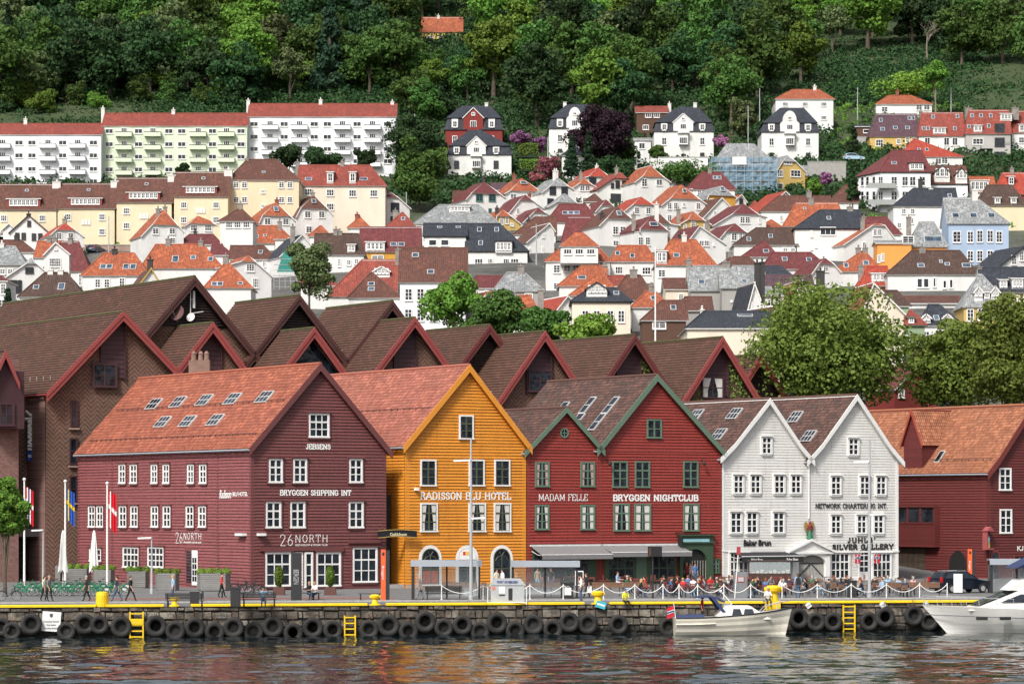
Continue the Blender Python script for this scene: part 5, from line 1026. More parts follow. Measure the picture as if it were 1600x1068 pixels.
Hs(1359,1435,179,212.7,240,(1368,1437),'P','Y','yellow terrace house with dark purple roof',Y=742,wins=[(1374,223,11,10),(1404,221),(1418,219),(1428,219)],sky=((1376,188),(1421,185),(1427,185),(1379,202,1.1,1.1),(1399,200,1.1,1.1),(1418,200,1.1,1.1)),ch=((1439,174),),wc=(3,2),nm='terrace_house')
Hs(1436,1507,177,212,262,(1440,1512),'G','W','white terrace house with mottled red roof and roof terrace',Y=740,wins=[(1449,221),(1479,221),(1492,221),(1493,242)],sky=((1458,183),(1496,182),(1443,201),(1450,201),(1492,201)),dorm=((1468,199,209,20,'f'),),ch=((1513,168,0,1.6),),ws=(8,12),wc=(2,1),nm='terrace_house')
Hs(1509,1579,173,208.5,262,(1514,1580),'G','G','grey terrace house with mottled red roof and glazed stair tower',Y=738,wins=[(1528,221,16,9),(1528,243,16,9),(1543,263,10,7)],sky=((1519,181),(1533,181),(1548,181),(1514,198),(1545,197)),dorm=((1528,195,206,13,'f'),(1572,177,188,18,'f')),ch=((1586,168,0,1.6),),wc=(3,2),nm='terrace_house')
Hs(1581,1640,174.5,207,256,(1583,1640),'G','W','white terrace house with mottled red roof at the right edge',Y=741,wins=[(1597,219,10,9),(1597,242,10,9)],dorm=((1600,194,206,16,'f'),),wc=(3,2),nm='terrace_house')
tw=thing('stair_tower',P(1565,245,735),'grey concrete stair tower with stacked windows in front of the grey terrace','tower');pl=PL(P(1551,200,734),(1,0));m=MB();r=pl.rect(1551,262,1579,188);pl.box(m,r[0],r[1],r[2]-6,r[3],-5,0);m.build('wall',WM['G'],tw)
for y in(200,222,244):swin(tw,pl,1562,y,15,13,WGREY,2,2)
for y in(232,254):
 m=MB();r=pl.rect(1534,y,1551,y-6);pl.box(m,*r,-3,0);m.build('balcony',WM['G'],tw)
Hs(1402,1504,218,245,268,(1428,1430),'R','W','wide red tent-like hip roof below the terrace',Y=716,sky=((1413,231,.7,.7),(1436,234),(1448,234)),wins=[(1466,252),(1476,251)],ws=(9,9),dep=13)
t,pl,rp=Hs(1376,1454,236,268.5,350,(1393,1440),'M','I','large pale corner building with maroon roof and curved balconies',Y=655,wins=[(x,y,9,14)for y in(283,306,330)for x in(1397,1414,1426,1441)]+[(1376,283,7,14),(1376,306,7,14)],sky=((1397,255,1.1,1.1),),dorm=((1432,254,266,22,'f'),),trim=WGREY,wc=(2,2),dep=14,nm='corner_building')
pr=PL(pl.at(0,0)+BK*0,(1,0));q=P(1342,270,661);m=MB();A=pl.at(0,0);Bq=Vector((q.x,q.y+4,0));ze=pl.hit(1400,268.5)[1];zb=zlow(660)
cp=PL((Bq.x,Bq.y),(A.x-Bq.x,A.y-Bq.y));Lc=(A-Bq).length;m.face([cp.at(0,zb),cp.at(Lc,zb),cp.at(Lc,ze),cp.at(0,ze)]);m.face([cp.at(0,zb),cp.at(0,ze),cp.at(0,ze,-8),cp.at(0,zb,-8)]);m.build('side_wall',WM['I'],t)
m=MB();rr=PL(pl.at(0,0)+V(0,7,0),(1,0));a=rr.at(*rr.hit(1393,236));rpoly(m,[cp.at(-.3,ze,.4),cp.at(Lc,ze,.4),a]);rpoly(m,[cp.at(-.3,ze,.4),a,cp.at(-.3,ze,-9)]);m.build('corner_roof',[RM['M'],WGREY],t)
for y in(283,306,330):
 for x in(1348,1356,1366):swin(t,cp,x,y,4.5,14,None,1,2)
for y in(291,317):
 m=MB();a0,a1,z0,z1=pl.rect(1355,y+4,1398,y-4);pl.box(m,a0,a1,z0-.2,z0,0,1.8);pl.box(m,a0,a1,z0,z1,1.72,1.8);m.build('balcony',plain('balcony_grey',(.3,.31,.3,1)),t)
t,pl,rp=Hs(1454,1512,260,287,320,(1454,1512),'B','I','pale house with two white gabled dormers beside the corner building',Y=660,wc=(4,2),trim=WGREY,dorm=((1472,258,284,24,'g'),(1502,262,286,18,'g')))
H=[(1494,1556,277,300,322,(1512,1556),'O','W','orange roof with a white glazed dormer left of the black chimney',dict(dorm=((1530,281,299,30,'f'),),ch=((1563,276,1),))),(1556,1625,271,303,325,(1566,1625),'R','R','red house with white dormer window at the right edge',dict(dorm=((1580,275,290,10,'r'),),ch=((1581,262,0),))),(1527,1604,290,320.6,355,(1542,1581),'D','C','cream house with steep dark brown roof and two small dormers',dict(dorm=((1558.7,308,318,9,'f'),(1584,308,318,9,'f')))),(1396,1496,295,322,372,(1427,1486),'K','W','white house with navy hipped roof and black flue below the corner building',dict(ch=((1438,279,1),(1454,294,2)),wins=[(1412,330),(1426,330),(1405,352),(1424,345)],sky=((1484,306),))),(1482,1576,310.5,348.5,425,(1470,1527),'S','L','light blue town house with slate roof and iron balconies',dict(Y=553,wins=[(1495,370,12,17),(1516,370,9,17),(1531,369,9,18),(1547,369,9,18),(1561,370,9,17),(1495,398,12,14),(1516,400,9,16),(1531,400,9,17),(1547,400,9,17),(1561,400,9,16)],sky=((1493,337,1.3,1.3),(1521,337,1.3,1.3),(1549,337,1.3,1.3)),ch=((1523,296,2,1),),nm='town_house')),(1424,1479,347.6,385,430,(1436,1459),'S','O','orange house with slate roof and long skylight strip',dict(Y=545,sky=((1458,374,3.2,1.5),),ch=((1420,338,0),),wins=[(1412,397)])),(1371,1424,377,380,430,(1371,1424),'S','O','orange flat-roofed house block left of the slate roof',dict(Y=543,wins=[(1373,404,4,11),(1379,402,4,11),(1419,375,17,12)],dep=6)),(1387,1526,392.5,428,482,(1424.5,1500),'D','W','broad white house with dark brown hipped roof and four skylights',dict(Y=487,sky=((1439,415,1.1,1),(1470,409,.5,.8),(1480,413,.8,.8),(1510,415,1.4,1.1)),wins=[(1437,442,8,14),(1447,442,8,14),(1460,441,4,14),(1476,444,5,12),(1486,443,5,13),(1444,471,6,10)],ch=((1441,384,0,1.0),),wc=(1,1))),(1345,1389,417,446,470,(1355,1389),'R','R','bright red metal roof with white framed dormer',dict(dorm=((1375,426,440,26,'f'),),ch=((1345,414,0),))),(1303,1378,394,424,455,(1345,1352),'O','W','orange pyramid roof with skylight below the white tall block',dict(sky=((1353,411,1,1.3),(1322,415)),ch=((1341,386,0),(1352,386,0)))),(1506,1577,430,478.6,560,(1528,1534),'S','Y','yellow house with patched slate pyramid roof and twin dormers',dict(Y=438,dorm=((1528.8,447,469,13,'g'),(1555,447,469,13,'g'),(1542,455,467,9,'f')),wins=[(1516,492),(1533,491),(1550,488),(1568,488)],ws=(10,18))),(1537,1620,418.7,456,505,(1537,1620),'K','c','navy-roofed house with dark dormers behind the yellow house',dict(Y=470,dorm=((1568,436,450,12,'f'),(1590,434,450,18,'f')),ch=((1530,416,0),))),(1444,1502,477,508,590,(1450,1468),'K','W','white house with black tiled roof and two white dormers beside the green house',dict(Y=425,dorm=((1447,490,504,14,'g'),(1480,490,504,14,'g')),sky=((1463,497),),wins=[(1447,526),(1467,526),(1490,522),(1447,546)],ws=(10,17))),(1413,1445,487,508,600,(1420,1425),'G','E','narrow sage green house with small red roof',dict(Y=415,dorm=((1424,495,505,9,'f'),),wins=[(1421,532,9,16)],trim=GT)),(1385,1420,455,478,520,(1385,1402),'D','E','dark brown roof behind the tall cream gable',dict(Y=450,)),(1413,1465,545,575,620,(1437,1465),'M','R','dark red roof low between the street trees',dict(Y=380)),(1079,1185,416.7,453.5,515,(1079,1185),'S','H','rough grey rendered house with wide slate roof and tall chimneys',dict(Y=468,sky=((1096,441,1,1.2),(1163,440,.9,1)),ch=((1134,408,0,1.2),(1076,405,0)),wins=[(1091,478,12,16)],wc=(2,1),dep=10)),(1128,1168,421,449,520,(1135,1137),'S','H','grey pyramid-roofed annex in front of the wide slate roof',dict(Y=461,wins=[(1143,470,2,2)],wc=(1,1),dep=5)),(1074,1233,487.5,513,575,(1100,1203),'K','c','low broad hall with shiny navy hipped roof behind the hotel wings',dict(Y=392,sky=((1164,493,2,1),),ch=((1097,482,2,.5),),dep=16,nm='hall')),(1004,1072,470.7,500,560,(1034,1072),'B','T','brown-tiled house with brown tiled wall behind the flagpole',dict(Y=415,sky=((1052,481),),wins=[(1030,508,20,10)])),(988,1044,456,480,520,(1010,1024),'O','W','orange hipped roof directly left of the flagpole',dict(Y=440,ch=((1018,445,0),),sky=((1021,466),))),(955,1022,431,468,500,(978,1001),'B','W','brown hipped roof with white parapet strip and orange-footed chimney',dict(ch=((990,420,0,1.1),))),(894,985,451,471,545,(922,962),'K','c','cream house with navy roof and four tall windows above the brown ridges',dict(Y=432,dorm=((932.5,441,463,32,'g'),),wins=[(914.4,494),(932.5,494),(953.7,494),(970.6,494)],ws=(10,18),sky=((963,458),),trim=TRK)),(874,946,416.7,446,495,(908,938),'O','W','orange hipped roof with blue skylight below the big white block',dict(sky=((909,434,1.3,1.0),),ch=((945,414,0),))),(892,965,428,461,510,(934,942),'O','W','orange curved roof just behind the navy-roofed cream house',dict(Y=455)),(853,953,384,408,482,(880,932),'O','W','large white block with orange roof tower and balcony',dict(Y=506,wins=[(870,420),(886,418),(900,417),(925,415),(937,415),(870,447,10,10)],ws=(10,12),ch=())),(955,1023,384.6,408.5,450,(965,1010),'O','W','white house with orange hipped roof and little apex gablet',dict(sky=((965,396),(988,400,.8,1.4)),wins=[(967,422,11,11),(1010,423,13,11)],dorm=((988,411,417,28,'f'),)if 0 else(),wc=(3,2),ch=((990,421,0),)if 0 else())),(1025,1117,375.7,413.7,462,(1048,1087),'O','W','white house with large orange roof and white box dormer',dict(sky=((1057,399,1,1),),dorm=((1034,391,411,16,'f'),),wins=[(1034,427,11,11)],ch=((1069,366,2),(1077,400,0)))),(773,848,426.8,454,510,(792,820),'S','H','pale slate hipped roof with tall chimney behind the green trees',dict(Y=470,ch=((814,414,0,1),),wins=[(826,462,12,7)])),(795,841,463,490,530,(811,828),'O','W','small orange roof peeping between the trees',dict(Y=430,ch=((805,460,0),(845,452,0)))),(729,824,350.4,392,440,(705,781),'K','W','white block with broad black tiled roof and roof balcony',dict(Y=549,sky=((749,359),(776,359),(751,380)),dorm=((787,376,393,26,'f'),),wins=[(748,411,12,14),(766,411,7,14),(791,411,9,14),(804,410,12,12)],ch=((815,416,0),)if 0 else(),trim=TRK,wc=(3,2),dep=12)),(663,728,350,369,420,(663,728),'K','W','white block with grey-blue metal roof joined left of the black tiled roof',dict(Y=551,sky=((687,355,.9,.7),(716,355,.9,.7)),wins=[(676,379),(695,379)],ws=(12,9),wc=(1,1),trim=TRK)),(649,778,321,349,385,(686,748),'S','W','broad slate hipped roof with sunken roof terrace',dict(Y=592,dorm=((718,322,331,32,'f'),),ch=((706,339,2),),dep=14)),(625,727,388.6,440,535,(627,722),'B','I','pale blue-white house with large brown roof between red parapets',dict(Y=446,sky=((649,399,1,1),(673,425,1,1)),wins=[(638.4,460),(657,460),(677,460),(697,460),(638,492),(657,492),(677,492)],ws=(11,18),ch=((622,388,0),(658,393,0)),dep=11)),(563,655,355.7,393,430,(572,657),'M','A','amber house with maroon roof, recessed balcony and twin blue skylights',dict(Y=556,sky=((615,382,1.2,1),(627,382,1.2,1)),dorm=((586,377,392,30,'f'),),wins=[(590,402,18,6)],trim=TRW)),(492,568,366,397.5,450,(500,560),'D','W','white house with dark brown roof, red seam and one white dormer',dict(Y=530,dorm=((549,381,394,12,'f'),),wins=[(530,410,4,12),(545,410),(557,408)],ch=((525,357,0),(531,360,0)))),(512,618,407,462,505,(566,612),'G','W','long red-brown roof with grey glazed dormer and red edge boards',dict(Y=468,dorm=((596,416,432,26,'g'),),ch=((562,420,2,.6),))),(546,626,427,464.5,505,(579,582),'B','W','brown tiled pyramid roof with double blue skylight',dict(Y=455,sky=((580,444,1,.9),(580,452,1,.9)))),(1072,1148,270,296,335,(1096,1126.6),'M','W','white house with big maroon hipped roof next to the blue scaffold',dict(sky=((1117,278),(1124,278)),wins=[(1080,299),(1093,300)],ch=((1101,290,1,.6),)if 0 else((1109,262,0),))),(1023,1058,294,309,335,(1023,1058),'G','A','short red roof with amber wall left of the orange gable',dict(Y=652)),(855,933,320,347,392,(874,915),'M','W','maroon roof with three skylights in a row',dict(Y=602,sky=((883,333,1.1,1.1),(892,333,1.1,1.1),(901,333,1.1,1.1)),ch=((919,322,2),))),(879,944,340,377,410,(887,923),'M','W','lower maroon roof with a single skylight on its right slope',dict(Y=584,sky=((927.8,359.7),))),(804,868,340,366,410,(836,868),'B','W','brown roof sloping left above tall white lane houses',dict(Y=583,ch=((826,342,1),),wins=[(849,362),(845,378)],ws=(5,7))),(1147,1245,357,382.5,415,(1181,1237),'D','W','dark brown hipped roof with white walls left of the tall white block',dict(sky=((1170,374),(1204,369)),ch=((1184,365,0),),wins=[(1227,390,7,6),(1239,390,7,6)])),(1160,1214,377.7,401,440,(1192,1195),'M','W','maroon pyramid roof with one blue skylight',dict(sky=((1197,392.6,1,1.2),))),(1190,1294,395.5,420,455,(1207,1267),'M','W','long maroon hipped roof with two open roof windows',dict(sky=((1226,405,.9,1.3),(1264,406,.9,1.3)),wins=[(1250,427,7,7)],ch=((1214,412,0),(1287,404,0,1)))),(1121,1183,402,417,450,(1143,1170),'B','W','low brown roof with two chimneys above the wide slate roof',dict(Y=500,ch=((1141,393,0),(1170,407,0)))),(1200,1234,416.6,430,470,(1200,1220),'K','W','small navy roof under the long maroon roof',dict(Y=480)),(1198,1270,431,449,500,(1198,1270),'P','W','long faded purple roof left of the big street tree',dict(Y=462,ch=((1282,422,1,1.2),))),(1186,1254,449.6,462,520,(1186,1254),'S','W','low slate roof with glazed attic windows beneath the purple roof',dict(Y=450,wins=[(1204,473),(1216,473),(1227,473)],ws=(9,10))),(1242,1347,329,357,440,(1281,1337),'K','W','tall white block with navy roof and pink loggia',dict(Y=560,ch=((1328,322,0,1),),sky=((1295,341),),wins=[(1293.7,361,24,12),(1268,365,3,10),(1268,385,3,10),(1275,385,3,3)],trim=TRK,wc=(3,1),dep=12)),(1226,1321,318,353,385,(1243,1309),'O','W','large orange hipped roof behind the tall white block',dict(ch=((1267,309,0,1),(1283,322,1)),sky=((1257,326,.6,.6),))),(1189,1299,307,330,362,(1216,1290),'B','W','long brown roof above the large orange roof',dict(ch=((1264,298,0,1),),wins=[(1221,341,4,9)])),(1187,1222,344.5,356,380,(1204,1206),'O','W','tiny orange pyramid roof above the dark brown roof',dict(ch=((1194,348,1),))),(1295,1341,289.6,316,345,(1320,1341),'B','W','brown roof left of the corner building',dict()),(1353,1407,340,366,395,(1353,1385),'M','W','glossy dark red roof behind the orange gabled house',dict(ch=((1350,338,0),))),(1252,1290,260,274,290,(1252,1288),'S','A','small slate-roofed amber shed right of the yellow villa',dict(Y=702)),(1169,1193,315,328,345,(1178,1180),'G','W','tiny red pyramid roof below the blue scaffold',dict()),(914,939,304,315,335,(928,930),'B','W','tiny brown hipped roof between orange roofed houses',dict()),(606,647,333,353.5,378,(628,630),'G','W','red-brown pyramid roof with small skylight left of the slate roof',dict(sky=((630,342),),ch=((618,328,0,1),))),(545,577,340.5,356,378,(561,563),'O','W','bright orange small pyramid roof behind the dark brown roof',dict(ch=((558,334,3),))),(484,515,353.5,369,390,(500,502),'O','W','small orange pyramid roof below the brown gabled house',dict(ch=())),(430,454,359.4,373.5,410,(439,441),'O','W','tiny orange pyramid roof next to the orange roof with parapets',dict(ch=((437,345,0),),wins=[(443,384,3,9)])),(369,429,353.5,379.5,415,(369,425),'O','W','orange roof with white parapet and three skylights',dict(Y=585,sky=((391,369.6,1,1.1),(400,369.6,1,1.1),(414,368,.7,.6)),ch=((392,374,0),))),(359,430,384.7,405,435,(370,412),'B','W','brown hipped roof below the orange parapet roof',dict(sky=((407,394),),wins=[(413,412,5,9)])),(280,345,367,382,410,(296,333),'M','W','purple-red metal hip roof with pale top panel',dict(ch=((305,360,1,.5),))),(330,363,383,398.5,425,(330,345),'M','W','maroon side wing right of the metal hip roof',dict()),(344,395,326.5,345.5,410,(374,377),'B','W','tall narrow house with brown pyramid roof and glass veranda',dict(wins=[(358,351),(371,351),(385,351)],ws=(10,9),wc=(3,2),ch=((376,317,0),))),(222,346,383,418.5,455,(243,318),'O','W','large orange roof with three skylights and two tall chimneys',dict(sky=((274,405,1.1,1.7),(302,402.5,.9,1),(329,405,.9,1.1)),ch=((263,372,0),(314,375,0)),wins=[(330,428,3,3)])),(321,392,410,449,500,(353,356),'O','W','orange-red steep pyramid roof with white-framed double skylight',dict(Y=470,sky=((335,444,.9,1),(344,444,.9,1),(375.6,443,.8,.7)),ch=((353,399,0,.9),))),(129,230,396.5,430,500,(162,210),'O','W','white house with orange-red hipped roof and two large roof windows',dict(Y=500,sky=((161,417,1,1.2),(171,417,1,1.2),(197,417,1,1.4),(208,417,1,1.4)),wins=[(152.7,442.6),(167,442.6),(190.7,441)],ws=(8,13),ch=((179,388,1),))),(31,128,427,463,530,(70,105),'D','W','dark brown hipped roof with two white skylights at the lower left',dict(Y=455,sky=((56.5,449,.9,1),(96,448,1,1.7)),wins=[(50,473,12,8),(78,473,6,8)],ch=((79,420,2),(95,420,2)))),(68,138,378.5,423,470,(95,123),'M','W','glossy maroon roof joined to the white gable with round window',dict(Y=525,ch=((110,371,0),(86,370,0)),wins=[(125,437,4,18)])),(55,108,378,402,430,(62,100),'O','W','orange and red roof behind the white round-window gable',dict(Y=545,ch=((77,371,0),))),(-14,52,376,394,425,(-14,34),'B','W','brown roof at the left edge below the black-roofed white house',dict(Y=560,ch=((26,367,1),(37,384,1)))),(-18,38,385.6,413,450,(-4,24),'S','G','slate mansard roof over dark arched windows at the left edge',dict(Y=515,wins=[(4,424,8,8),(16,424,8,8)],ch=((3,379,2),))),(-25,11,352,364,385,(-16,-8),'O','W','orange roof corner at the far left edge',dict(Y=598)),(-25,10,430,439,500,(-25,-2),'M','W','white tall-windowed house corner at the far left edge',dict(Y=470,wins=[(5,451,7,16),(3,475,8,14)])),(730,800,432,450,500,(745,785),'M','W','maroon roof between the pale blue-white house and the pale slate roof',dict(Y=500,wins=[(745,458),(760,458),(780,458)])),(1060,1112,465,485,520,(1070,1100),'B','H','low brown roof in front of the rough grey house',dict(Y=425)),(470,522,428,446,490,(480,512),'G','W','red-brown roof right of the round birch',dict(Y=478,wins=[(500,455),(512,455)])),(940,992,432,447,480,(950,980),'G','W','low red roof squeezed between orange roofs',dict(Y=500)),(640,700,560,575,600,(650,690),'B','W','plain brown roof hidden behind the hotel ridges',dict(Y=395))if 0 else(1040,1078,436,452,490,(1046,1072),'B','c','small brown roof with cream wall left of the rough grey house',dict(Y=475,wins=[(1064,464,7,10)])),(1395,1502,464,474,520,(1400,1498),'B','W','low lean-to brown roof under the broad white house',dict(Y=462)),(1228,1296,470,486,540,(1240,1280),'M','W','maroon roof glimpsed behind the huge street tree',dict(Y=415)),(709,741,299,313,345,(712,735),'B','W','brown annex roof left of the green-windowed house',dict(Y=645,wins=[(714,318,3,9),(722,318,3,9)])),(769,797,287,297,315,(773,797),'P','W','grey-purple shed roof between two gabled houses',dict(Y=672)),]
for x0,x1,yr,ye,yb,xr,roof,wall,lab,k in H:Hs(x0,x1,yr,ye,yb,xr,roof,wall,lab,**k)
t=thing('roof_tower',P(905,400,500),'white roof tower with small orange hip roof on the large white block','tower');pl=PL(P(876,385,501),(1,0));s1=pl.hit(934.5,385)[0];ze=pl.hit(900,385)[1];z0=pl.hit(900,410)[1]
m=MB();pl.box(m,0,s1,z0-.1,ze,-6,0);m.build('wall',WM['W'],t);m=MB();rp=PL(pl.at(0,0,-3),(1,0));A=rp.at(*rp.hit(898,363));B=rp.at(*rp.hit(912,363));E=[pl.at(-.3,ze,.3),pl.at(s1+.3,ze,.3),pl.at(s1+.3,ze,-6.3),pl.at(-.3,ze,-6.3)]
rpoly(m,[E[0],E[1],B,A]);rpoly(m,[E[1],E[2],B]);rpoly(m,[E[2],E[3],A,B]);rpoly(m,[E[3],E[0],A]);m.build('roof',[RM['O'],TRW],t)
for x in(887,905,923):swin(t,pl,x,393,12,8,None,3,1)
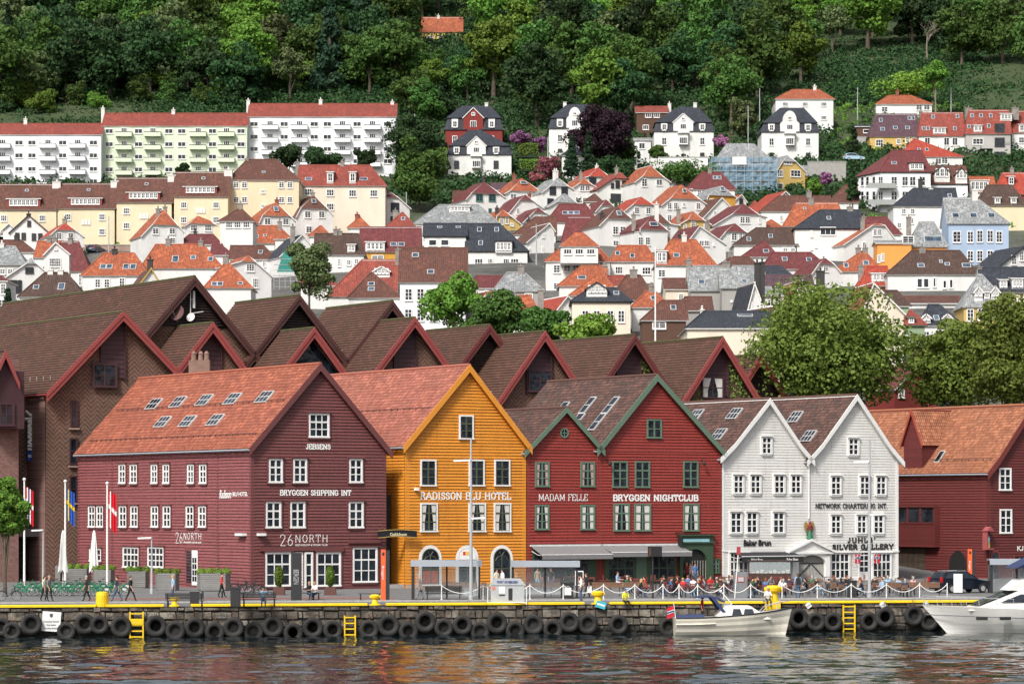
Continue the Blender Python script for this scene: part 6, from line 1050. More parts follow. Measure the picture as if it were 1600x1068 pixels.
J=[(728,789,(756.5,284.6),311,309,350,'M','W','white house with maroon roof and green window frames',dict(hip=(301.5,736,781),wins=[(749,309),(769,309),(765.5,330,4,8)],fm=plain('frame_green',(.05,.16,.14,1)),ws=(10,10),ch=((757,277,1),))),(789,851,(815.6,279),302,300,342,'O','W','white house with orange roof and high dark roof window under the rhododendrons',dict(hip=(298,796,845),wins=[(802,306.5,9,7),(842.6,306.5,4,8),(844,322,5,5)],sky=((818,286,1.4,.8),),ch=((805,272,3),(828,300,3)))),(847,896,(872,278),300,296,345,'S','W','white house with pointed grey slate roof and double chimney',dict(hip=(290.5,858.6,888),wins=[(863.7,298),(882,298),(860,316)],ws=(9,11),fm=WGREY,ch=((868,266,2),(871,266,2)))),(892,934,(912.6,278.7),295,294,328,'O','W','small white house with orange roof right of the slate roofed house',dict(hip=(287.5,903,924),wins=[(909.8,294),(918,294),(903,313),(914,313)],ch=((909,268,0),))),(915,955,(934,262),277,279,308,'R','W','white house with red roof highest in the row below the beech',dict(hip=(275.6,919,953),wins=[(926,284)],ws=(10,12),fm=WGREY,ch=((934,258,2),))),(933,993,(969,269),296,291,330,'G','W','white house with black gable trim and arched attic windows',dict(hip=(278.7,959.5,980.6),wins=[(965,288),(975,288),(957,290,4,7),(984,290,4,7),(962,309,15,12),(981.5,309,8,12)],trim=TRK,fm=WGREY,ws=(6,11),ch=((965,261,0),))),(992,1046,(1016,259),284,284,335,'O','W','tall white house with bright orange roof and small balcony',dict(hip=(276,1002.6,1037),wins=[(1006.8,285.4,8,12),(1030,285,9,9)])),(1046,1074,(1057.4,274.5),285,286,318,'M','W','narrow white gable with maroon edge left of the big maroon roof',dict(wins=[(1058,286)],ws=(5,9))),(1104,1149,(1128,290.5),310,308,345,'S','A','amber house with pale slate gable roof and arched dormer',dict(hip=(305,1106,1147),wins=[(1112,315)],sky=((1128.5,296,1,1.2),))),(1034,1102,(1065,289),320,318,358,'O','W','large white house with orange roof in the middle of the hillside',dict(hip=(310,1046.4,1093),wins=[(1046,321.7),(1055.7,321.7),(1068.5,320,4,6),(1091,322),(1046,341)],ws=(6,10),sky=((1069,299,.8,1),),ch=((1081,313,0),)if 0 else())),(976,1024,(1001.7,308),329,327,368,'R','W','white house with red roof in front of the black-trimmed house',dict(hip=(319.5,988,1022),wins=[(995,329),(1013,329)],ws=(7,10))),(936,989,(964.6,322.6),352,350,402,'B','W','white house with brown roof and one skylight in its gable',dict(hip=(341,947,987),wins=[(961.6,360,8,12),(973,360,8,12),(962,380,8,8)],sky=((967,334,.9,1.2),),ch=((942,332,1),))),(930,961,(947,312.4),330,328,352,'M','W','small white house with maroon cap roof behind the brown roofed one',dict(hip=(321,938,958),wins=[(947,328.5)],ws=(6,6))),(998,1043,(1017.7,339),361,360,410,'M','W','white house with maroon roof and wide skylight beside a tall chimney',dict(hip=(358,998,1042),wins=[(1001,376.6),(1012,376.6)],ws=(7,12),sky=((1021,351,1.6,1.0),),ch=((992,334,0),(1028,318,2),(1046,356,0)))),(1006,1060,(1031,335),352,352,390,'B','W','brown roof half hidden behind the maroon wide-skylight roof',dict(hip=(349,1014,1048))),(1058,1109,(1082.7,330.7),352,350,388,'O','Y','pale yellow house with orange roof among the white houses',dict(hip=(343.6,1073,1100),wins=[(1070,354,4,8),(1082.7,351,6,9),(1102,354,4,8)],ch=((1062,326,0),(1089,341,0)))),(1097,1146,(1127,309),341,328,360,'B','W','white half gable under a brown roof with oval roof window',dict(wins=[(1117,333,4,6)])),(1140,1166,(1158,304),319,315,338,'R','W','small white gable with red edge and arched dark window',dict(wins=[(1158,315)],ws=(5,9),fm=WGREY)),(1114,1197,(1162,319),352,339,385,'M','W','wide white house with maroon roof and striped awning over its windows',dict(hip=(334,1143.5,1185),wins=[(1160,343.7),(1168,343.7),(1187,344.5,3,8)],ws=(7,10))),(1123,1169,(1148.5,349.6),373,364,405,'M','W','small white house with maroon roof above the orange box-dormer roof',dict(hip=(361.7,1132.5,1165.4),wins=[(1147,370,8,11),(1157,370,5,11)])),(1075,1134,(1092,353),375,382,425,'M','W','white house with small maroon cap gable right of the orange box-dormer roof',dict(wins=[(1096,380),(1104,380),(1115,382,2,3)],ch=((1068,366,1),(1110,345,0)))),(1190,1240,(1227,299),330,312,362,'R','W','white narrow house with long red roof slope left of the brown roof',dict(wins=[(1221,341,4,9)],Y=628)),(1212,1258,(1230,243),268,268,312,'S','Y','yellow wooden villa with balcony and slate cap beside the scaffold',dict(hip=(252,1222,1243),wins=[(1231,254,12,5),(1219,271,8,10),(1243,271,15,10),(1218,291,10,9),(1249,290,6,5)],Y=688,wc=(3,2))),(1318,1398,(1370,349),382,374,418,'O','W','white house with flared orange roof and outdoor stairs',dict(hip=(352,1362,1382),wins=[(1367,363),(1374,363),(1350,384,5,11)],ws=(5,10),ch=((1350,341,0),))),(1268,1312,(1290,404),426,424,470,'M','W','white gable with maroon cap below the tall white block',dict(Y=500,hip=(412,1278,1302),wins=[(1290,420)])),(745,792,(768,455),476,474,520,'O','W','white gable with orange cap above the bright green trees',dict(Y=452,hip=(462,756,780),wins=[(768,472)])),(870,905,(886,462),482,480,520,'R','W','small red-capped gable left of the cream navy-roofed house',dict(Y=440)),(856,903,(883,302.6),323,318,348,'S','W','white house with dark slate gable above the three-skylight roof',dict(hip=(316,868,901))),(823,866,(858,349),378,360,425,'B','W','tall white lane house with narrow stepped windows',dict(wins=[(849,368,3,6),(848,390,3,8),(828,392,3,8)],Y=560)),(774,813,(786,328),342,350,375,'O','Y','small yellow house with orange roof below the green-windowed house',dict(hip=(337.7,775,799),wins=[(783.5,346),(792,345),(800,351,5,4)],ws=(5,9),ch=((778,324,1),(792,348,0)))),(794,848,(821.5,305),333,325,358,'M','W','plain white gable with maroon cap left of the slate gable',dict(hip=(312.4,811,831.6),wins=[(809,330,4,9)],ch=((829,302,3),))),(817,856,(841,325),347,335,366,'M','W','small white gable with maroon cap above the lane',dict(hip=(332,832.5,852),wins=[(838,337),(846,337)],ws=(5,4),ch=((825,338,1),))),(15,75,(45,336),363,362,392,'K','W','white house with black roof and white peak in front of the cream terraces',dict(wins=[(45.5,349,5,8),(27,369),(37,369),(53,370),(63,370)],ws=(6,10),trim=TRK,fm=WGREY,ch=((44,333,1),),yaw=5)),(5,24,(14,349),357,358,380,'S','W','tiny white gable at the left edge behind the black-roofed house',dict(yaw=5,Y=594)),(78,131,(102,349),367,370,398,'R','W','white house with red cap roof in front of the second cream terrace',dict(hip=(359,87,118),wins=[(92,369),(110.5,369)],ws=(8,10),ch=((102,341,0),))),(69,108,(87,378.5),397,396,465,'M','W','white gable with round window and six dark windows',dict(wins=[(87.4,388,4,4),(80,410,6,13),(86,410,6,13),(92,410,6,13)],yaw=5,Y=508,dep=5)),(10,76,(49,403),432,428,500,'S','W','white house with weathered slate gable and dark bay windows',dict(hip=(412,40,58),wins=[(46,422,12,8),(21,447,12,18),(31,447,5,18),(21,475,10,12)],yaw=15,Y=482,fm=WGREY)),(214,251,(236,419),448,444,500,'B','W','white gable end with brown roof just above the tallest hotel ridge',dict(Y=440,trim=plain('trim_yellow',(.5,.33,.08,1)),ch=((237,404,1),),yaw=15)),(221,287,(256,328),368,362,412,'O','W','tall white house with orange cap roof in front of the stone wall',dict(hip=(351,237,278),wins=[(243,361),(269,361),(270,376,7,9)],ws=(9,9),ch=((248,325,0),(259,322,0)))),(288,343,(315,332.4),353,354,388,'O','W','white house with orange cap and flower boxes before the fourth terrace',dict(hip=(349,294.6,335),wins=[(303,356),(325,356)],ws=(10,9),wc=(3,2),ch=((319,318,0),))),(363,424,(388,399.6),412,431,475,'O','W','white flared gable with small orange cap beside the green tarpaulin',dict(hip=(408.4,376,399),wins=[(391,418,12,11),(399,442,8,14)],wc=(3,3),Y=485)),(404,461,(431,317),347,345,392,'O','W','white house with orange cap roof and blue skylight before the cream block',dict(hip=(336.7,409,454),wins=[(418,346),(446.5,346)],ws=(9,10),sky=((431,327,.9,1.2),),ch=((434,311,3),))),(462,520,(490,306),338,336,385,'B','W','white gambrel house with brown cap roof and skylight',dict(hip=(325,469,512),wins=[(480.7,335),(502.5,335),(482.7,358.6)],ws=(9,10),sky=((490,315,.9,1),),ch=((490,300,0),))),(437,488,(472,366),400,386,440,'K','W','white house with navy gable roof above the scaffolded roof',dict(ch=((461,353,0),))),(518,566,(543,311),330,328,372,'B','W','narrow white house with brown cap roof and balcony',dict(hip=(322.8,529.5,558),wins=[(538.5,333),(549,333),(531,352,6,7)],ws=(5,9),ch=((536,304,0),))),(569,640,(607,299),331,325,368,'M','W','white house with black-framed windows next to the tall green thicket',dict(hip=(307.6,593.7,621.5),wins=[(595,323.6),(617,323.6),(591,345.6,14,13),(613,342,5,7)],ws=(12,13),fm=WGREY,wc=(4,2),sky=((606,303,.8,.6),),ch=((618,323,0),))),(1166,1193,(1178,441),486,480,530,'K','W','steep white gable with black flashing beside the slate attic',dict(wins=[(1174,478,2,12)],Y=441,ch=((1187,409,1),(1195,408,1)),yaw=10)),(1349,1412,(1364,442),480,489,610,'G','c','tall windowless cream gable right of the big street tree',dict(Y=405,wins=[(1404,566,8,22),(1400,590,8,20)],yaw=8)),(1398,1445,(1432,570),606,590,640,'M','R','small red wooden house with white bargeboards behind the white gables',dict(Y=335,wins=[(1408,614,8,12)],yaw=25,dep=6)),(1556,1612,(1600,385),420,415,470,'K','W','white house with black gable roof at the right edge below the blue town house',dict(Y=500,wins=[(1584,394+12,7,14),(1596,400,6,14)],trim=TRK)),(1238,1262,(1252,438),466,460,500,'G','c','cream gable edge tucked behind the big street tree',dict(Y=445,yaw=10)),(1205,1225,(1212,478),493,490,540,'B','W','little white gable with brown roof above the navy hall',dict(Y=425)),]
for x0,x1,ap,eL,eR,yb,roof,wall,lab,k in J:Js(x0,x1,ap,eL,eR,yb,roof,wall,lab,**k)
def scaffold_house():
 Y=680;t=thing('scaffolded_house',P(1160,318,Y),'house wrapped in blue scaffold netting with slate roof poking out','house','houses on the hillside');pl=PL(P(1112,312,Y),(1,0));s1=pl.hit(1214,300)[0];z0=zlow(Y);z1=pl.hit(1160,246)[1]
 m=MB();pl.box(m,1,s1-1,z0,z1-.5,-11,-1.6);m.build('wall',WM['W'],t)
 m=MB();rp=PL(pl.at(0,0,-6),(1,0));A=rp.at(*rp.hit(1135,224));B=rp.at(*rp.hit(1178,224));E=[pl.at(.6,z1-.6,-1.2),pl.at(s1-.6,z1-.6,-1.2),pl.at(s1-.6,z1-.6,-11.4),pl.at(.6,z1-.6,-11.4)];rpoly(m,[E[0],E[1],B,A]);rpoly(m,[E[1],E[2],B]);rpoly(m,[E[2],E[3],A,B]);rpoly(m,[E[3],E[0],A]);m.build('roof',[RM['S'],TRW],t)
 mt,nt,b=newmat('blue_netting');g=N(nt,'ShaderNodeNewGeometry');f=noise(nt,g.outputs['Position'],.8,5,.7);nt.links.new(ramp(nt,f,[(.3,(.08,.19,.3)),(.6,(.22,.38,.5)),(.75,(.4,.52,.6))]),b.inputs['Base Color']);b.inputs['Roughness'].default_value=.8;nt.links.new(math_(nt,'MULTIPLY_ADD',f,-.6,.95),b.inputs['Alpha']);nt.links.new(bump(nt,f,.5),b.inputs['Normal'])
 r=random.Random(5);m=MB();n=14
 for i in range(n):
  for j in range(9):
   q=lambda a,c:pl.at(s1*a/n,z0+(z1-z0)*c/9,.3*math.sin(a*2.1+c*1.3)+.15*math.sin(a*5));m.face([q(i,j),q(i+1,j),q(i+1,j+1),q(i,j+1)])
 m.face([pl.at(0,z0),pl.at(0,z1),pl.at(0,z1,-11),pl.at(0,z0,-11)]);m.build('netting',mt,t)
 m=MB()
 for i in range(9):x=s1*i/8;m.tube([pl.at(x,z0,.5),pl.at(x,z1+1,.5)],.06,5)
 for j in range(8):z=z1-j*2.1;m.tube([pl.at(0,z,.5),pl.at(s1,z,.5)],.05,4);pl.box(m,0,s1,z-1.0,z-.9,-.9,.3)
 m.build('scaffold',plain('scaffold_steel',(.35,.37,.4,1),.5),t);m=MB();pl.box(m,*pl.rect(1144,257.5,1166,245.5),.55,.6);m.build('banner',WHITE,t)
scaffold_house()
def tarp():
 t=thing('scaffold',P(440,430,505),'steel scaffold with turquoise tarpaulin left of the hillside birch','scaffold');pl=PL(P(428,430,505),(1,0));m=MB();r=pl.rect(428,448,472,405)
 for i in range(6):x=r[0]+(r[1]-r[0])*i/5;m.tube([pl.at(x,r[2]-5,.2),pl.at(x,r[3]+2,.2)],.05,5)
 for j in range(6):z=r[2]+(r[3]-r[2])*j/5;m.tube([pl.at(r[0],z,.2),pl.at(r[1],z,.2)],.05,4)
 m.build('tubes',plain('scaffold_steel',(.35,.37,.4,1)),t);m=MB();q=pl.rect(432,424,465,393)
 for i in range(6):
  a=math.pi/2*i/6;b=math.pi/2*(i+1)/6;w=q[1]-q[0];p=lambda f,s:pl.at(q[0]+w*(.35*(1-math.sin(f))if s==0 else 1),q[2]+(q[3]-q[2])*math.sin(f),.4-1.5*math.sin(f));m.face([p(a,0),p(a,1),p(b,1),p(b,0)])
 m.build('tarpaulin',plain('turquoise',(.08,.42,.34,1),.6),t)
tarp()
# ================================================================ trees and other greenery
import numpy as np
def leaf_mat(nm,c1,c2,tr=.22):
 m,nt,b=newmat('leaf_'+nm);g=N(nt,'ShaderNodeNewGeometry');oi=N(nt,'ShaderNodeObjectInfo')
 col=mix(nt,g.outputs['Random Per Island'],c1,c2);hv=N(nt,'ShaderNodeHueSaturation');nt.links.new(col,hv.inputs['Color'])
 nt.links.new(math_(nt,'MULTIPLY_ADD',oi.outputs['Random'],.05,.475),hv.inputs['Hue']);nt.links.new(math_(nt,'MULTIPLY_ADD',oi.outputs['Random'],.7,.65),hv.inputs['Value'])
 nt.links.new(hv.outputs[0],b.inputs['Base Color']);b.inputs['Roughness'].default_value=.7;b.inputs['Specular IOR Level'].default_value=.2
 t=N(nt,'ShaderNodeBsdfTranslucent');nt.links.new(hv.outputs[0],t.inputs['Color']);mx=N(nt,'ShaderNodeMixShader');mx.inputs[0].default_value=tr
 nt.links.new(b.outputs[0],mx.inputs[1]);nt.links.new(t.outputs[0],mx.inputs[2]);nt.links.new(mx.outputs[0],nt.nodes['Material Output'].inputs['Surface']);return m
LM={'linden':leaf_mat('linden',(.10,.155,.024,1),(.18,.25,.05,1)),'bright':leaf_mat('bright',(.085,.17,.022,1),(.15,.25,.04,1)),'mid':leaf_mat('mid',(.045,.10,.02,1),(.09,.165,.035,1)),'dark':leaf_mat('dark',(.018,.05,.016,1),(.045,.09,.03,1)),'olive':leaf_mat('olive',(.075,.10,.035,1),(.13,.16,.065,1)),'conifer':leaf_mat('conifer',(.012,.035,.017,1),(.03,.06,.026,1)),'beech':leaf_mat('copper',(.014,.007,.013,1),(.035,.016,.027,1)),'pink':leaf_mat('rhododendron',(.26,.09,.2,1),(.42,.2,.36,1)),'rose':leaf_mat('rose',(.2,.06,.08,1),(.36,.13,.14,1)),'lime':leaf_mat('lime',(.11,.19,.02,1),(.2,.3,.05,1))}
BARK=plain('bark',(.09,.07,.05,1),.95,.4,2);BARKP=plain('bark_pale',(.2,.17,.13,1),.95,.4,2)
def leaves(cs,dirs,size,rs,spread=.7):
 """leaf-sized quads at points cs, facing roughly along dirs -> vertex array"""
 n=len(cs);nn=dirs+rs.normal(0,spread,(n,3));nn/=np.linalg.norm(nn,axis=1)[:,None]+1e-9
 a=np.cross(nn,rs.normal(0,1,(n,3)));a/=np.linalg.norm(a,axis=1)[:,None]+1e-9;b=np.cross(nn,a);s=(size*rs.uniform(.6,1.3,n))[:,None]
 return np.stack([cs-a*s*.55,cs+b*s*.42-a*s*.05,cs+a*s*.55,cs-b*s*.42+a*s*.05],1).reshape(-1,3)
def quadmesh(name,vs,mat,parent=None,org=(0,0,0)):
 n=len(vs)//4;me=bpy.data.meshes.new(name);me.vertices.add(len(vs));me.vertices.foreach_set('co',(vs-np.array(org)).ravel());me.loops.add(len(vs));me.loops.foreach_set('vertex_index',np.arange(len(vs)))
 me.polygons.add(n);me.polygons.foreach_set('loop_start',np.arange(0,len(vs),4));me.polygons.foreach_set('loop_total',np.full(n,4));me.materials.append(mat);me.update(calc_edges=True)
 o=bpy.data.objects.new(name,me);COL.objects.link(o)
 if parent is not None:o.parent=parent
 ORG[o.name]=Vector(org);return o
def crown_pts(rs,H,W,h0,nl,per,shape='round'):
 cs,ds,lobes=[],[],[];nl=int(nl*1.25)
 for i in range(nl):
  if shape=='cone':
   f=(i+.5)/nl;z=h0+(H-h0)*f;r=W*.5*(1-f)**.8;a=rs.uniform(0,6.28);c=np.array([math.cos(a)*r*.6,math.sin(a)*r*.6,z-.04*H*rs.random()]);lr=np.array([max(.35,r*.62),max(.35,r*.62),H*.055])
  else:
   d=rs.normal(0,1,3);d/=np.linalg.norm(d);k=rs.uniform(.3,.95)if i>3 else .15;ez=(H-h0)/2
   c=np.array([d[0]*W*.5*k,d[1]*W*.5*k,h0+ez+d[2]*ez*k*(1 if shape=='round' else .9)]);q=rs.uniform(.1,.23)*W;lr=np.array([q,q,q*rs.uniform(.6,.85)])
  lobes.append((c,lr));d=rs.normal(0,1,(per,3));d[:,2]+=.35;d/=np.linalg.norm(d,axis=1)[:,None];rr=rs.uniform(.55,1.08,per)**.6
  cs.append(c+d*lr*rr[:,None]);ds.append(d)
 return np.concatenate(cs),np.concatenate(ds),lobes
def tree(label,H,W,h0,nl,per,leaf,mat,seed,shape='round',trunk=None,nm='tree',group=None,bark=None,limbs=7,tw=.03):
 rs=np.random.RandomState(seed);t=thing(nm,(0,0,0),label,'tree' if nm!='bush' else 'bush',group);c,d,lobes=crown_pts(rs,H,W,h0,nl,per,shape)
 quadmesh('crown',leaves(c,d,leaf,rs),LM[mat],t);m=MB();top=H*(.93 if shape=='cone' else .7);tr=H*tw;k=7;bend=rs.uniform(-.03,.03,(k,2))*H*.4;bend[0]=0
 pts=[Vector((bend[i][0]*i/k,bend[i][1]*i/k,-1.5+(top+1.5)*i/(k-1)))for i in range(k)];m.tube(pts,[tr*(1-.85*i/(k-1))for i in range(k)],7)
 for c,lr in lobes[:limbs]if shape!='cone' else[]:
  s=pts[min(k-2,max(1,int(k*.35+rs.randint(0,3))))];e=Vector(c);m.tube([s,s.lerp(e,.5)+Vector((0,0,H*.03)),e],[tr*.45,tr*.25,tr*.08],5)
 m.build('trunk',bark or BARK,t,org=Vector((0,0,0)));return t
def place(root,px,py,Y=None,rz=0,sc=1,label=None,first=None):
 Y=Y or Yat(py);p=P(px,py,Y);loc=(p.x,Y,ground(Y)if py is None else p.z)
 return dup(root,loc,rz,label,sc)
G='trees of the wood above the houses'
PR=[tree('bright green broad-crowned tree in the wood covering the hillside',20,17,4,26,150,.85,'bright',1,group=G),tree('bright green broad-crowned tree in the wood covering the hillside',22,15,5,26,150,.85,'bright',2,group=G),tree('mid green leafy tree in the wood covering the hillside',21,16,4,26,150,.85,'mid',3,group=G),tree('mid green leafy tree in the wood covering the hillside',19,14,3,24,150,.85,'mid',4,group=G),tree('dark green dense tree in the wood covering the hillside',22,15,3,26,150,.85,'dark',5,group=G),tree('dark green dense tree in the wood covering the hillside',18,13,2,24,150,.85,'dark',6,group=G),tree('tall narrow dark conifer in the wood covering the hillside',26,9,2,34,110,.8,'conifer',7,'cone',group=G),tree('airy olive green tree with thin crown in the wood',20,11,5,22,90,.75,'olive',8,group=G)]
rr=random.Random(42)
ENV=[(0,192),(158,192),(160,176),(386,176),(388,160),(620,160),(622,222),(690,222),(692,163),(800,163),(802,205),(856,205),(858,160),(930,160),(932,200),(994,200),(996,165),(1118,165),(1120,200),(1186,200),(1188,138),(1303,138),(1305,128),(1600,128)]
def env(px):
 v=ENV[0][1]
 for x,y in ENV:
  if px>=x:v=y
 return v
used=set();nT=0
for row,py0 in enumerate([-32,-6,18,40,62,84,106,130,154,178,204]):
 x=-40+(row%2)*28
 while x<1650:
  px=x+rr.uniform(-12,12);py=py0+rr.uniform(-8,8);x+=rr.uniform(47,64)
  if py>env(px)+4 or(628<px<755 and 40<py<215)or(1290<px<1500 and py>95):continue
  zone='b' if(190<px<430 and py<110)or(880<px<1080 and py<90)or(1180<px<1330 and py<60)else 'd' if(430<px<660 and py<120)or(px<200 and py>40)else 'm'
  k=rr.choice({'b':[0,1,0,1,2],'d':[4,5,2,4,7,6],'m':[2,3,4,5,1,7,2,6 if rr.random()<.5 else 3]}[zone])
  sc=rr.uniform(.82,1.25);o=PR[k];Y=Yat(py);p=P(px,py,Y)
  if k not in used:used.add(k);q=o;q.location=(p.x,Y,p.z-.5);q.scale=(sc,)*3;q.rotation_euler=(0,0,rr.uniform(0,6.28))
  else:q=dup(o,(p.x,Y,p.z-.5),rr.uniform(0,6.28),None,sc)
  nT+=1
for i in range(50):
 px=-10+i*(638/50)+rr.uniform(-5,5);py=env(px)-rr.uniform(0,36)
 k=rr.choice([0,3,4,5,3]);Y=Yat(py);dup(PR[k],P(px,py,Y)-V(0,0,1.5),rr.uniform(0,6.28),None,rr.uniform(.34,.55))
for px,py,sc,k in((640,112,.5,4),(662,118,.42,2),(684,108,.36,3),(706,114,.38,5),(728,120,.5,4),(746,100,.5,7),(650,150,.62,3),(676,156,.58,1),(702,150,.6,4),(730,156,.62,2),(752,150,.66,7),(640,190,.7,2),(668,196,.66,3),(688,190,.6,5),(634,74,.7,5),(756,76,.62,4)):
 dup(PR[k],P(px,py,Yat(py))-V(0,0,1),px,None,sc)
S=[('round olive green birch standing on the hillside between the scaffold and white house',483,478,450,78,104,.12,34,230,.42,'olive','round'),('leafy green tree behind the brown ridges below the pale blue-white house',708,540,372,96,112,.2,34,220,.4,'bright','round'),('leafy green tree in front of the grey slate roof',772,540,368,92,88,.1,30,220,.4,'mid','round'),('low green tree between the brown ridges and the cream navy-roofed house',852,545,366,86,70,.1,26,220,.4,'mid','round'),('yellow-green low tree below the windows of the cream navy-roofed house',922,548,362,88,52,.1,24,220,.4,'lime','round'),('huge leafy street tree behind the white gabled houses',1292,668,318,232,222,.1,120,330,.36,'linden','round'),('dark green street tree left of the rightmost one, over the market hall roof',1490,662,325,148,162,.1,80,300,.36,'linden','round'),('tall dark green street tree at the right picture edge',1584,662,318,150,196,.1,84,300,.36,'linden','round'),('round clipped green tree on the quay at the left picture edge',8,928,233,78,196,.42,44,420,.2,'bright','round'),('dark purple copper beech in front of the white villa',938,266,700,98,108,.12,44,260,.55,'beech','round'),('tall bushy green tree between apartment block and white villa',655,332,648,90,126,.04,36,240,.6,'mid','round'),('dark tree behind the tall bushy one by the apartment block',650,262,700,92,80,.05,30,220,.6,'dark','round'),('pale grey-green tree on the lawn between two white villas',1158,222,752,52,66,.15,26,170,.6,'olive','round'),('dense spruce left of the white garage',893,275,690,28,62,.02,30,120,.5,'conifer','cone'),('dense spruce right of the white garage',920,272,690,32,66,.02,30,120,.5,'conifer','cone'),('round clipped bright green bush beside the yellow villa',1271,308,655,30,30,.0,20,220,.35,'bright','round'),('wide yellow-green shrub on the slope behind the low orange-roofed house',1416,150,800,100,32,.0,30,170,.6,'lime','round'),('slim tree with pale trunk right of the low orange-roofed house',1462,172,782,46,80,.35,22,150,.6,'bright','round'),('dark shrub peeping over the green block and terraces',282,280,640,30,26,.05,14,150,.5,'dark','round'),('row of dark shrubs left part before the right apartment block',452,262,645,56,34,.0,20,170,.5,'dark','round'),('row of dark shrubs right part before the right apartment block',500,260,645,56,26,.0,20,170,.5,'dark','round'),('dark little tree in front of the right apartment block end',572,264,645,36,34,.0,18,170,.5,'dark','round'),('mid green bush left of the carport by the white garden house',975,250,705,50,28,.0,18,170,.5,'mid','round'),('round green bush right of the white garden house',1027,247,705,30,22,.0,14,170,.5,'mid','round'),('dark slender tree between brown roof and corner building',1332,330,640,26,60,.1,16,130,.5,'dark','round'),('round dark bush beside the driveway below the black box house',1330,244,705,26,26,.0,14,150,.5,'dark','round'),('tall clipped dark bush under the black box house',1334,222,720,16,28,.0,14,120,.45,'dark','round'),('dark green thicket behind the orange roofs below the purple beech',955,292,690,70,50,.0,24,170,.5,'dark','round'),('broad green bushes below the carport',1070,283,668,100,22,.0,24,170,.45,'mid','round'),('pointed dark conifer at the lower left edge',12,488,448,14,36,.0,20,90,.35,'conifer','cone')]
for i,(lab,px,py,Y,wp,hp,h0,nl,per,lf,mt,shp)in enumerate(S):
 k=Y/FP;Hh=hp*k;t=tree(lab,Hh,wp*k,Hh*h0,nl,per,lf,mt,100+i,shp,bark=BARKP if 'pale' in lab else None,limbs=12,tw=.022 if hp>60 else .03,nm='bush' if 'bush' in lab or 'shrub' in lab or 'thicket' in lab else 'tree');t.location=P(px,py,Y)
RH=[('pink-purple rhododendron bush right of the white villa',812,228,706,36,22,'pink'),('small pink rhododendron beside the villa hedge',846,236,706,30,22,'pink'),('dark red flowering bush above the orange roofs',857,278,680,44,34,'rose'),('salmon pink bush below the dark red one',839,284,676,22,16,'rose'),('pink bush on the lawn left of the scaffolded house',1128,232,715,24,22,'pink'),('bright purple rhododendron right of the yellow villa',1292,290,665,26,20,'pink'),('violet flowering bush high in the wood',388,82,880,22,18,'pink'),('violet bush right of the amber house in the wood',797,78,880,20,18,'pink')]
for i,(lab,px,py,Y,wp,hp,mt)in enumerate(RH):
 k=Y/FP;t=tree(lab,hp*k,wp*k,0,16,170,.4,mt,300+i,limbs=4,nm='bush');t.location=P(px,py,Y)
def hedge(x0,x1,y0,y1,Y,lab):
 rs=np.random.RandomState(int(x0));t=thing('hedge',P((x0+x1)/2,y1,Y),lab,'hedge');w=(x1-x0)*Y/FP;h=(y1-y0)*Y/FP;n=int(w*h*26)+200;c=np.stack([rs.uniform(-w/2,w/2,n),rs.uniform(-1,1,n),rs.uniform(-1,h,n)],1);f=rs.rand(n)<.5;c[f,1]=-1;c[~f,2]=np.where(rs.rand((~f).sum())<.6,h,c[~f,2])
 d=np.tile(np.array([0,-.7,.6]),(n,1));quadmesh('foliage',leaves(c,d,.4,rs,.5),LM['bright'],t);m=MB();m.bx(-w/2+.2,w/2-.2,-.8,.8,-1.5,h-.25);m.build('twigs',plain('hedge_core',(.02,.035,.012,1),.9),t,org=Vector((0,0,0)))
hedge(808,842,225,236,705,'light green clipped hedge right of the white villa');hedge(812,846,250,258,694,'long low green hedge above the red bush');hedge(672,698,232,250,700,'dark clipped hedge between the tall trees and the white villa')
def bare(px,py,Y,hp,wp,lab,seed):
 r=random.Random(seed);k=Y/FP;H=hp*k;W=wp*k;t=thing('bare_tree',P(px,py,Y),lab,'tree');m=MB();
 def br(p,d,L,rad,lv):
  q=p+d*L;m.tube([p,p.lerp(q,.5)+Vector((r.uniform(-.1,.1),0,r.uniform(-.05,.1)))*L*.4,q],[rad,rad*.8,rad*.6],5)
  if lv==0:return
  for j in range(3 if lv>2 else 4):
   a=r.uniform(0,6.28);dd=(d+Vector((math.cos(a),math.sin(a),r.uniform(.0,.5)))*W/H*1.6).normalized();br(p.lerp(q,r.uniform(.45,1)),dd,L*r.uniform(.5,.72),rad*.5,lv-1)
 br(Vector((0,0,-1)),Vector((0,0,1)),H*.42+1,H*.02,4);m.build('branches',BARKP,t,org=Vector((0,0,0)))
bare(1449,92,862,84,56,'leafless pale tree high on the right among dark crowns',1);bare(1123,66,890,66,40,'leafless pale trunk between bright crowns at the top',2);bare(112,172,800,50,30,'bare multi-stemmed tree behind the left apartment block',3);bare(852,150,800,62,26,'bare slim forked tree above the half hidden white villa',4)
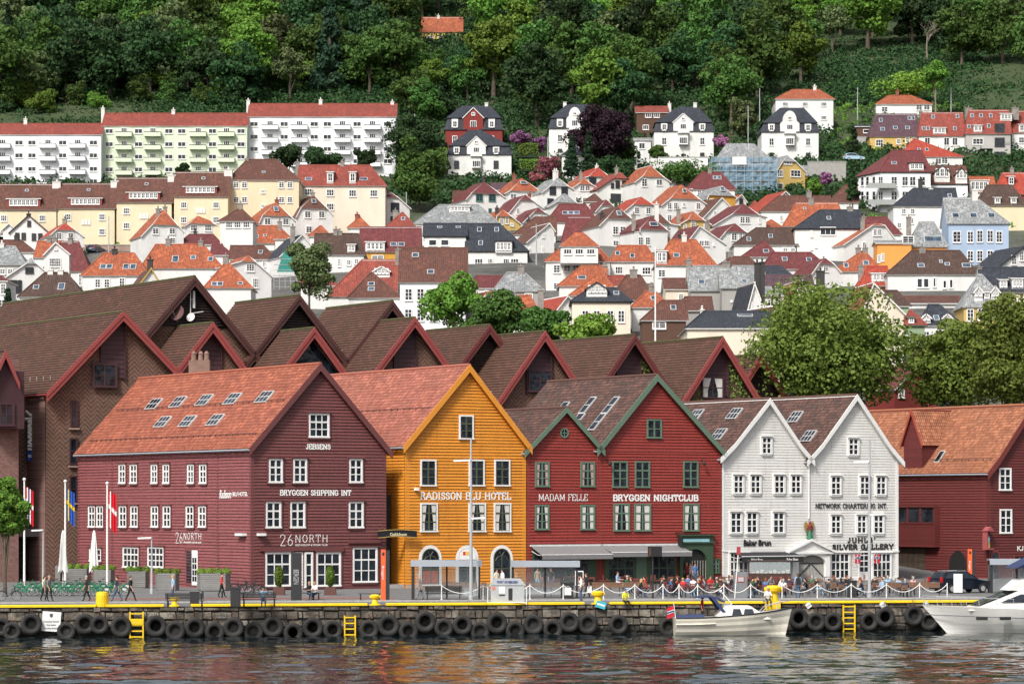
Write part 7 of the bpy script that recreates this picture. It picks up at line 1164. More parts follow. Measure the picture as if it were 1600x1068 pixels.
def undergrowth():
 rs=np.random.RandomState(9);n=15000;Y=rs.uniform(655,1060,n);px=rs.uniform(-80,1680,n);X_=(px-800)*Y/FP;cs=[];ds=[]
 for x,y,p in zip(X_,Y,px):
  if 1300<p<1480 and 745<y<800:
   if rs.rand()<.75:continue
  s=rs.uniform(1.0,3.0);m=26;d=rs.normal(0,1,(m,3));d[:,2]=abs(d[:,2]);d/=np.linalg.norm(d,axis=1)[:,None];c=np.array([x,y,ground(y)])+d*np.array([s,s,s*.8])*rs.uniform(.6,1.1,(m,1));cs.append(c);ds.append(d)
 for p,y,s in[(rs.uniform(-80,640),rs.uniform(735,830),rs.uniform(1.4,3.4))for _ in range(2600)]+[(rs.uniform(1300,1680),rs.uniform(800,900),rs.uniform(.7,1.8))for _ in range(1600)]:
  d=rs.normal(0,1,(26,3));d[:,2]=abs(d[:,2]);d/=np.linalg.norm(d,axis=1)[:,None];cs.append(np.array([(p-800)*y/FP,y,ground(y)])+d*s*rs.uniform(.6,1.1,(26,1)));ds.append(d)
 c=np.concatenate(cs);d=np.concatenate(ds);k=rs.rand(len(c))<.5;o=quadmesh('undergrowth',leaves(c,d,.75,rs),LM['dark']);tag(o,'dense green undergrowth on the wooded slope','undergrowth',kind='stuff')
 Y=rs.uniform(560,660,260);px=rs.uniform(-80,1680,260);cs=[];ds=[]
 for y,p in list(zip(Y,px))+[(rs.uniform(740,830),rs.uniform(1290,1680))for _ in range(500)]:
  s=rs.uniform(.5,1.3);m=24;d=rs.normal(0,1,(m,3));d[:,2]=abs(d[:,2]);d/=np.linalg.norm(d,axis=1)[:,None];cs.append(np.array([(p-800)*y/FP,y,ground(y)])+d*s*rs.uniform(.6,1.1,(m,1)));ds.append(d)
 o=quadmesh('shrubbery',leaves(np.concatenate(cs),np.concatenate(ds),.5,rs),LM['bright']);tag(o,'light green garden shrubs and rough grass on the slope','shrubbery',kind='stuff')
undergrowth()
# ================================================================ things on and along the quay
def Gp(px,py,z=QZ):Y=(CZ-z)*FP/(py-HY);return Vector((X(px,Y),Y,z))
def O():return Vector((0,0,0))
def part(mb,nm,mat,t,smooth=False):return mb.build(nm,mat,t,org=O()if t.location.length==0 else None,smooth=smooth)
BK_=plain('black_metal',(.018,.018,.02,1),.45);STL=plain('steel_grey',(.36,.37,.38,1),.4,.08);RUB=plain('tyre_rubber',(.02,.019,.018,1),.75,.6,1.3,0,.02)
ty=thing('tyre_fender',(0,0,0),'worn black tyre hung as a fender on the stone quay wall','tyre fender','black tyre fenders along the quay wall');m=MB()
pr=[(.34,-.11),(.31,-.06),(.31,.0),(.36,.1),(.45,.15),(.56,.15),(.62,.1),(.635,0),(.62,-.1),(.56,-.15),(.45,-.15),(.34,-.11)];m.lathe(O(),pr,28,0,QE.n)
for i in range(28):
 a=2*math.pi*i/28;M=QE.n.to_track_quat('Z','Y').to_matrix();c=M@Vector((math.cos(a),math.sin(a),0));m.box(c*.632,c*.016,M@Vector((-math.sin(a),math.cos(a),0))*.035,QE.n*.1)
part(m,'tyre',RUB,ty);m=MB()
for s in(-1,1):m.tube([QE.u*.06*s+V(0,0,.6),QE.u*.05*s+V(0,0,1.0)-QE.n*.12],.018,4)
part(m,'chain',plain('rusty_chain',(.1,.05,.03,1),.9),ty)
TY=[(2,978,.9),(18,985,.92),(48.7,973.5,1.08),(103,985,.92),(132.5,973.5,1.05),(155,975,.92),(189,978,1.08),(243,977,1.1),(273,984,1),(303.6,979.5,1.04),(334.5,986,1),(364,979,1.06),(395,986,1),(425.5,978,1.08),(457,987,1),(488,979.5,1.06),(519,983,1),(547,985,.8),(575.4,982,1),(606,976,1.12),(636.6,985,1),(663.4,970,1.1),(692,979.5,.98),(721,975,1.02),(748.5,985,1),(775,972,1.1),(803,984,.98),(832,974.5,1.05),(862,982,1),(887.6,970.5,1.04),(916.8,973.5,1.04),(964.4,974.5,1.02),(1041.6,978,1.02),(1246,965,1.08),(1272.5,970,.98),(1299,970,.98),(1355.6,969.7,.98),(1380.6,963,1.06),(1425,960.6,1.06),(1449.4,969,1)]
for i,(x,y,s)in enumerate(TY):
 if i==17:continue
 a,z=QE.hit(x,y);loc=QE.at(a,z,.34+(.05*(i%3)))
 if i==0:ty.location=loc;ty.scale=(s,)*3
 else:dup(ty,loc,rr.uniform(-.12,.12),None,s)
for i,(x,y0,y1,w,lab)in enumerate(((213,957,1003,.85,'yellow quay ladder with top plate beside the white notice'),(546,963,1000,.7,'yellow quay ladder between the tyres below the maroon house'),(1325,946,990,.8,'yellow quay ladder right of the small motorboat'))):
 a,zt=QE.hit(x,y0);z0=QE.hit(x,y1)[1]-.6;t=thing('quay_ladder',QE.at(a,zt),lab,'ladder','yellow ladders on the quay wall')
 for s in(-1,1):m=MB();QE.box(m,a+s*w/2-.045,a+s*w/2+.045,z0,zt+.1,.2,.3);m.build('rail',YEL,t)
 z=zt-.02
 while z>z0:m=MB();QE.box(m,a-w/2+.045,a+w/2-.045,z-.05,z+.03,.21,.29);m.build('rung',YEL,t);z-=.38
 if i==0:m=MB();QE.box(m,a-w/2,a+w/2,zt-.75,zt-.42,.3,.33);m.build('plate',YEL,t)
t=thing('notice',QE.at(QE.hit(80,970)[0],1),'white mooring notice with crest, tilted on the stone quay wall','sign');c=QE.hit(80,970);u2=(QE.u*math.cos(.07)+V(0,0,-math.sin(.07)));m=MB();cc=QE.at(c[0],c[1],.25);m.box(cc,u2*.6,QE.n*.02,V(0,0,.64)+QE.u*.05);m.build('board',WHITE,t);TXD=plain('text_grey',(.08,.08,.09,1))
m=MB();cz=c[1]+.38;m.prism([QE.at(c[0]+a*.1,cz+b*.13,.275)for a,b in((-1,1),(1,1),(1,-.3),(0,-1),(-1,-.3))],QE.n*.01);m.build('crest',TXD,t)
for i,s_ in enumerate(('Fortøyning forbudt','Kun lasting','og ombordstigning')):w_=(.5,.3,.5)[i];text_mesh(s_,QE,c[0]-w_,c[0]+w_,c[1]-.02-i*.22-.07,c[1]-.02-i*.22+.08,.272,TXD,t,th=.008,off=.02)
for x,y,w,h,ang,mt,lab in((938,944,.62,.42,-.3,plain('sign_cyan',(.05,.4,.5,1)),'small tilted cyan sign hanging below a bollard'),(1378,944,.34,.34,.6,WHITE,'small white square plate askew on the quay wall'),(1262,945,.32,.32,.6,WHITE,'small white plate on the wall above the tyres right of the motorboat')):
 a,z=QE.hit(x,y);t=thing('wall_sign',QE.at(a,z,.2),lab,'sign');m=MB();w*=.55;h*=.55;ux=QE.u*math.cos(ang)+V(0,0,math.sin(ang));uz=-QE.u*math.sin(ang)+V(0,0,math.cos(ang));m.box(QE.at(a,z,.22),ux*w,QE.n*.02,uz*h);m.build('board',mt,t);m=MB();m.box(QE.at(a,z,.25),ux*w*.8,QE.n*.005,uz*h*.25);m.build('print',WHITE if 'cyan' in lab else STL,t)
for i,(x,y,s,lab)in enumerate(((160,950,1,'stout yellow post bollard at the left end of the quay edge'),(273,951,.8,'low yellow mooring bollard in front of the black bench'),(587,951,.9,'yellow mushroom bollard in front of the orange totem'),(936,946,1.1,'yellow bollard above the tilted cyan sign'),(1210,952,1.5,'big yellow mooring bollard beside the bow of the motorboat'))):
 t=thing('bollard',QE.at(QE.hit(x,945)[0],QZ,-.35),lab,'bollard','yellow bollards on the quay edge');b=t.location.copy();m=MB()
 if i==0:m.lathe(b,[(.42,0),(.42,.75),(.38,.95),(.2,1.0),(0,1.0)],16)
 else:
  m.lathe(b,[(.45*s,0),(.45*s,.06),(.25*s,.12),(.2*s,.45*s),(.33*s,.55*s),(.36*s,.7*s),(.25*s,.8*s),(0,.82*s)],16);m.tube([b+V(-.4*s,0,.62*s),b+V(.4*s,0,.62*s)],.11*s,8)
 m.build('post',YEL,t,smooth=False)
 if i==4:m=MB();QE.box(m,QE.hit(1195,945)[0],QE.hit(1218,945)[0],.75,QZ+.2,.0,.3);m.build('wall_plate',YEL,t)
def lamp(px,py,top,lab,arms,r=.09):
 b=Gp(px,py);H=Z(top,b.y)-QZ;t=thing('lamp_post',b,lab,'lamp post','lamp posts along the quay');m=MB();m.tube([b+V(0,0,H*i/6)for i in range(7)],[r*(1.5-.8*i/6)for i in range(7)],10);m.lathe(b,[(r*2,0),(r*2,.3),(r*1.5,.35)],10);m.build('pole',STL,t)
 for ya,dx in arms:
  z=Z(ya,b.y);m=MB();m.box(b+V(dx*.45,0,z-QZ),(.42*abs(dx),0,.02),(0,.14,0),(0,0,.06));m.tube([b+V(0,0,z-QZ),b+V(dx*.3,0,z-QZ)],.05,6);m.build('lamp_head',WHITE,t)
lamp(736,938,684,'tall grey lamp post in front of the orange house',((719,-1.4),(809,1.1)));lamp(1358.5,934,686,'tall grey lamp post in front of the silver gallery',((721,-1.3),(803,1.2)))
lamp(237,927,838,'short grey lamp post before the planters by the maroon side wall',((840,-1.2),),.07);lamp(67.5,915,826,'short grey lamp post near the hotel entrance',((828,-1.1),),.07)
def flagpole(px,py,top,lab,cols,fl):
 b=Gp(px,py);H=Z(top,b.y)-QZ;t=thing('flagpole',b,lab,'flagpole','white flagpoles by the hotel');m=MB();m.tube([b,b+V(0,0,H)],[.1,.06],8);m.ball(b+V(0,0,H+.08),.14,n=8);m.build('pole',WHITE,t)
 if not fl:return
 z1=H-.5;z0=z1-fl;n=6;mb=[MB()for _ in cols]
 for i in range(n):
  x0,x1=.08+.11*i,.08+.11*(i+1);y0,y1=.15*(i%2),.15*((i+1)%2);sag=.12*i
  k=(0,1,2,1,0,0)[i]if len(cols)>2 else(0,1,0,0,0,0)[i]
  mb[min(k,len(cols)-1)].prism([b+V(x0,y0,z0-sag),b+V(x1,y1,z0-sag-.1),b+V(x1,y1,z1-sag*.6),b+V(x0,y0,z1-sag*.6)],(0,.015,0))
  if len(cols)>1:mb[1].prism([b+V(x0,y0-.02,z0+fl*.5-sag),b+V(x1,y1-.02,z0+fl*.48-sag),b+V(x1,y1-.02,z0+fl*.62-sag),b+V(x0,y0-.02,z0+fl*.62-sag)],(0,.015,0))
 for q,c in zip(mb,cols):
  if q.f:q.build('flag_cloth',c,t)
FR,FB=MC['flag_red'],MC['flag_blue'];flagpole(38,917,750,'flagpole with hanging Norwegian flag beside the clipped tree',[FR,WHITE,FB],2.6);flagpole(102,919,753,'flagpole with hanging blue and yellow flag',[plain('flag_blue2',(.03,.1,.4,1)),plain('flag_yellow',(.7,.5,.03,1))],2.4);flagpole(167.5,920,756,'flagpole with hanging red flag with white cross before the maroon side wall',[FR,WHITE],2.8)
b=P(1024,562,392);t=thing('flagpole',b,'tall bare white flagpole behind the brown hotel ridges','flagpole');m=MB();m.tube([b,V(b.x,b.y,Z(384,392))],[.12,.07],8);m.build('pole',WHITE,t)
for i,(x,y0,y1,Y,lab)in enumerate(((1187,138,178,770,'bare pale pole behind the curved-gable villa'),(1169,165,215,745,'grey pole on the lawn between the villas'),(856,215,268,692,'white pole in front of the half hidden villa'),(1340,137,185,780,'utility pole on the open slope, left one'),(1486,137,178,782,'utility pole on the open slope, right one'),(635,300,352,640,'thin street lamp beside the tall bushy tree'),(648,178,210,735,'bare pale pole at the edge of the wood'),(170,338,395,590,'thin lamp pole in front of the third cream terrace'),(838,350,415,545,'street lamp standing in the lane'),(995,228,262,700,'grey pole by the small garden house'))):
 b=P(x,y1+5,Y);t=thing('pole',b,lab,'pole');m=MB();m.tube([b-V(0,0,1),V(b.x,Y,Z(y0,Y))],[.14,.1],6);m.build('shaft',STL,t)
for px,lab in((98.5,'closed white parasol between the two left flagpoles'),(147,'closed white parasol left of the flagpole with the red flag')):
 b=Gp(px,915);t=thing('parasol',b,lab,'parasol','closed parasols');m=MB();m.tube([b,b+V(0,0,4.6)],.04,6);m.build('pole',WHITE,t);m=MB();n=16;vs=[]
 prof=[(.06,4.6),(.14,4.3),(.24,3.4),(.34,2.2),(.44,1.35)]
 for r_,h in prof:vs+=[b+V(r_*(1 if k%2 else .6)*math.cos(2*math.pi*k/n),r_*(1 if k%2 else .6)*math.sin(2*math.pi*k/n),h-(.25 if k%2 and h<2 else 0))for k in range(n)]
 m.raw(vs,[(i*n+k,i*n+(k+1)%n,(i+1)*n+(k+1)%n,(i+1)*n+k)for i in range(4)for k in range(n)]);m.build('canopy',WHITE,t)
PLW=siding_mat('planter_grey',(.22,.215,.205,1),.13,.1)
for i,(x0,x1,py,lab)in enumerate(((36,65,905,'leftmost grey slatted planter'),(67,100,907,'grey slatted planter under the closed parasol'),(103,142,913,'grey slatted planter between the flagpoles'),(145,179,915,'grey slatted planter behind the row of green bicycles'),(199,233,918,'grey slatted planter left of the short lamp post'),(243,280,922,'grey slatted planter right of the short lamp post'),(308,360,922,'widest grey slatted planter left of the maroon corner'))):
 b=Gp((x0+x1)/2,py);w=(x1-x0)*b.y/FP/2;t=thing('planter',b,lab+' with clipped bushes','planter','slatted planters of the terrace');m=MB();n=8
 for k in range(8):m.prism([b+V(sx*w,sy*.7,.1+k*.16)for sx,sy in((-.75,-1),(.75,-1),(1.02,0),(.75,1),(-.75,1),(-1.02,0))],(0,0,.13))
 m.prism([b+V(sx*w*.95,sy*.65,0)for sx,sy in((-.75,-1),(.75,-1),(1.02,0),(.75,1),(-.75,1),(-1.02,0))],(0,0,1.34));m.build('box',PLW,t)
 rs=np.random.RandomState(i);k=int(w/.35)+1;cs=[];ds=[]
 for j in range(k):d=rs.normal(0,1,(420,3));d[:,2]=abs(d[:,2]);d/=np.linalg.norm(d,axis=1)[:,None];cs.append(np.array([b.x-w*.75+1.5*w*j/max(1,k-1),b.y,QZ+1.36])+d*np.array([.38,.5,.4])*rs.uniform(.9,1.05,(420,1)));ds.append(d)
 quadmesh('bush',leaves(np.concatenate(cs),np.concatenate(ds),.1,rs,.5),LM['lime'],t,b)
def bench(px,py,w,lab,back=True,mat=BK_):
 b=Gp(px,py);t=thing('bench',b,lab,'bench','benches on the quay');m=MB()
 for k in range(4):m.bx(b.x-w/2,b.x+w/2,b.y-.22+k*.12,b.y-.13+k*.12,QZ+.44,QZ+.48)
 m.build('seat',mat,t)
 if back:
  m=MB()
  for k in range(4):m.bx(b.x-w/2,b.x+w/2,b.y-.3-k*.02,b.y-.27-k*.02,QZ+.58+k*.1,QZ+.66+k*.1)
  m.build('backrest',mat,t)
 for s in(-1,1):
  m=MB();x=b.x+s*(w/2-.15);m.tube([V(x,b.y-.28,QZ),V(x,b.y-.25,QZ+.45)]+([V(x,b.y-.34,QZ+.95)]if back else[]),.035,6);m.tube([V(x,b.y+.25,QZ),V(x,b.y+.22,QZ+.45)],.035,6);m.build('leg',mat,t)
bench(289,949,2.5,'black slatted bench with backrest seen from behind near the blonde person');bench(405,947,2.3,'black bench where the man in light blue sits');bench(332,933,1.7,'low backless bench before the wide planter',False);bench(478,936,2.1,'low backless bench with a seated couple',False);bench(578,937,1.6,'low backless bench left of the orange totem',False);bench(693,936,2.6,'dark bench inside the left bus shelter',True);bench(302,947,.1,'',False)if 0 else None
for px,py,w,h,lab in((368,948,.62,1.3,'black square litter bin next to the occupied black bench'),(304,946,.55,.95,'dark litter bin at the right end of the rear-facing bench'),(741+145,934,.9,1.15,'wide black bin with a white bag beside the walking man'),(1331,933,.62,1.25,'tall black bin in front of the silver gallery tables')):
 b=Gp(px,py);t=thing('litter_bin',b,lab,'litter bin','black litter bins');m=MB();m.bx(b.x-w/2,b.x+w/2,b.y-w/2,b.y+w/2,QZ+.05,QZ+h-.12);m.bx(b.x-w/2+.06,b.x+w/2-.06,b.y-w/2+.06,b.y+w/2-.06,QZ,QZ+.05);m.build('body',BK_,t);m=MB();m.bx(b.x-w/2-.03,b.x+w/2+.03,b.y-w/2-.03,b.y+w/2+.03,QZ+h-.12,QZ+h);m.build('lid',BK_,t)
ORG_=plain('totem_orange',(.75,.10,.02,1),.5)
for px,py,top,w,lab,kd in((463,938,863,.72,'black information totem before the door of the maroon house',0),(600,938,858,.36,'orange and black totem at the alley mouth',1),(1516,915,857,.36,'orange and black totem in front of the market hall',1)):
 b=Gp(px,py);H=Z(top,b.y)-QZ;t=thing('totem',b,lab,'totem sign','information totems');pl=PL((b.x-w/2,b.y-.2),(1,0));m=MB()
 if kd:
  m.bx(b.x-.2,b.x+.12,b.y-.2,b.y+.2,QZ,QZ+H);m.build('orange_panel',ORG_,t);m=MB();m.bx(b.x+.12,b.x+.38,b.y-.18,b.y+.18,QZ,QZ+H-.05);m.build('black_panel',BK_,t);text_mesh('Bryggen',pl,.02,.2,QZ+H*.42,QZ+H*.68,.01,WHITE,t,rot=1,th=.01);m=MB();m.ball((b.x-.04,b.y-.2,QZ+H-.3),.1,.02,.14,8);m.build('emblem',BK_,t)
 else:m.bx(b.x-w/2,b.x+w/2,b.y-.2,b.y+.2,QZ,QZ+H);m.build('panel',BK_,t);text_mesh('BERGEN',pl,w*.25,w*.75,QZ+H*.35,QZ+H*.65,.01,STL,t,rot=1,th=.01)
GLS,nt,bs=newmat('clear_glass');bs.inputs['Base Color'].default_value=(.6,.68,.7,1);bs.inputs['Roughness'].default_value=.05;bs.inputs['Alpha'].default_value=.25
ROOFG=plain('shelter_roof',(.3,.33,.37,1),.4,.05)
def shelter(px0,px1,py,top,lab,solid=True):
 b=Gp(px0,py);x1=X(px1,b.y);H=Z(top,b.y)-QZ;D=1.5;t=thing('bus_shelter',b,lab,'bus shelter','glass bus shelters');m=MB();n=8
 pts=[(b.y+D*(i/n)-.2,QZ+H-.25+.28*math.sin(math.pi*(.25+.5*i/n)))for i in range(n+1)];m.prism([V(b.x-.05,y,z)for y,z in pts]+[V(b.x-.05,y,z-.1)for y,z in pts[::-1]],(x1-b.x+.1,0,0));m.bx(b.x-.05,x1+.05,b.y-.26,b.y-.2,QZ+H-.42,QZ+H-.02);m.build('roof',ROOFG,t)
 for x in(b.x+.1,(b.x+x1)/2,x1-.15):
  for y in(b.y+D-.1,)if x not in(b.x+.1,x1-.15)else(b.y,b.y+D-.1):m=MB();m.bx(x-.06,x+.06,y-.06,y+.06,QZ,QZ+H-.3);m.build('post',BK_,t)
 m=MB();m.bx(b.x+.25,x1-.25,b.y+D-.12,b.y+D-.09,QZ+.25,QZ+H-.45);m.build('back_pane',GLS,t)
 for x in(b.x+.1,x1-.15):m=MB();m.bx(x-.015,x+.015,b.y+.08,b.y+D-.2,QZ+.25,QZ+H-.45);m.build('side_pane',GLS,t)
 m=MB();m.bx(b.x+.0,b.x+.2,b.y-.1,b.y+.5,QZ,QZ+H-.3);m.build('poster_case',BK_,t)
shelter(643,752,937,875,'glass bus shelter with curved roof in front of the orange house');shelter(799,905,934,876,'glass bus shelter with curved roof in front of the small red house');shelter(1547,1640,926,873,'glass bus shelter at the right edge behind the white cruiser')
b=Gp(793,944);t=thing('port_cabinet',b,'grey port display cabinet reading PORT OF BERGEN behind its tube railing','cabinet');w=1.12;m=MB();m.bx(b.x-w,b.x+w,b.y,b.y+.7,QZ+.08,QZ+1.3);m.prism([V(b.x-w-.1,b.y-.05,QZ+1.3),V(b.x+w+.1,b.y-.05,QZ+1.3),V(b.x+w-.25,b.y-.05,QZ+1.75),V(b.x-w+.25,b.y-.05,QZ+1.75)],(0,.8,0));m.build('housing',plain('cabinet_grey',(.38,.4,.41,1),.4),t)
pl=PL((b.x-w,b.y),(1,0));text_mesh('PORT OF BERGEN',pl,.42,1.82,QZ+1.43,QZ+1.6,.06,FB,t,off=.03,th=.01)
for x0,x1,z0,z1,mt,nm in((.55,.95,.75,1.2,WHITE,'notice_sheet'),(.08,.3,1.0,1.2,plain('red_text',(.6,.15,.12,1)),'notice_text'),(1.18,1.45,.3,1.1,BK_,'display'),(.55,.95,.6,.68,BK_,'slot')):m=MB();pl.box(m,x0,x1,QZ+z0,QZ+z1,.0,.02);m.build(nm,mt,t)
m=MB();
for x in(b.x-w-.2,b.x+w+.15):m.tube([V(x,b.y-.25,QZ),V(x,b.y-.25,QZ+1.2)],.03,6)
m.tube([V(b.x-w-.2,b.y-.25,QZ+.15),V(b.x+w+.15,b.y-.25,QZ+.15)],.03,6);m.build('railing',WHITE,t)
fp=thing('fence_post',(0,0,0),'thin white post of the rope fence along the cafe tables','post','posts of the rope fence');m=MB();m.lathe(O(),[(.09,0),(.09,.03),(.04,.06),(.035,1.02),(.05,1.05),(0,1.1)],8);part(m,'shaft',WHITE,fp)
ps=[690,755,828,880,943,992,1036,1061,1090,1131,1173,1222,1277,1330,1385,1437,1480];FPy=lambda x:936.5-(x-690)*.0035
loc=[Gp(x,FPy(x))for x in ps];fp.location=loc[0]
for q in loc[1:]:dup(fp,q)
for i,(p,q)in enumerate(zip(loc,loc[1:])):m=MB();m.tube([p.lerp(q,k/10)+V(0,0,1.0-.55*(1-(2*k/10-1)**2))for k in range(11)],.028,5);tag(m.build('fence_rope',WHITE,None,p),'white rope sagging between two fence posts by the cafe','rope','ropes of the fence')
b=Gp(1157,934);t=thing('ticket_machine',b,'grey ticket machine with red framed screen behind the motorboat','ticket machine');m=MB();m.bx(b.x-.5,b.x+.5,b.y,b.y+.6,QZ,QZ+.55);m.bx(b.x-.47,b.x+.47,b.y+.03,b.y+.57,QZ+.55,QZ+1.9);m.build('body',plain('machine_grey',(.16,.17,.18,1),.5),t);m=MB();m.bx(b.x-.22,b.x+.28,b.y-.0,b.y+.03,QZ+1.15,QZ+1.55);m.build('screen_frame',plain('red_paint',(.4,.03,.02,1)),t);m=MB();m.bx(b.x-.17,b.x+.23,b.y-.015,b.y+.0,QZ+1.2,QZ+1.5);m.build('screen',STL,t)
b=Gp(1148,934);t=thing('street_sign',b,'leaning white sign pole with small red sign beside the ticket machine','sign');m=MB();top=b+V(.25,0,3.2);m.tube([b,top],.04,6);m.build('pole',WHITE,t);m=MB();m.box(top+V(.02,-.04,.2),(.14,0,0),(0,.02,0),(.01,0,.28));m.build('sign_plate',plain('sign_red',(.3,.03,.04,1)),t)
b=Gp(1203,914);t=thing('display_counter',b,'dark glazed bakery display counter under the black awning','counter');m=MB();m.bx(b.x-1.75,b.x+1.75,b.y,b.y+.8,QZ,QZ+1.0);m.bx(b.x-1.75,b.x+1.75,b.y+.7,b.y+.8,QZ+1,QZ+2.0);m.bx(b.x-1.8,b.x+1.8,b.y-.05,b.y+.85,QZ+2.0,QZ+2.1);m.build('body',plain('counter_brown',(.05,.025,.02,1),.4),t);m=MB();m.bx(b.x-1.7,b.x+1.7,b.y,b.y+.03,QZ+1.02,QZ+1.98);m.build('glass',GLS,t);m=MB()
for k in range(9):m.bx(b.x-1.5+k*.36,b.x-1.25+k*.36,b.y+.2,b.y+.5,QZ+1.0,QZ+1.12+.1*(k%3))
m.build('pastry_trays',plain('tray',(.45,.4,.33,1)),t)
b=Gp(1020,934);t=thing('traffic_display',b,'black box display with orange panel on a dark pole before the big red house','display sign');m=MB();m.tube([b,b+V(0,0,3.0)],.07,8);m.build('pole',BK_,t);m=MB();m.box(b+V(.15,0,3.35),(.42,.1,0),(-.08,.3,0),(0,0,.36));m.build('box',BK_,t);m=MB();pl=PL((b.x-.35,b.y-.36),(.42,.1));pl.box(m,.12,.68,QZ+3.1,QZ+3.6,.02,.05);m.build('panel',plain('amber_panel',(.35,.13,.04,1)),t)
for px,py,h,lab in((1486,925,1.35,'grey service box left of the white notice board by the car'),(1497,927,1.5,'white notice board in front of the dark car')):
 b=Gp(px,py);t=thing('notice_board',b,lab,'board');m=MB();m.bx(b.x-.33,b.x+.33,b.y,b.y+.12,QZ+.1,QZ+h);m.build('panel',WHITE if 'white notice board in' in lab else STL,t);m=MB();[m.bx(b.x+s-.03,b.x+s+.03,b.y+.02,b.y+.1,QZ,QZ+.1)for s in(-.28,.28)];m.build('foot',BK_,t)
b=Gp(905,916);t=thing('menu_board',b,'standing chalk menu board between the two grey awnings','menu board');m=MB();m.bx(b.x-.35,b.x+.35,b.y,b.y+.06,QZ+.1,QZ+1.3);m.build('frame',WHITE,t);m=MB();m.bx(b.x-.28,b.x+.28,b.y-.02,b.y,QZ+.2,QZ+1.22);m.build('slate',BK_,t)
for px,lab in((436,'brown pot with climbing shrub left of the maroon house door'),(516,'brown pot with climbing shrub right of the maroon house door')):
 b=Gp(px,929);t=thing('potted_plant',b,lab,'potted plant','potted plants');m=MB();m.prism([b+V(-.45,-.4,0),b+V(.45,-.4,0),b+V(.4,-.4,.6),b+V(-.4,-.4,.6)],(0,.8,0));m.build('pot',plain('pot_rust',(.09,.035,.025,1)),t);rs=np.random.RandomState(int(px));d=rs.normal(0,1,(1200,3));d/=np.linalg.norm(d,axis=1)[:,None];quadmesh('foliage',leaves(np.array(b)+np.array([0,0,1.4])+d*np.array([.36,.36,.85])*rs.uniform(.7,1,(1200,1)),d,.13,rs,.5),LM['bright'],t,b)
def bicycle(lab,fr,panel,grp):
 t=thing('bicycle',(0,0,0),lab,'bicycle',grp)
 for x in(-.52,.52):
  w=MB();w.torus((x,0,.34),(0,1,0),.31,.022,20,5);wo=part(w,'wheel',RUB,t);m=MB();
  for k in range(8):a=math.pi*k/8;m.tube([(x-.3*math.cos(a),0,.34-.3*math.sin(a)),(x+.3*math.cos(a),0,.34+.3*math.sin(a))],.004,3)
  m.torus((x,0,.34),(0,1,0),.29,.014,20,4);part(m,'rim',STL,wo)
 m=MB();m.tube([(-.52,0,.34),(-.1,0,.3),(.38,0,.75),(.42,0,.98)],.03,6);m.tube([(-.1,0,.3),(-.22,0,.85)],.025,6);m.tube([(.4,0,.85),(.52,0,.34)],.025,6);m.tube([(-.5,.03,.36),(-.18,.03,.62)],.02,5)
 for x in(-.52,.52):m.tube([(x+.37*math.cos(a),0,.34+.37*math.sin(a))for a in[math.pi*k/8 for k in range(0,9)]],.028,5)
 part(m,'frame',fr,t);m=MB();m.tube([(.3,-.3,1.05),(.42,-.15,1.02),(.42,.15,1.02),(.3,.3,1.05)],.018,5);part(m,'handlebar',BK_,t);m=MB();m.box((-.24,0,.9),(.13,0,0),(0,.07,0),(0,0,.03));part(m,'saddle',BK_,t)
 if panel:m=MB();m.prism([(-.75,-.05,.62),(-.35,-.05,.66),(-.42,-.05,.42),(-.66,-.05,.4)],(0,.02,0));part(m,'white_panel',WHITE,t)
 return t
gb=bicycle('green city bicycle with white panels parked in the long row',plain('bike_green',(.01,.2,.09,1),.4),True,'green city bicycles');n=0
for i in range(17):
 for j in range(2):
  if j and i%2:continue
  p=Gp(32+i*9.2+j*5,931-j*5+rr.uniform(-.5,.5))+V(0,1.2,0);a=R(200+rr.uniform(-6,6))
  if n==0:gb.location=p;gb.rotation_euler=(0,0,a)
  else:dup(gb,p,a)
  n+=1
bb=bicycle('black bicycle parked under the clipped quay tree',BK_,False,'dark bicycles');bb.location=Gp(14,938)
for x,y,l in((376,925,'dark bicycle leaning by the maroon corner, left one'),(390,927,'dark bicycle leaning by the maroon corner, middle one'),(400,930,'dark bicycle behind the man in light blue')):dup(bb,Gp(x,y),R(20+x%7),l)
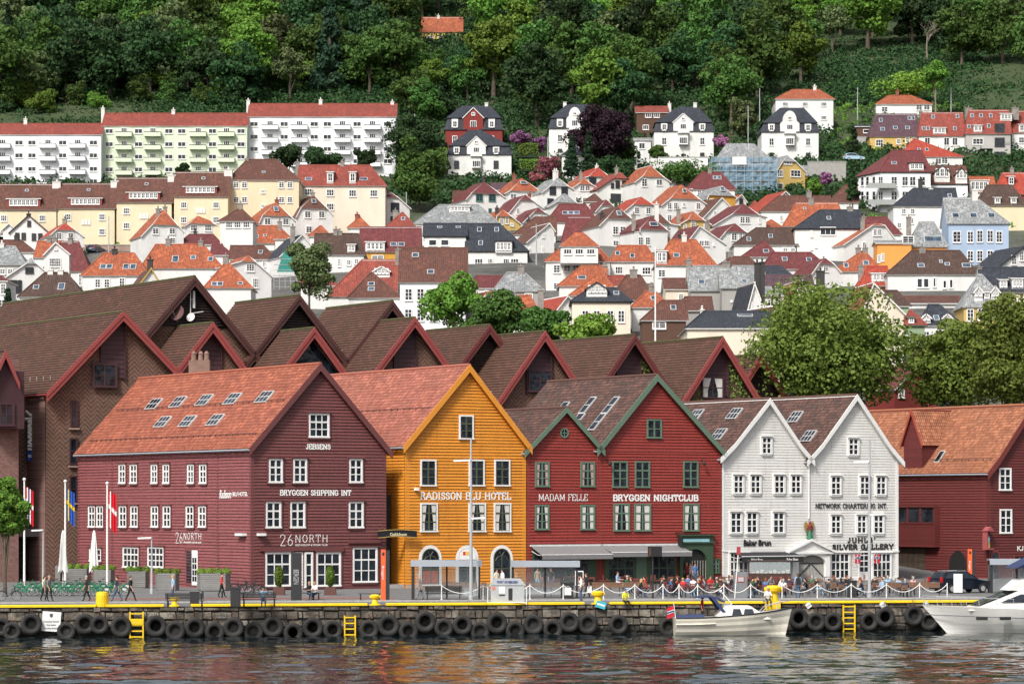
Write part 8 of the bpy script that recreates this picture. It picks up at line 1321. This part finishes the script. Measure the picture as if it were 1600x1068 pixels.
def car():
 b=Gp(1503,926);t=thing('parked_car',(0,0,0),'dark blue-black estate car parked in front of the market hall','car');CP=plain('car_paint',(.008,.012,.022,1),.18,.05);m=MB()
 pr=[(-2.3,.45),(-2.38,.8),(-2.3,1.02),(-2.1,1.1),(1.1,1.02),(2.1,.88),(2.35,.65),(2.35,.4),(2.1,.3),(-2.2,.3)];n=len(pr)
 def ring(y,k,dx=0):return[V(x*k,y,z if z>.35 else z)for x,z in pr]
 rg=[ring(-.9,.97),ring(-.94,1),ring(.94,1),ring(.9,.97)];vs=[p for r_ in rg for p in r_];m.raw(vs,[(i*n+k,(i+1)*n+k,(i+1)*n+(k+1)%n,i*n+(k+1)%n)for i in range(3)for k in range(n)]+[tuple(range(n)),tuple(range(4*n-1,3*n-1,-1))])
 top=[(-2.2,1.08),(-1.85,1.58),(-1.0,1.68),(.2,1.62),(1.15,1.03)];m.prism([V(x,-.72,z)for x,z in top[1:-1]]+[V(.15,-.72,1.6),V(-1.8,-.72,1.54)],(0,1.44,0))if 0 else None
 lo=[V(x,s*(.86 if z<1.2 else .66),z)for s in(-1,1)for x,z in top];m.raw(lo,[(0,1,2,3,4),(9,8,7,6,5),(0,5,6,1),(1,6,7,2),(2,7,8,3),(3,8,9,4)]);part(m,'body',CP,t)
 for s in(-1,1):
  m=MB();q=[(-2.0,1.14),(-1.72,1.5),(-1.0,1.6),(.15,1.55),(.95,1.1)];m.face([V(x,s*(.875-(z-1.08)*.33),z)for x,z in(q if s<0 else q[::-1])]);part(m,'side_window',GLASS,t)
 m=MB();m.face([V(-2.21,-.7,1.12),V(-2.21,.7,1.12),V(-1.88,.58,1.54),V(-1.88,-.58,1.54)][::-1]);part(m,'rear_window',GLASS,t);m=MB();m.face([V(1.17,-.74,1.07),V(1.17,.74,1.07),V(.3,.6,1.6),V(.3,-.6,1.6)]);part(m,'windscreen',GLASS,t)
 for s in(-1,1):m=MB();m.box((-2.3,s*.8,1.0),(.06,0,0),(0,.12,0),(0,0,.22));part(m,'tail_light',plain('tail_red',(.4,.01,.01,1),.3),t);m=MB();m.tube([(-1.6,s*.62,1.68),(.1,s*.6,1.68)],.025,5);part(m,'roof_rail',STL,t)
 m=MB();m.bx(-2.41,-2.38,-.26,.26,.72,.84);part(m,'plate',WHITE,t)
 for x in(-1.4,1.45):
  for s in(-1,1):m=MB();m.lathe((x,s*.86,.34),[(0,-.1),(.3,-.1),(.34,-.06),(.34,.06),(.3,.1),(0,.1)],18,0,(0,1,0));w=part(m,'wheel',RUB,t);m=MB();m.lathe((x,s*.95,.34),[(0,0),(.2,.0),(.21,.02),(0,.03)],10,0,(0,s,0));part(m,'rim',STL,w)
 t.location=b+V(0,1,0);t.rotation_euler=(0,0,R(28));return t
c_=car()
for x,y,Y,a,col,lab in((846,434,545,60,(.02,.02,.022,1),'black car parked in the steep lane, lower one'),(838,424,560,60,(.03,.03,.035,1),'dark car parked in the steep lane, upper one'),(1063,262,715,5,(.12,.25,.4,1),'blue car under the white villa terrace'),(1081,262,715,175,(.6,.6,.6,1),'white car under the white villa terrace'),(1334,251,705,10,(.35,.5,.6,1),'pale blue car on the driveway left of the corner building'),(150,396,590,70,(.08,.11,.16,1),'blue-grey car before the stone wall under the terraces')):
 n_=dup(c_,P(x,y,Y),R(a),lab);bd=[k for k in n_.children if k.name.startswith('body')][0];bd.material_slots[0].link='OBJECT';bd.material_slots[0].material=plain('paint%d'%x,col,.25)
for x0,x1,y0,y1,Y,mt,nm,lab in((1016,1106,246,255,712,WHITE,'parapet_wall','long white terrace parapet below the pointed-gable villa'),(1018,1104,255.5,272,718,plain('concrete_dark',(.06,.058,.055,1),.9),'retaining_wall','dark carport back wall under the white parapet'),(132,216,383,402,594,MC['sill_stone'],'retaining_wall','rough stone retaining wall under the cream terraces'),(1338,1362,214,236,748,MC['granite'],'retaining_wall','stone wall under the black box house'),(1262,1322,253,262,702,plain('concrete_pale',(.3,.29,.27,1),.9,.2),'retaining_wall','pale concrete wall between yellow villa and driveway')):
 pl=PL(P(x0,y1,Y),(1,0));t=thing(nm,P((x0+x1)/2,y1,Y),lab,'wall');m=MB();r=pl.rect(x0,y0,x1,y1);pl.box(m,r[0],r[1],r[2]-3,r[3],-.5,0);m.build('masonry',mt,t);m=MB();pl.box(m,r[0]-.1,r[1]+.1,r[3],r[3]+.15,-.6,.1);m.build('coping',MC['granite'],t)
def hull(mb,L,B,sheer,keel,nst=18,bow=.9,mi=0,plumb=0.0,full=.5,clink=0):
 """stern at x=0, bow at x=L; returns sheer points"""
 rings=[];npt=9
 for i in range(nst+1):
  f=i/nst;hb=B/2*min(1,(1-max(0,(f-full)/(1-full))**2.2))*(.88+.12*min(1,f*4));hb=max(hb,.015);zs=sheer(f);x=L*f;ring=[]
  for k in range(npt):
   g=k/(npt-1);z=keel+(zs-keel)*g;yy=hb*(g**.45 if f<.6 else g**(.45+.7*(f-.6)/.4));xx=x-(1-g)*max(0,f-.55)*L*(.22+plumb)
   ring.append((xx,yy+(.025*(k%2)if clink else 0),z))
  rings.append(ring)
 vs=[];
 for r_ in rings:vs+=[V(x,y,z)for x,y,z in r_]+[V(x,-y,z)for x,y,z in r_[::-1]]
 n=npt*2;fs=[(i*n+k,(i+1)*n+k,(i+1)*n+k+1,i*n+k+1)for i in range(nst)for k in range(n-1)];fs.append(tuple(range(n)));mb.raw(vs,fs,mi)
 return[(r_[-1][0],r_[-1][1],r_[-1][2])for r_ in rings]
GEL=plain('gelcoat_white',(.78,.77,.73,1),.25,.04);GELC=plain('gelcoat_cream',(.72,.68,.58,1),.3,.08);NAV=plain('navy_canvas',(.025,.04,.11,1),.85)
def deck(mb,sp,dz=0,k=.97,i0=0,i1=None,mi=0):
 s=sp[i0:i1];
 for a,b in zip(s,s[1:]):mb.face([V(a[0],-a[1]*k,a[2]+dz),V(b[0],-b[1]*k,b[2]+dz),V(b[0],b[1]*k,b[2]+dz),V(a[0],a[1]*k,a[2]+dz)],mi)
def cabin(mb,x0,x1,x2,x3,w,z0,z1,wt,mi=0):
 vs=[V(x0,-w,z0),V(x1,-wt,z1),V(x2,-wt,z1),V(x3,-w*.8,z0),V(x0,w,z0),V(x1,wt,z1),V(x2,wt,z1),V(x3,w*.8,z0)];mb.raw(vs,[(0,3,2,1),(4,5,6,7),(0,1,5,4),(1,2,6,5),(2,3,7,6)],mi)
def small_boat():
 Yb=206;x0=X(1053,Yb);L=X(1237,Yb)-x0;t=thing('motorboat',(0,0,0),'small cream motorboat with navy canopy moored at the quay','boat');m=MB();sp=hull(m,L,2.5,lambda f:1.2+.65*f*f,-.3,clink=1,full=.5,plumb=-.08);part(m,'hull',GELC,t)
 m=MB();deck(m,sp,-.06,.96,6);deck(m,sp,-.45,.95,0,7);part(m,'deck',GEL,t);m=MB();m.tube([V(a,-b,c)for a,b,c in sp],.045,5);m.tube([V(a,b,c)for a,b,c in sp],.045,5);part(m,'rub_rail',BK_,t)
 m=MB();cabin(m,2.6,3.3,5.0,6.4,.98,1.1,2.0,.78);part(m,'cabin',GEL,t)
 for s in(-1,1):
  for a,b_ in((3.75,4.45),(4.52,5.3)):m=MB();q=[V(a,s*.97,1.38),V(b_,s*.94,1.38),V(b_-.15,s*.86,1.8),V(a+.1,s*.86,1.8)];m.face(q if s<0 else q[::-1]);part(m,'cabin_window',GLASS,t)
 m=MB();m.prism([V(3.2,-.8,1.95),V(3.9,-.8,1.95),V(3.1,-.75,2.4),V(2.8,-.75,2.5)],(0,1.55,0));part(m,'windscreen',GLS,t)
 m=MB();m.prism([V(x,-.95,z)for x,z in((1.5,2.6),(2.2,2.68),(2.9,2.55),(3.3,2.3),(3.25,2.22),(2.85,2.42),(2.2,2.58),(1.5,2.52))],(0,1.9,0));m.prism([V(3.1,-.97,1.6),V(3.35,-.97,1.6),V(2.6,-.97,2.55),V(2.3,-.97,2.6)],(0,.04,0));m.prism([V(3.1,.95,1.6),V(3.35,.95,1.6),V(2.6,.95,2.55),V(2.3,.95,2.6)],(0,.04,0));part(m,'canopy',NAV,t)
 m=MB();m.prism([V(.1,-1.05,1.2),V(1.9,-1.1,1.22),V(1.9,-1.0,1.42),V(.2,-.9,1.36)],(0,1.9,0));part(m,'canvas_cover',NAV,t);m=MB();m.tube([V(3.3,.3,1.75),V(3.9,.3,2.1),V(3.2,.3,2.9)],.04,5);m.ball((3.15,.3,2.95),.1);part(m,'mast',GEL,t)
 m=MB()
 for s in(-1,1):m.tube([V(5.6,s*.75,1.4),V(6.2,s*.6,2.0),V(7.2,s*.3,2.25),V(7.75,0,2.3)],.022,5);m.tube([V(6.9,s*.38,1.65),V(6.95,s*.38,2.18)],.02,5)
 part(m,'bow_rail',STL,t);text_mesh('DOE 600',PL((0,-1.2),(1,0)),3.0,3.6,.72,.86,.1,BK_,t)if 0 else None
 m=MB();m.tube([V(.1,0,1),V(-.05,0,2.2)],.025,5);fo=part(m,'flagstaff',WHITE,t)
 for z0,z1,mt,d in((1.25,2.0,FR,0),(1.55,1.75,WHITE,.02),(1.6,1.7,FB,.03)):m=MB();m.prism([V(-.04,-d,z0),V(-.5,-d-.1,z0-.15),V(-.5,-d-.1,z1-.15),V(-.04,-d,z1)],(0,.012 if d==0 else-.01,0));part(m,'flag_cloth',mt,fo)
 t.location=(x0,Yb-.6,-.05);t.rotation_euler=(0,0,R(3));return t
small_boat()
def cruiser():
 Yb=199;t=thing('motor_cruiser',(0,0,0),'large white motor cruiser with navy bimini, cut by the right picture edge','boat');L=12.8;m=MB();sp=hull(m,L,4.0,lambda f:1.45+.45*f,-.5,nst=22,full=.4,plumb=.16);part(m,'hull',GEL,t)
 m=MB();deck(m,sp,-.03,.98);part(m,'deck',GEL,t);m=MB();
 for s in(-1,1):m.tube([V(a-.5*f_,s*(b*.985+.01),c-.62)for(a,b,c),f_ in zip(sp,[max(0,i/22-.5)for i in range(23)])],.03,5)
 part(m,'stripe',plain('stripe_grey',(.12,.12,.14,1)),t);m=MB()
 for x in(9.2,7.6,5.8):
  for s in(-1,1):m.box((x,s*1.93-(.0 if x<8.5 else s*.14),1.05),(.36,-.05*s if x>8.5 else 0,0),(0,.12,0),(0,0,.11))
 part(m,'porthole',BK_,t)
 m=MB();cabin(m,1.5,2.2,6.3,9.9,1.6,1.55,2.9,1.25);part(m,'cabin',GEL,t);m=MB();m.face([V(9.2,-1.15,1.92),V(9.2,1.15,1.92),V(6.75,1.12,2.85),V(6.75,-1.12,2.85)]);part(m,'windscreen',GLASS,t)
 for s in(-1,1):m=MB();q=[V(7.8,s*1.4,2.1),V(6.3,s*1.3,2.65),V(3,s*1.35,2.65),V(3,s*1.48,2.1)];m.face(q if s>0 else q[::-1]);part(m,'side_window',GLASS,t)
 m=MB();cabin(m,1.6,1.8,6.0,7.0,1.3,2.9,3.65,1.2);part(m,'flybridge',GEL,t);m=MB();m.prism([V(1.5,-1.35,4.55),V(6.6,-1.35,4.4),V(5.2,-1.0,5.15),V(2.5,-1.0,5.2)],(0,2.6,0));part(m,'bimini',NAV,t);m=MB()
 for x in(2,4,6):[m.tube([V(x,s*1.2,3.6),V(x,s*1.25,4.5)],.03,5)for s in(-1,1)]
 for s in(-1,1):
  m.tube([V(a,s*b*.93,c+.65)for a,b,c in sp[12:]],.022,5)
  for a,b,c in sp[12::2]:m.tube([V(a-.1,s*b*.93,c),V(a,s*b*.93,c+.65)],.018,5)
 part(m,'railing',STL,t);m=MB();m.lathe((12.5,0,1.9),[(.12,0),(.16,.1),(.08,.25),(0,.3)],10);part(m,'windlass',STL,t)
 t.rotation_euler=(0,0,R(180+9.5));bow=P(1441,944,207.6);t.location=(bow.x+L*math.cos(R(9.5)),207.6+L*math.sin(R(9.5)),0)
cruiser()
# ================================================================ people
def pmat(nm,c,r=.8):return plain('cloth_'+nm,c,r,.06)
CL={'black':(.012,.012,.014,1),'navy':(.015,.022,.05,1),'blue':(.06,.14,.3,1),'light blue':(.25,.42,.6,1),'white':(.68,.67,.65,1),'grey':(.16,.16,.17,1),'red':(.45,.02,.02,1),'pink':(.55,.3,.3,1),'green':(.03,.12,.06,1),'beige':(.42,.34,.24,1),'brown':(.1,.05,.03,1),'denim':(.05,.09,.17,1),'olive':(.09,.1,.05,1),'cream':(.6,.54,.42,1),'dark red':(.16,.015,.02,1),'turquoise':(.05,.3,.28,1),'yellow':(.62,.65,.05,1),'charcoal':(.04,.042,.045,1)}
HR={'dark':(.02,.013,.01,1),'brown':(.07,.035,.018,1),'blond':(.42,.28,.12,1),'grey':(.3,.29,.28,1),'red':(.2,.06,.02,1)}
SK=plain('skin',(.48,.25,.17,1),.55,.05);CM={k:pmat(k.replace(' ','_'),v)for k,v in CL.items()};HM={k:plain('hair_'+k,v,.7)for k,v in HR.items()}
def body(pose):
 """one skinned figure; joints in metres, facing -Y; slots: skin, top, trousers, shoes"""
 hz={'sit':.5,'lean':.5,'edge':.12,'bench':.5}.get(pose,.93);J=[];E=[]
 def add(p,r,par,z):J.append((Vector(p),r,z));i=len(J)-1;(E.append((par,i))if par is not None else 0);return i
 ly={'lean':-.18,'edge':-.08,'walk':-.04}.get(pose,0)
 pel=add((0,0,hz),(.155,.115),None,2);ab=add((0,ly*.3,hz+.2),(.14,.1),pel,1);ch=add((0,ly*.8,hz+.42),(.175,.12),ab,1);nk=add((0,ly-.01,hz+.56),(.055,.055),ch,0);hd=add((0,ly-.03,hz+.67),(.078,.09),nk,0);tp=add((0,ly-.02,hz+.79),(.07,.085),hd,0)
 add((0,ly-.135,hz+.68),(.016,.016),hd,0)
 for s in(-1,1):
  a=add((s*.09,0,hz-.03),(.1,.1),pel,2)
  if pose in('sit','lean','bench'):k=add((s*.11,-.44,hz-.02),(.068,.068),a,2);f=add((s*.12,-.46+(.1 if s>0 else-.04),.1),(.045,.045),k,2);add((s*.12,-.58+(.1 if s>0 else-.04),.04),(.038,.03),f,3)
  elif pose=='edge':k=add((s*.12,-.42,hz-.02),(.068,.068),a,2);f=add((s*.12,-.44,hz-.45),(.045,.045),k,2);add((s*.12,-.56,hz-.5),(.038,.03),f,3)
  else:
   st={'walk':.25*s,'stride':.37*s}.get(pose,0);k=add((s*.1,-st*.45-.03,.5),(.065,.065),a,2);f=add((s*.1,-st*.9,.11+(.04 if st<0 else 0)),(.045,.045),k,2);add((s*.1,-st*.9-.13,.04),(.038,.03),f,3)
  sh=add((s*.18,ly*.8,hz+.47),(.062,.062),ch,1)
  if pose=='phone' and s<0:el=add((s*.26,-.14,hz+.24),(.046,.046),sh,1);w=add((s*.13,-.16,hz+.58),(.03,.03),el,0);d=Vector((.3,.1,.9))
  elif pose=='bench':el=add((s*.42,.03,hz+.38),(.048,.048),sh,1);w=add((s*.62,-.05,hz+.33),(.03,.03),el,0);d=Vector((s*.9,-.3,-.3))
  elif pose in('sit','lean','edge'):el=add((s*.24,ly-.08,hz+.2),(.047,.047),sh,1);w=add((s*.12,ly-.32,hz+.22),(.03,.03),el,0);d=Vector((-s*.35,-.9,0))
  else:sw={'walk':-.16*s,'stride':-.2*s}.get(pose,0);el=add((s*.24,-sw*.5,hz+.2),(.045,.045),sh,1);w=add((s*.23,-sw-.05,hz-.04),(.03,.03),el,0);d=Vector((0,-.25,-.95))
  d.normalize();wp=J[w][0];side=d.cross(Vector((1,.2,.1))).normalized();pm=add(wp+d*.06,(.03,.018),w,0)
  for q,L in((-1.5,.075),(-.5,.088),(.5,.084),(1.5,.066)):b_=wp+d*.1+side*q*.019;f1=add(b_,(.0095,.0095),pm,0);add(b_+d*L-Vector((0,.02,.01)),(.008,.008),f1,0)
  add(wp+d*.05+side*.055,(.01,.01),pm,0)
 me=bpy.data.meshes.new('person_body');me.from_pydata([j[0]for j in J],E,[]);o=bpy.data.objects.new('tmp',me);COL.objects.link(o);md=o.modifiers.new('s','SKIN');md.use_smooth_shade=True
 for i,j in enumerate(J):me.skin_vertices[0].data[i].radius=j[1];me.skin_vertices[0].data[i].use_root=i==0
 o.modifiers.new('b','SUBSURF').levels=1;dg=bpy.context.evaluated_depsgraph_get();dg.update();me2=bpy.data.meshes.new_from_object(o.evaluated_get(dg));bpy.data.objects.remove(o)
 for m in(SK,CM['grey'],CM['denim'],CM['black']):me2.materials.append(m)
 seg=[(J[a][0],J[b][0],J[b][2]if J[b][2]!=0 or J[a][2]==0 else 0,b)for a,b in E]
 for p in me2.polygons:
  c=p.center;best,bz=9,0
  for a,b,z,k in seg:
   t=max(0,min(1,(c-a).dot(b-a)/max(1e-9,(b-a).length_squared)));dd=(c-a.lerp(b,t)).length-(J[k][1][0]*.8)
   if dd<best:best,bz=dd,(z if not(k==3 and t<.55)else 1)
   if dd==best and k in(0,):bz=2
  p.material_index=bz;p.use_smooth=True
 return me2,J[hd][0],J[tp][0]
POSE={p:body(p)for p in('stand','walk','stride','phone','sit','lean','edge','bench')}
def hairmesh(hd,long):
 m=MB();c=hd+Vector((0,.02,.05));n=10;vs=[];
 for i in range(6):
  t=math.pi*i/5*.62
  for k in range(n):a=2*math.pi*k/n;fr=max(0,-math.sin(a));r_=math.sin(t)*(1-.12*fr*(i>2));vs.append(c+Vector((.095*r_*math.cos(a),.115*r_*math.sin(a),.105*math.cos(t)+(.05*fr*(i>3)))))
 m.raw(vs,[(i*n+k,(i+1)*n+k,(i+1)*n+(k+1)%n,i*n+(k+1)%n)for i in range(5)for k in range(n)])
 if long:m.lathe(c+Vector((0,.05,-.27)),[(.03,0),(.07,.08),(.085,.2),(.06,.3)],10)
 return m
HMESH={};FACE={}
def person(px,py,pose,rz,top,leg,hair,lab,long=False,loc=None,grp=None,sc=1.0,z=QZ):
 me,hd,tp=POSE[pose];o=bpy.data.objects.new('person',me);COL.objects.link(o);o.location=loc if loc is not None else Gp(px,py);o.rotation_euler=(0,0,R(rz));o.scale=(sc,)*3;tag(o,lab,'person',grp)
 for i,m in((1,CM[top]),(2,CM[leg])):o.material_slots[i].link='OBJECT';o.material_slots[i].material=m
 k=(pose,long)
 if k not in HMESH:h=hairmesh(hd,long).build('hair',HM['dark'],None,O());HMESH[k]=h.data;bpy.data.objects.remove(h)
 h=bpy.data.objects.new('hair',HMESH[k]);COL.objects.link(h);h.parent=o;h.material_slots[0].link='OBJECT';h.material_slots[0].material=HM[hair]
 if pose not in FACE:
  m=MB();[m.ball(hd+Vector((s*.034,-.098,.03)),.012,n=6)for s in(-1,1)];m.box(hd+Vector((0,-.1,-.045)),(.025,0,0),(0,.008,0),(0,0,.006));h=m.build('eyes',MC['black_metal'],None,O());FACE[pose]=h.data;bpy.data.objects.remove(h)
 e=bpy.data.objects.new('eyes',FACE[pose]);COL.objects.link(e);e.parent=o;return o
def bag(o,p,s,mt,lab):t=tag(None or(lambda m:(m.bx(-s[0],s[0],-s[1],s[1],-s[2],s[2]),m.tube([(-s[0]*.6,0,s[2]),(0,0,s[2]+.14),(s[0]*.6,0,s[2])],.012,4),m.build('bag',mt,None,O()))[2])(MB()),lab,'bag');t.location=o.location+Vector(p);return t
for a in((69,939,'walk',60,'cream','black','dark','woman in cream top and black trousers walking beside the green bicycles',True),(76,939,'walk',60,'grey','black','grey','person in grey jacket walking behind the woman in cream'),(136,939,'walk',-80,'black','black','grey','grey-haired person all in black walking past the bicycles'),(183,940,'stride',-90,'navy','denim','dark','man in navy jacket and jeans striding along the quay'),(204,940,'stride',70,'black','black','brown','person in black tracksuit striding behind the man in jeans'),(270,938,'stand',-70,'light blue','denim','blond','blonde woman in light blue top standing behind the black bench',True),(346,933,'walk',90,'red','black','dark','person in red and white jacket passing the widest planter'),(657,937,'walk',-90,'grey','grey','grey','grey-clad man walking through the left bus shelter'),(776,925,'stand',40,'cream','black','dark','dark-haired person in pale coat behind the port cabinet',True),(785,925,'stand',-60,'white','black','dark','woman in white coat behind the port cabinet',True),(840,922,'stand',20,'beige','light blue','dark','man in patterned pale shirt under the right bus shelter'),(861,922,'stand',-20,'black','denim','dark','man in black T-shirt under the grey awning'),(852,923,'stand',0,'charcoal','charcoal','brown','person in dark jacket between the two men under the awning'),(908,938,'phone',-80,'white','denim','dark','man in white T-shirt and jeans holding a phone to his ear'),(917,934,'walk',-80,'black','black','brown','person in black partly hidden behind the man in white',True),(1247,934,'stand',190,'light blue','denim','brown','long-haired woman in jeans standing with a backpack among the tables',True),(1073,911,'stand',10,'dark red','black','blond','blonde person in red at the green portal',True),(1079,911,'stand',-30,'pink','grey','brown','tall person in pink top at the green portal'),(1086,912,'stand',20,'blue','denim','dark','person in blue jacket leaving the green portal'),(965,919,'sit',60,'light blue','white','brown','woman in denim jacket sitting high in front of the shop window',True)):
 person(*a,sc=1.03)
o=person(405,947,'bench',8,'light blue','navy','dark','man in light blue shirt lounging on the black bench with outstretched arm',loc=Gp(411,947)+V(0,.05,-.04));o=person(0,0,'sit',40,'black','denim','blond','person in black sitting on the low bench before the maroon house',loc=Gp(483,936)+V(0,0,-.04));person(0,0,'sit',-30,'white','black','blond','person in pale patterned top sitting beside the one in black',True,loc=Gp(492,936)+V(0,0,-.04))
person(0,0,'edge',20,'yellow','black','dark','worker in yellow hi-vis vest sitting on the quay edge',loc=QE.at(QE.hit(977,945)[0],QZ+.1,-.1));person(0,0,'edge',5,'white','charcoal','grey','grey-haired man in white shirt and dark vest sitting by the big bollard',loc=QE.at(QE.hit(1200,944)[0],QZ+.16,-.05))
p=person(0,0,'stand',70,'red','black','dark','person in red life vest standing at the stern of the motorboat',loc=P(1097,969,205.6),sc=.92)
b1=bag(None or type('q',(),{'location':Gp(887,935)})(),(0,-.5,.55),(.24,.1,.26),WHITE,'white plastic bag hanging on the wide black bin');bag(type('q',(),{'location':Gp(921,934)})(),(0,-.1,.62),(.16,.06,.22),WHITE,'white shopping bag carried beside the man in white');bag(type('q',(),{'location':Gp(1247,934)})(),(0,-.24,1.22),(.16,.09,.24),MC['cloth_black'],'black backpack worn by the long-haired woman')
DR=plain('cafe_dark_red',(.13,.025,.02,1),.6);WD=plain('cafe_wood',(.16,.08,.045,1),.7)
def chair0(mt,lab,grp):
 t=thing('cafe_chair',(0,0,0),lab,'chair',grp);m=MB();m.bx(-.22,.22,-.22,.2,.43,.47);part(m,'seat',mt,t);m=MB();[m.bx(-.22,.22,.2,.23,.55+k*.12,.63+k*.12)for k in range(3)];m.bx(-.22,-.18,.18,.21,.45,.92);m.bx(.18,.22,.18,.21,.45,.92);part(m,'backrest',mt,t)
 for sx in(-1,1):
  for y0,y1 in((-.2,.16),(.18,-.18)):m=MB();m.tube([(sx*.2,y0,.43),(sx*.2,y1,0)],.014,4);part(m,'leg',BK_,t)
 return t
def table0(mt,lab,grp):
 t=thing('cafe_table',(0,0,0),lab,'table',grp);m=MB();m.bx(-.45,.45,-.4,.4,.72,.76);part(m,'table_top',mt,t)
 for sx in(-1,1):
  for sy in(-1,1):m=MB();m.tube([(sx*.4,sy*.34,0),(sx*.38,-sy*.1,.72)],.018,4);part(m,'leg',BK_,t)
 return t
c1=chair0(DR,'dark red slatted cafe chair on the quay terrace','dark red cafe chairs');c2=chair0(WD,'brown wooden cafe chair on the quay terrace','brown cafe chairs');t1=table0(DR,'dark red cafe table on the quay terrace','dark red cafe tables');t2=table0(WD,'brown wooden cafe table on the quay terrace','brown cafe tables');first={id(c1):1,id(c2):1,id(t1):1,id(t2):1}
def put(o,loc,a=0,sc=1):
 if first.get(id(o)):first[id(o)]=0;o.location=loc;o.rotation_euler=(0,0,a)
 else:dup(o,loc,a)
ZN=[(1000,'before the big red house windows'),(1045,'left of the display pole'),(1075,'below the right end of the grey awning'),(1110,'before the green portal'),(1145,'beside the ticket machine'),(1190,'left under the bakery awning'),(1235,'right under the bakery awning'),(1290,'before the white portal gates'),(1325,'left of the black bin by the silver shop'),(1360,'beside the tall lamp post'),(1400,'before the right shop window'),(1460,'at the right end of the tables')]
HEADS=[976,986,998,1011,1030,1037,1045,1052,1059,1067,1075,1083,1091,1098,1104,1110,1116,1121,1126,1134,1140,1172,1181,1188,1196,1203,1216,1224,1233,1262,1269,1275,1291,1303,1314,1322,1340,1349,1367,1378,1387,1404,1414,1427]
tops=['black','navy','grey','red','white','charcoal','green','blue','beige','dark red','olive','light blue','brown','pink','turquoise'];hh2=['dark','brown','blond','grey','red'];seen=set();r5=random.Random(21)
for i,x in enumerate(HEADS):
 zn=[z for q,z in ZN if x<q][0];py=926+(i*7%5)*1.6;rz=r5.choice([80,-80,100,-100,20,180,170,-60]);top='light blue' if x in(1378,1404,1387)else 'pink' if x==1427 else r5.choice(tops[:10]+['black','navy','charcoal','black']);hr=r5.choice(hh2)
 k=0
 while(top,hr,zn)in seen:k+=1;top=tops[(i+k)%15];hr=hh2[(i+k*2)%5]
 seen.add((top,hr,zn));loc=Gp(x,py);a=R(rz);person(0,0,r5.choice(['sit','lean']),rz,top,r5.choice(['denim','black','grey','navy','light blue']),hr,f'seated guest, {hr} hair, {top} top, {zn}',r5.random()<.4,loc=loc+V(0,0,-.03),grp='guests at the cafe tables',sc=1.05)
 put(c1 if x<1255 else c2,loc+V(-.0,.0,0)+Vector((-math.sin(a),math.cos(a),0))*.06,a)
 if i%2==0:put(t1 if x<1255 else t2,loc+Vector((math.sin(a),-math.cos(a),0))*.62)
for i in range(46):
 x=826+i*13.6
 if 1235<x<1252:continue
 y=921-(i%3)*3.2;put(c1 if x<1255 else c2,Gp(x+4,y),R(r5.choice([80,100,-80,180,0])));put(t1 if x<1255 else t2,Gp(x-4,y))if i%2 else None
for i,(x0,x1)in enumerate(((690,745),(752,760),(826,895),(925,1010),(1390,1470))):
 b=Gp(x0,931);w=X(x1,b.y)-b.x;t=thing('low_screen',b,('low wooden terrace screen behind the left shelter','short wooden terrace screen beside the port cabinet','low brown terrace screen below the left grey awning','low brown terrace screen below the right grey awning','low orange-brown terrace screen before the market hall')[i],'screen');m=MB()
 for k in range(3):m.bx(b.x,b.x+w,b.y+.5,b.y+.55,QZ+.62+k*.14,QZ+.74+k*.14)
 m.build('slats',WD,t);m=MB();[m.bx(q,q+.06,b.y+.56,b.y+.62,QZ,QZ+1.0)for q in(b.x,b.x+w/2,b.x+w-.06)];m.build('post',BK_,t)
for i,(x,y,top,hr,l)in enumerate(((58,903,'pink','blond','guest in pink behind the leftmost planters'),(82,904,'black','brown','guest in black by the closed parasol'),(118,910,'grey','red','red-haired guest behind the third planter'),(232,912,'white','brown','guest in white seated left of the short lamp post'),(252,913,'black','brown','guest in black and white seated behind the planters'),(300,915,'navy','dark','guest in navy seated by the open white door'),(321,916,'white','grey','grey-haired guest behind the widest planter'))):
 p=Gp(x,y);person(0,0,'sit',(-70,60,-120,70,-60,10,80)[i],top,'black',hr,l,loc=p,sc=1.05);put(c2,p,R((-70,60,-120,70,-60,10,80)[i]))
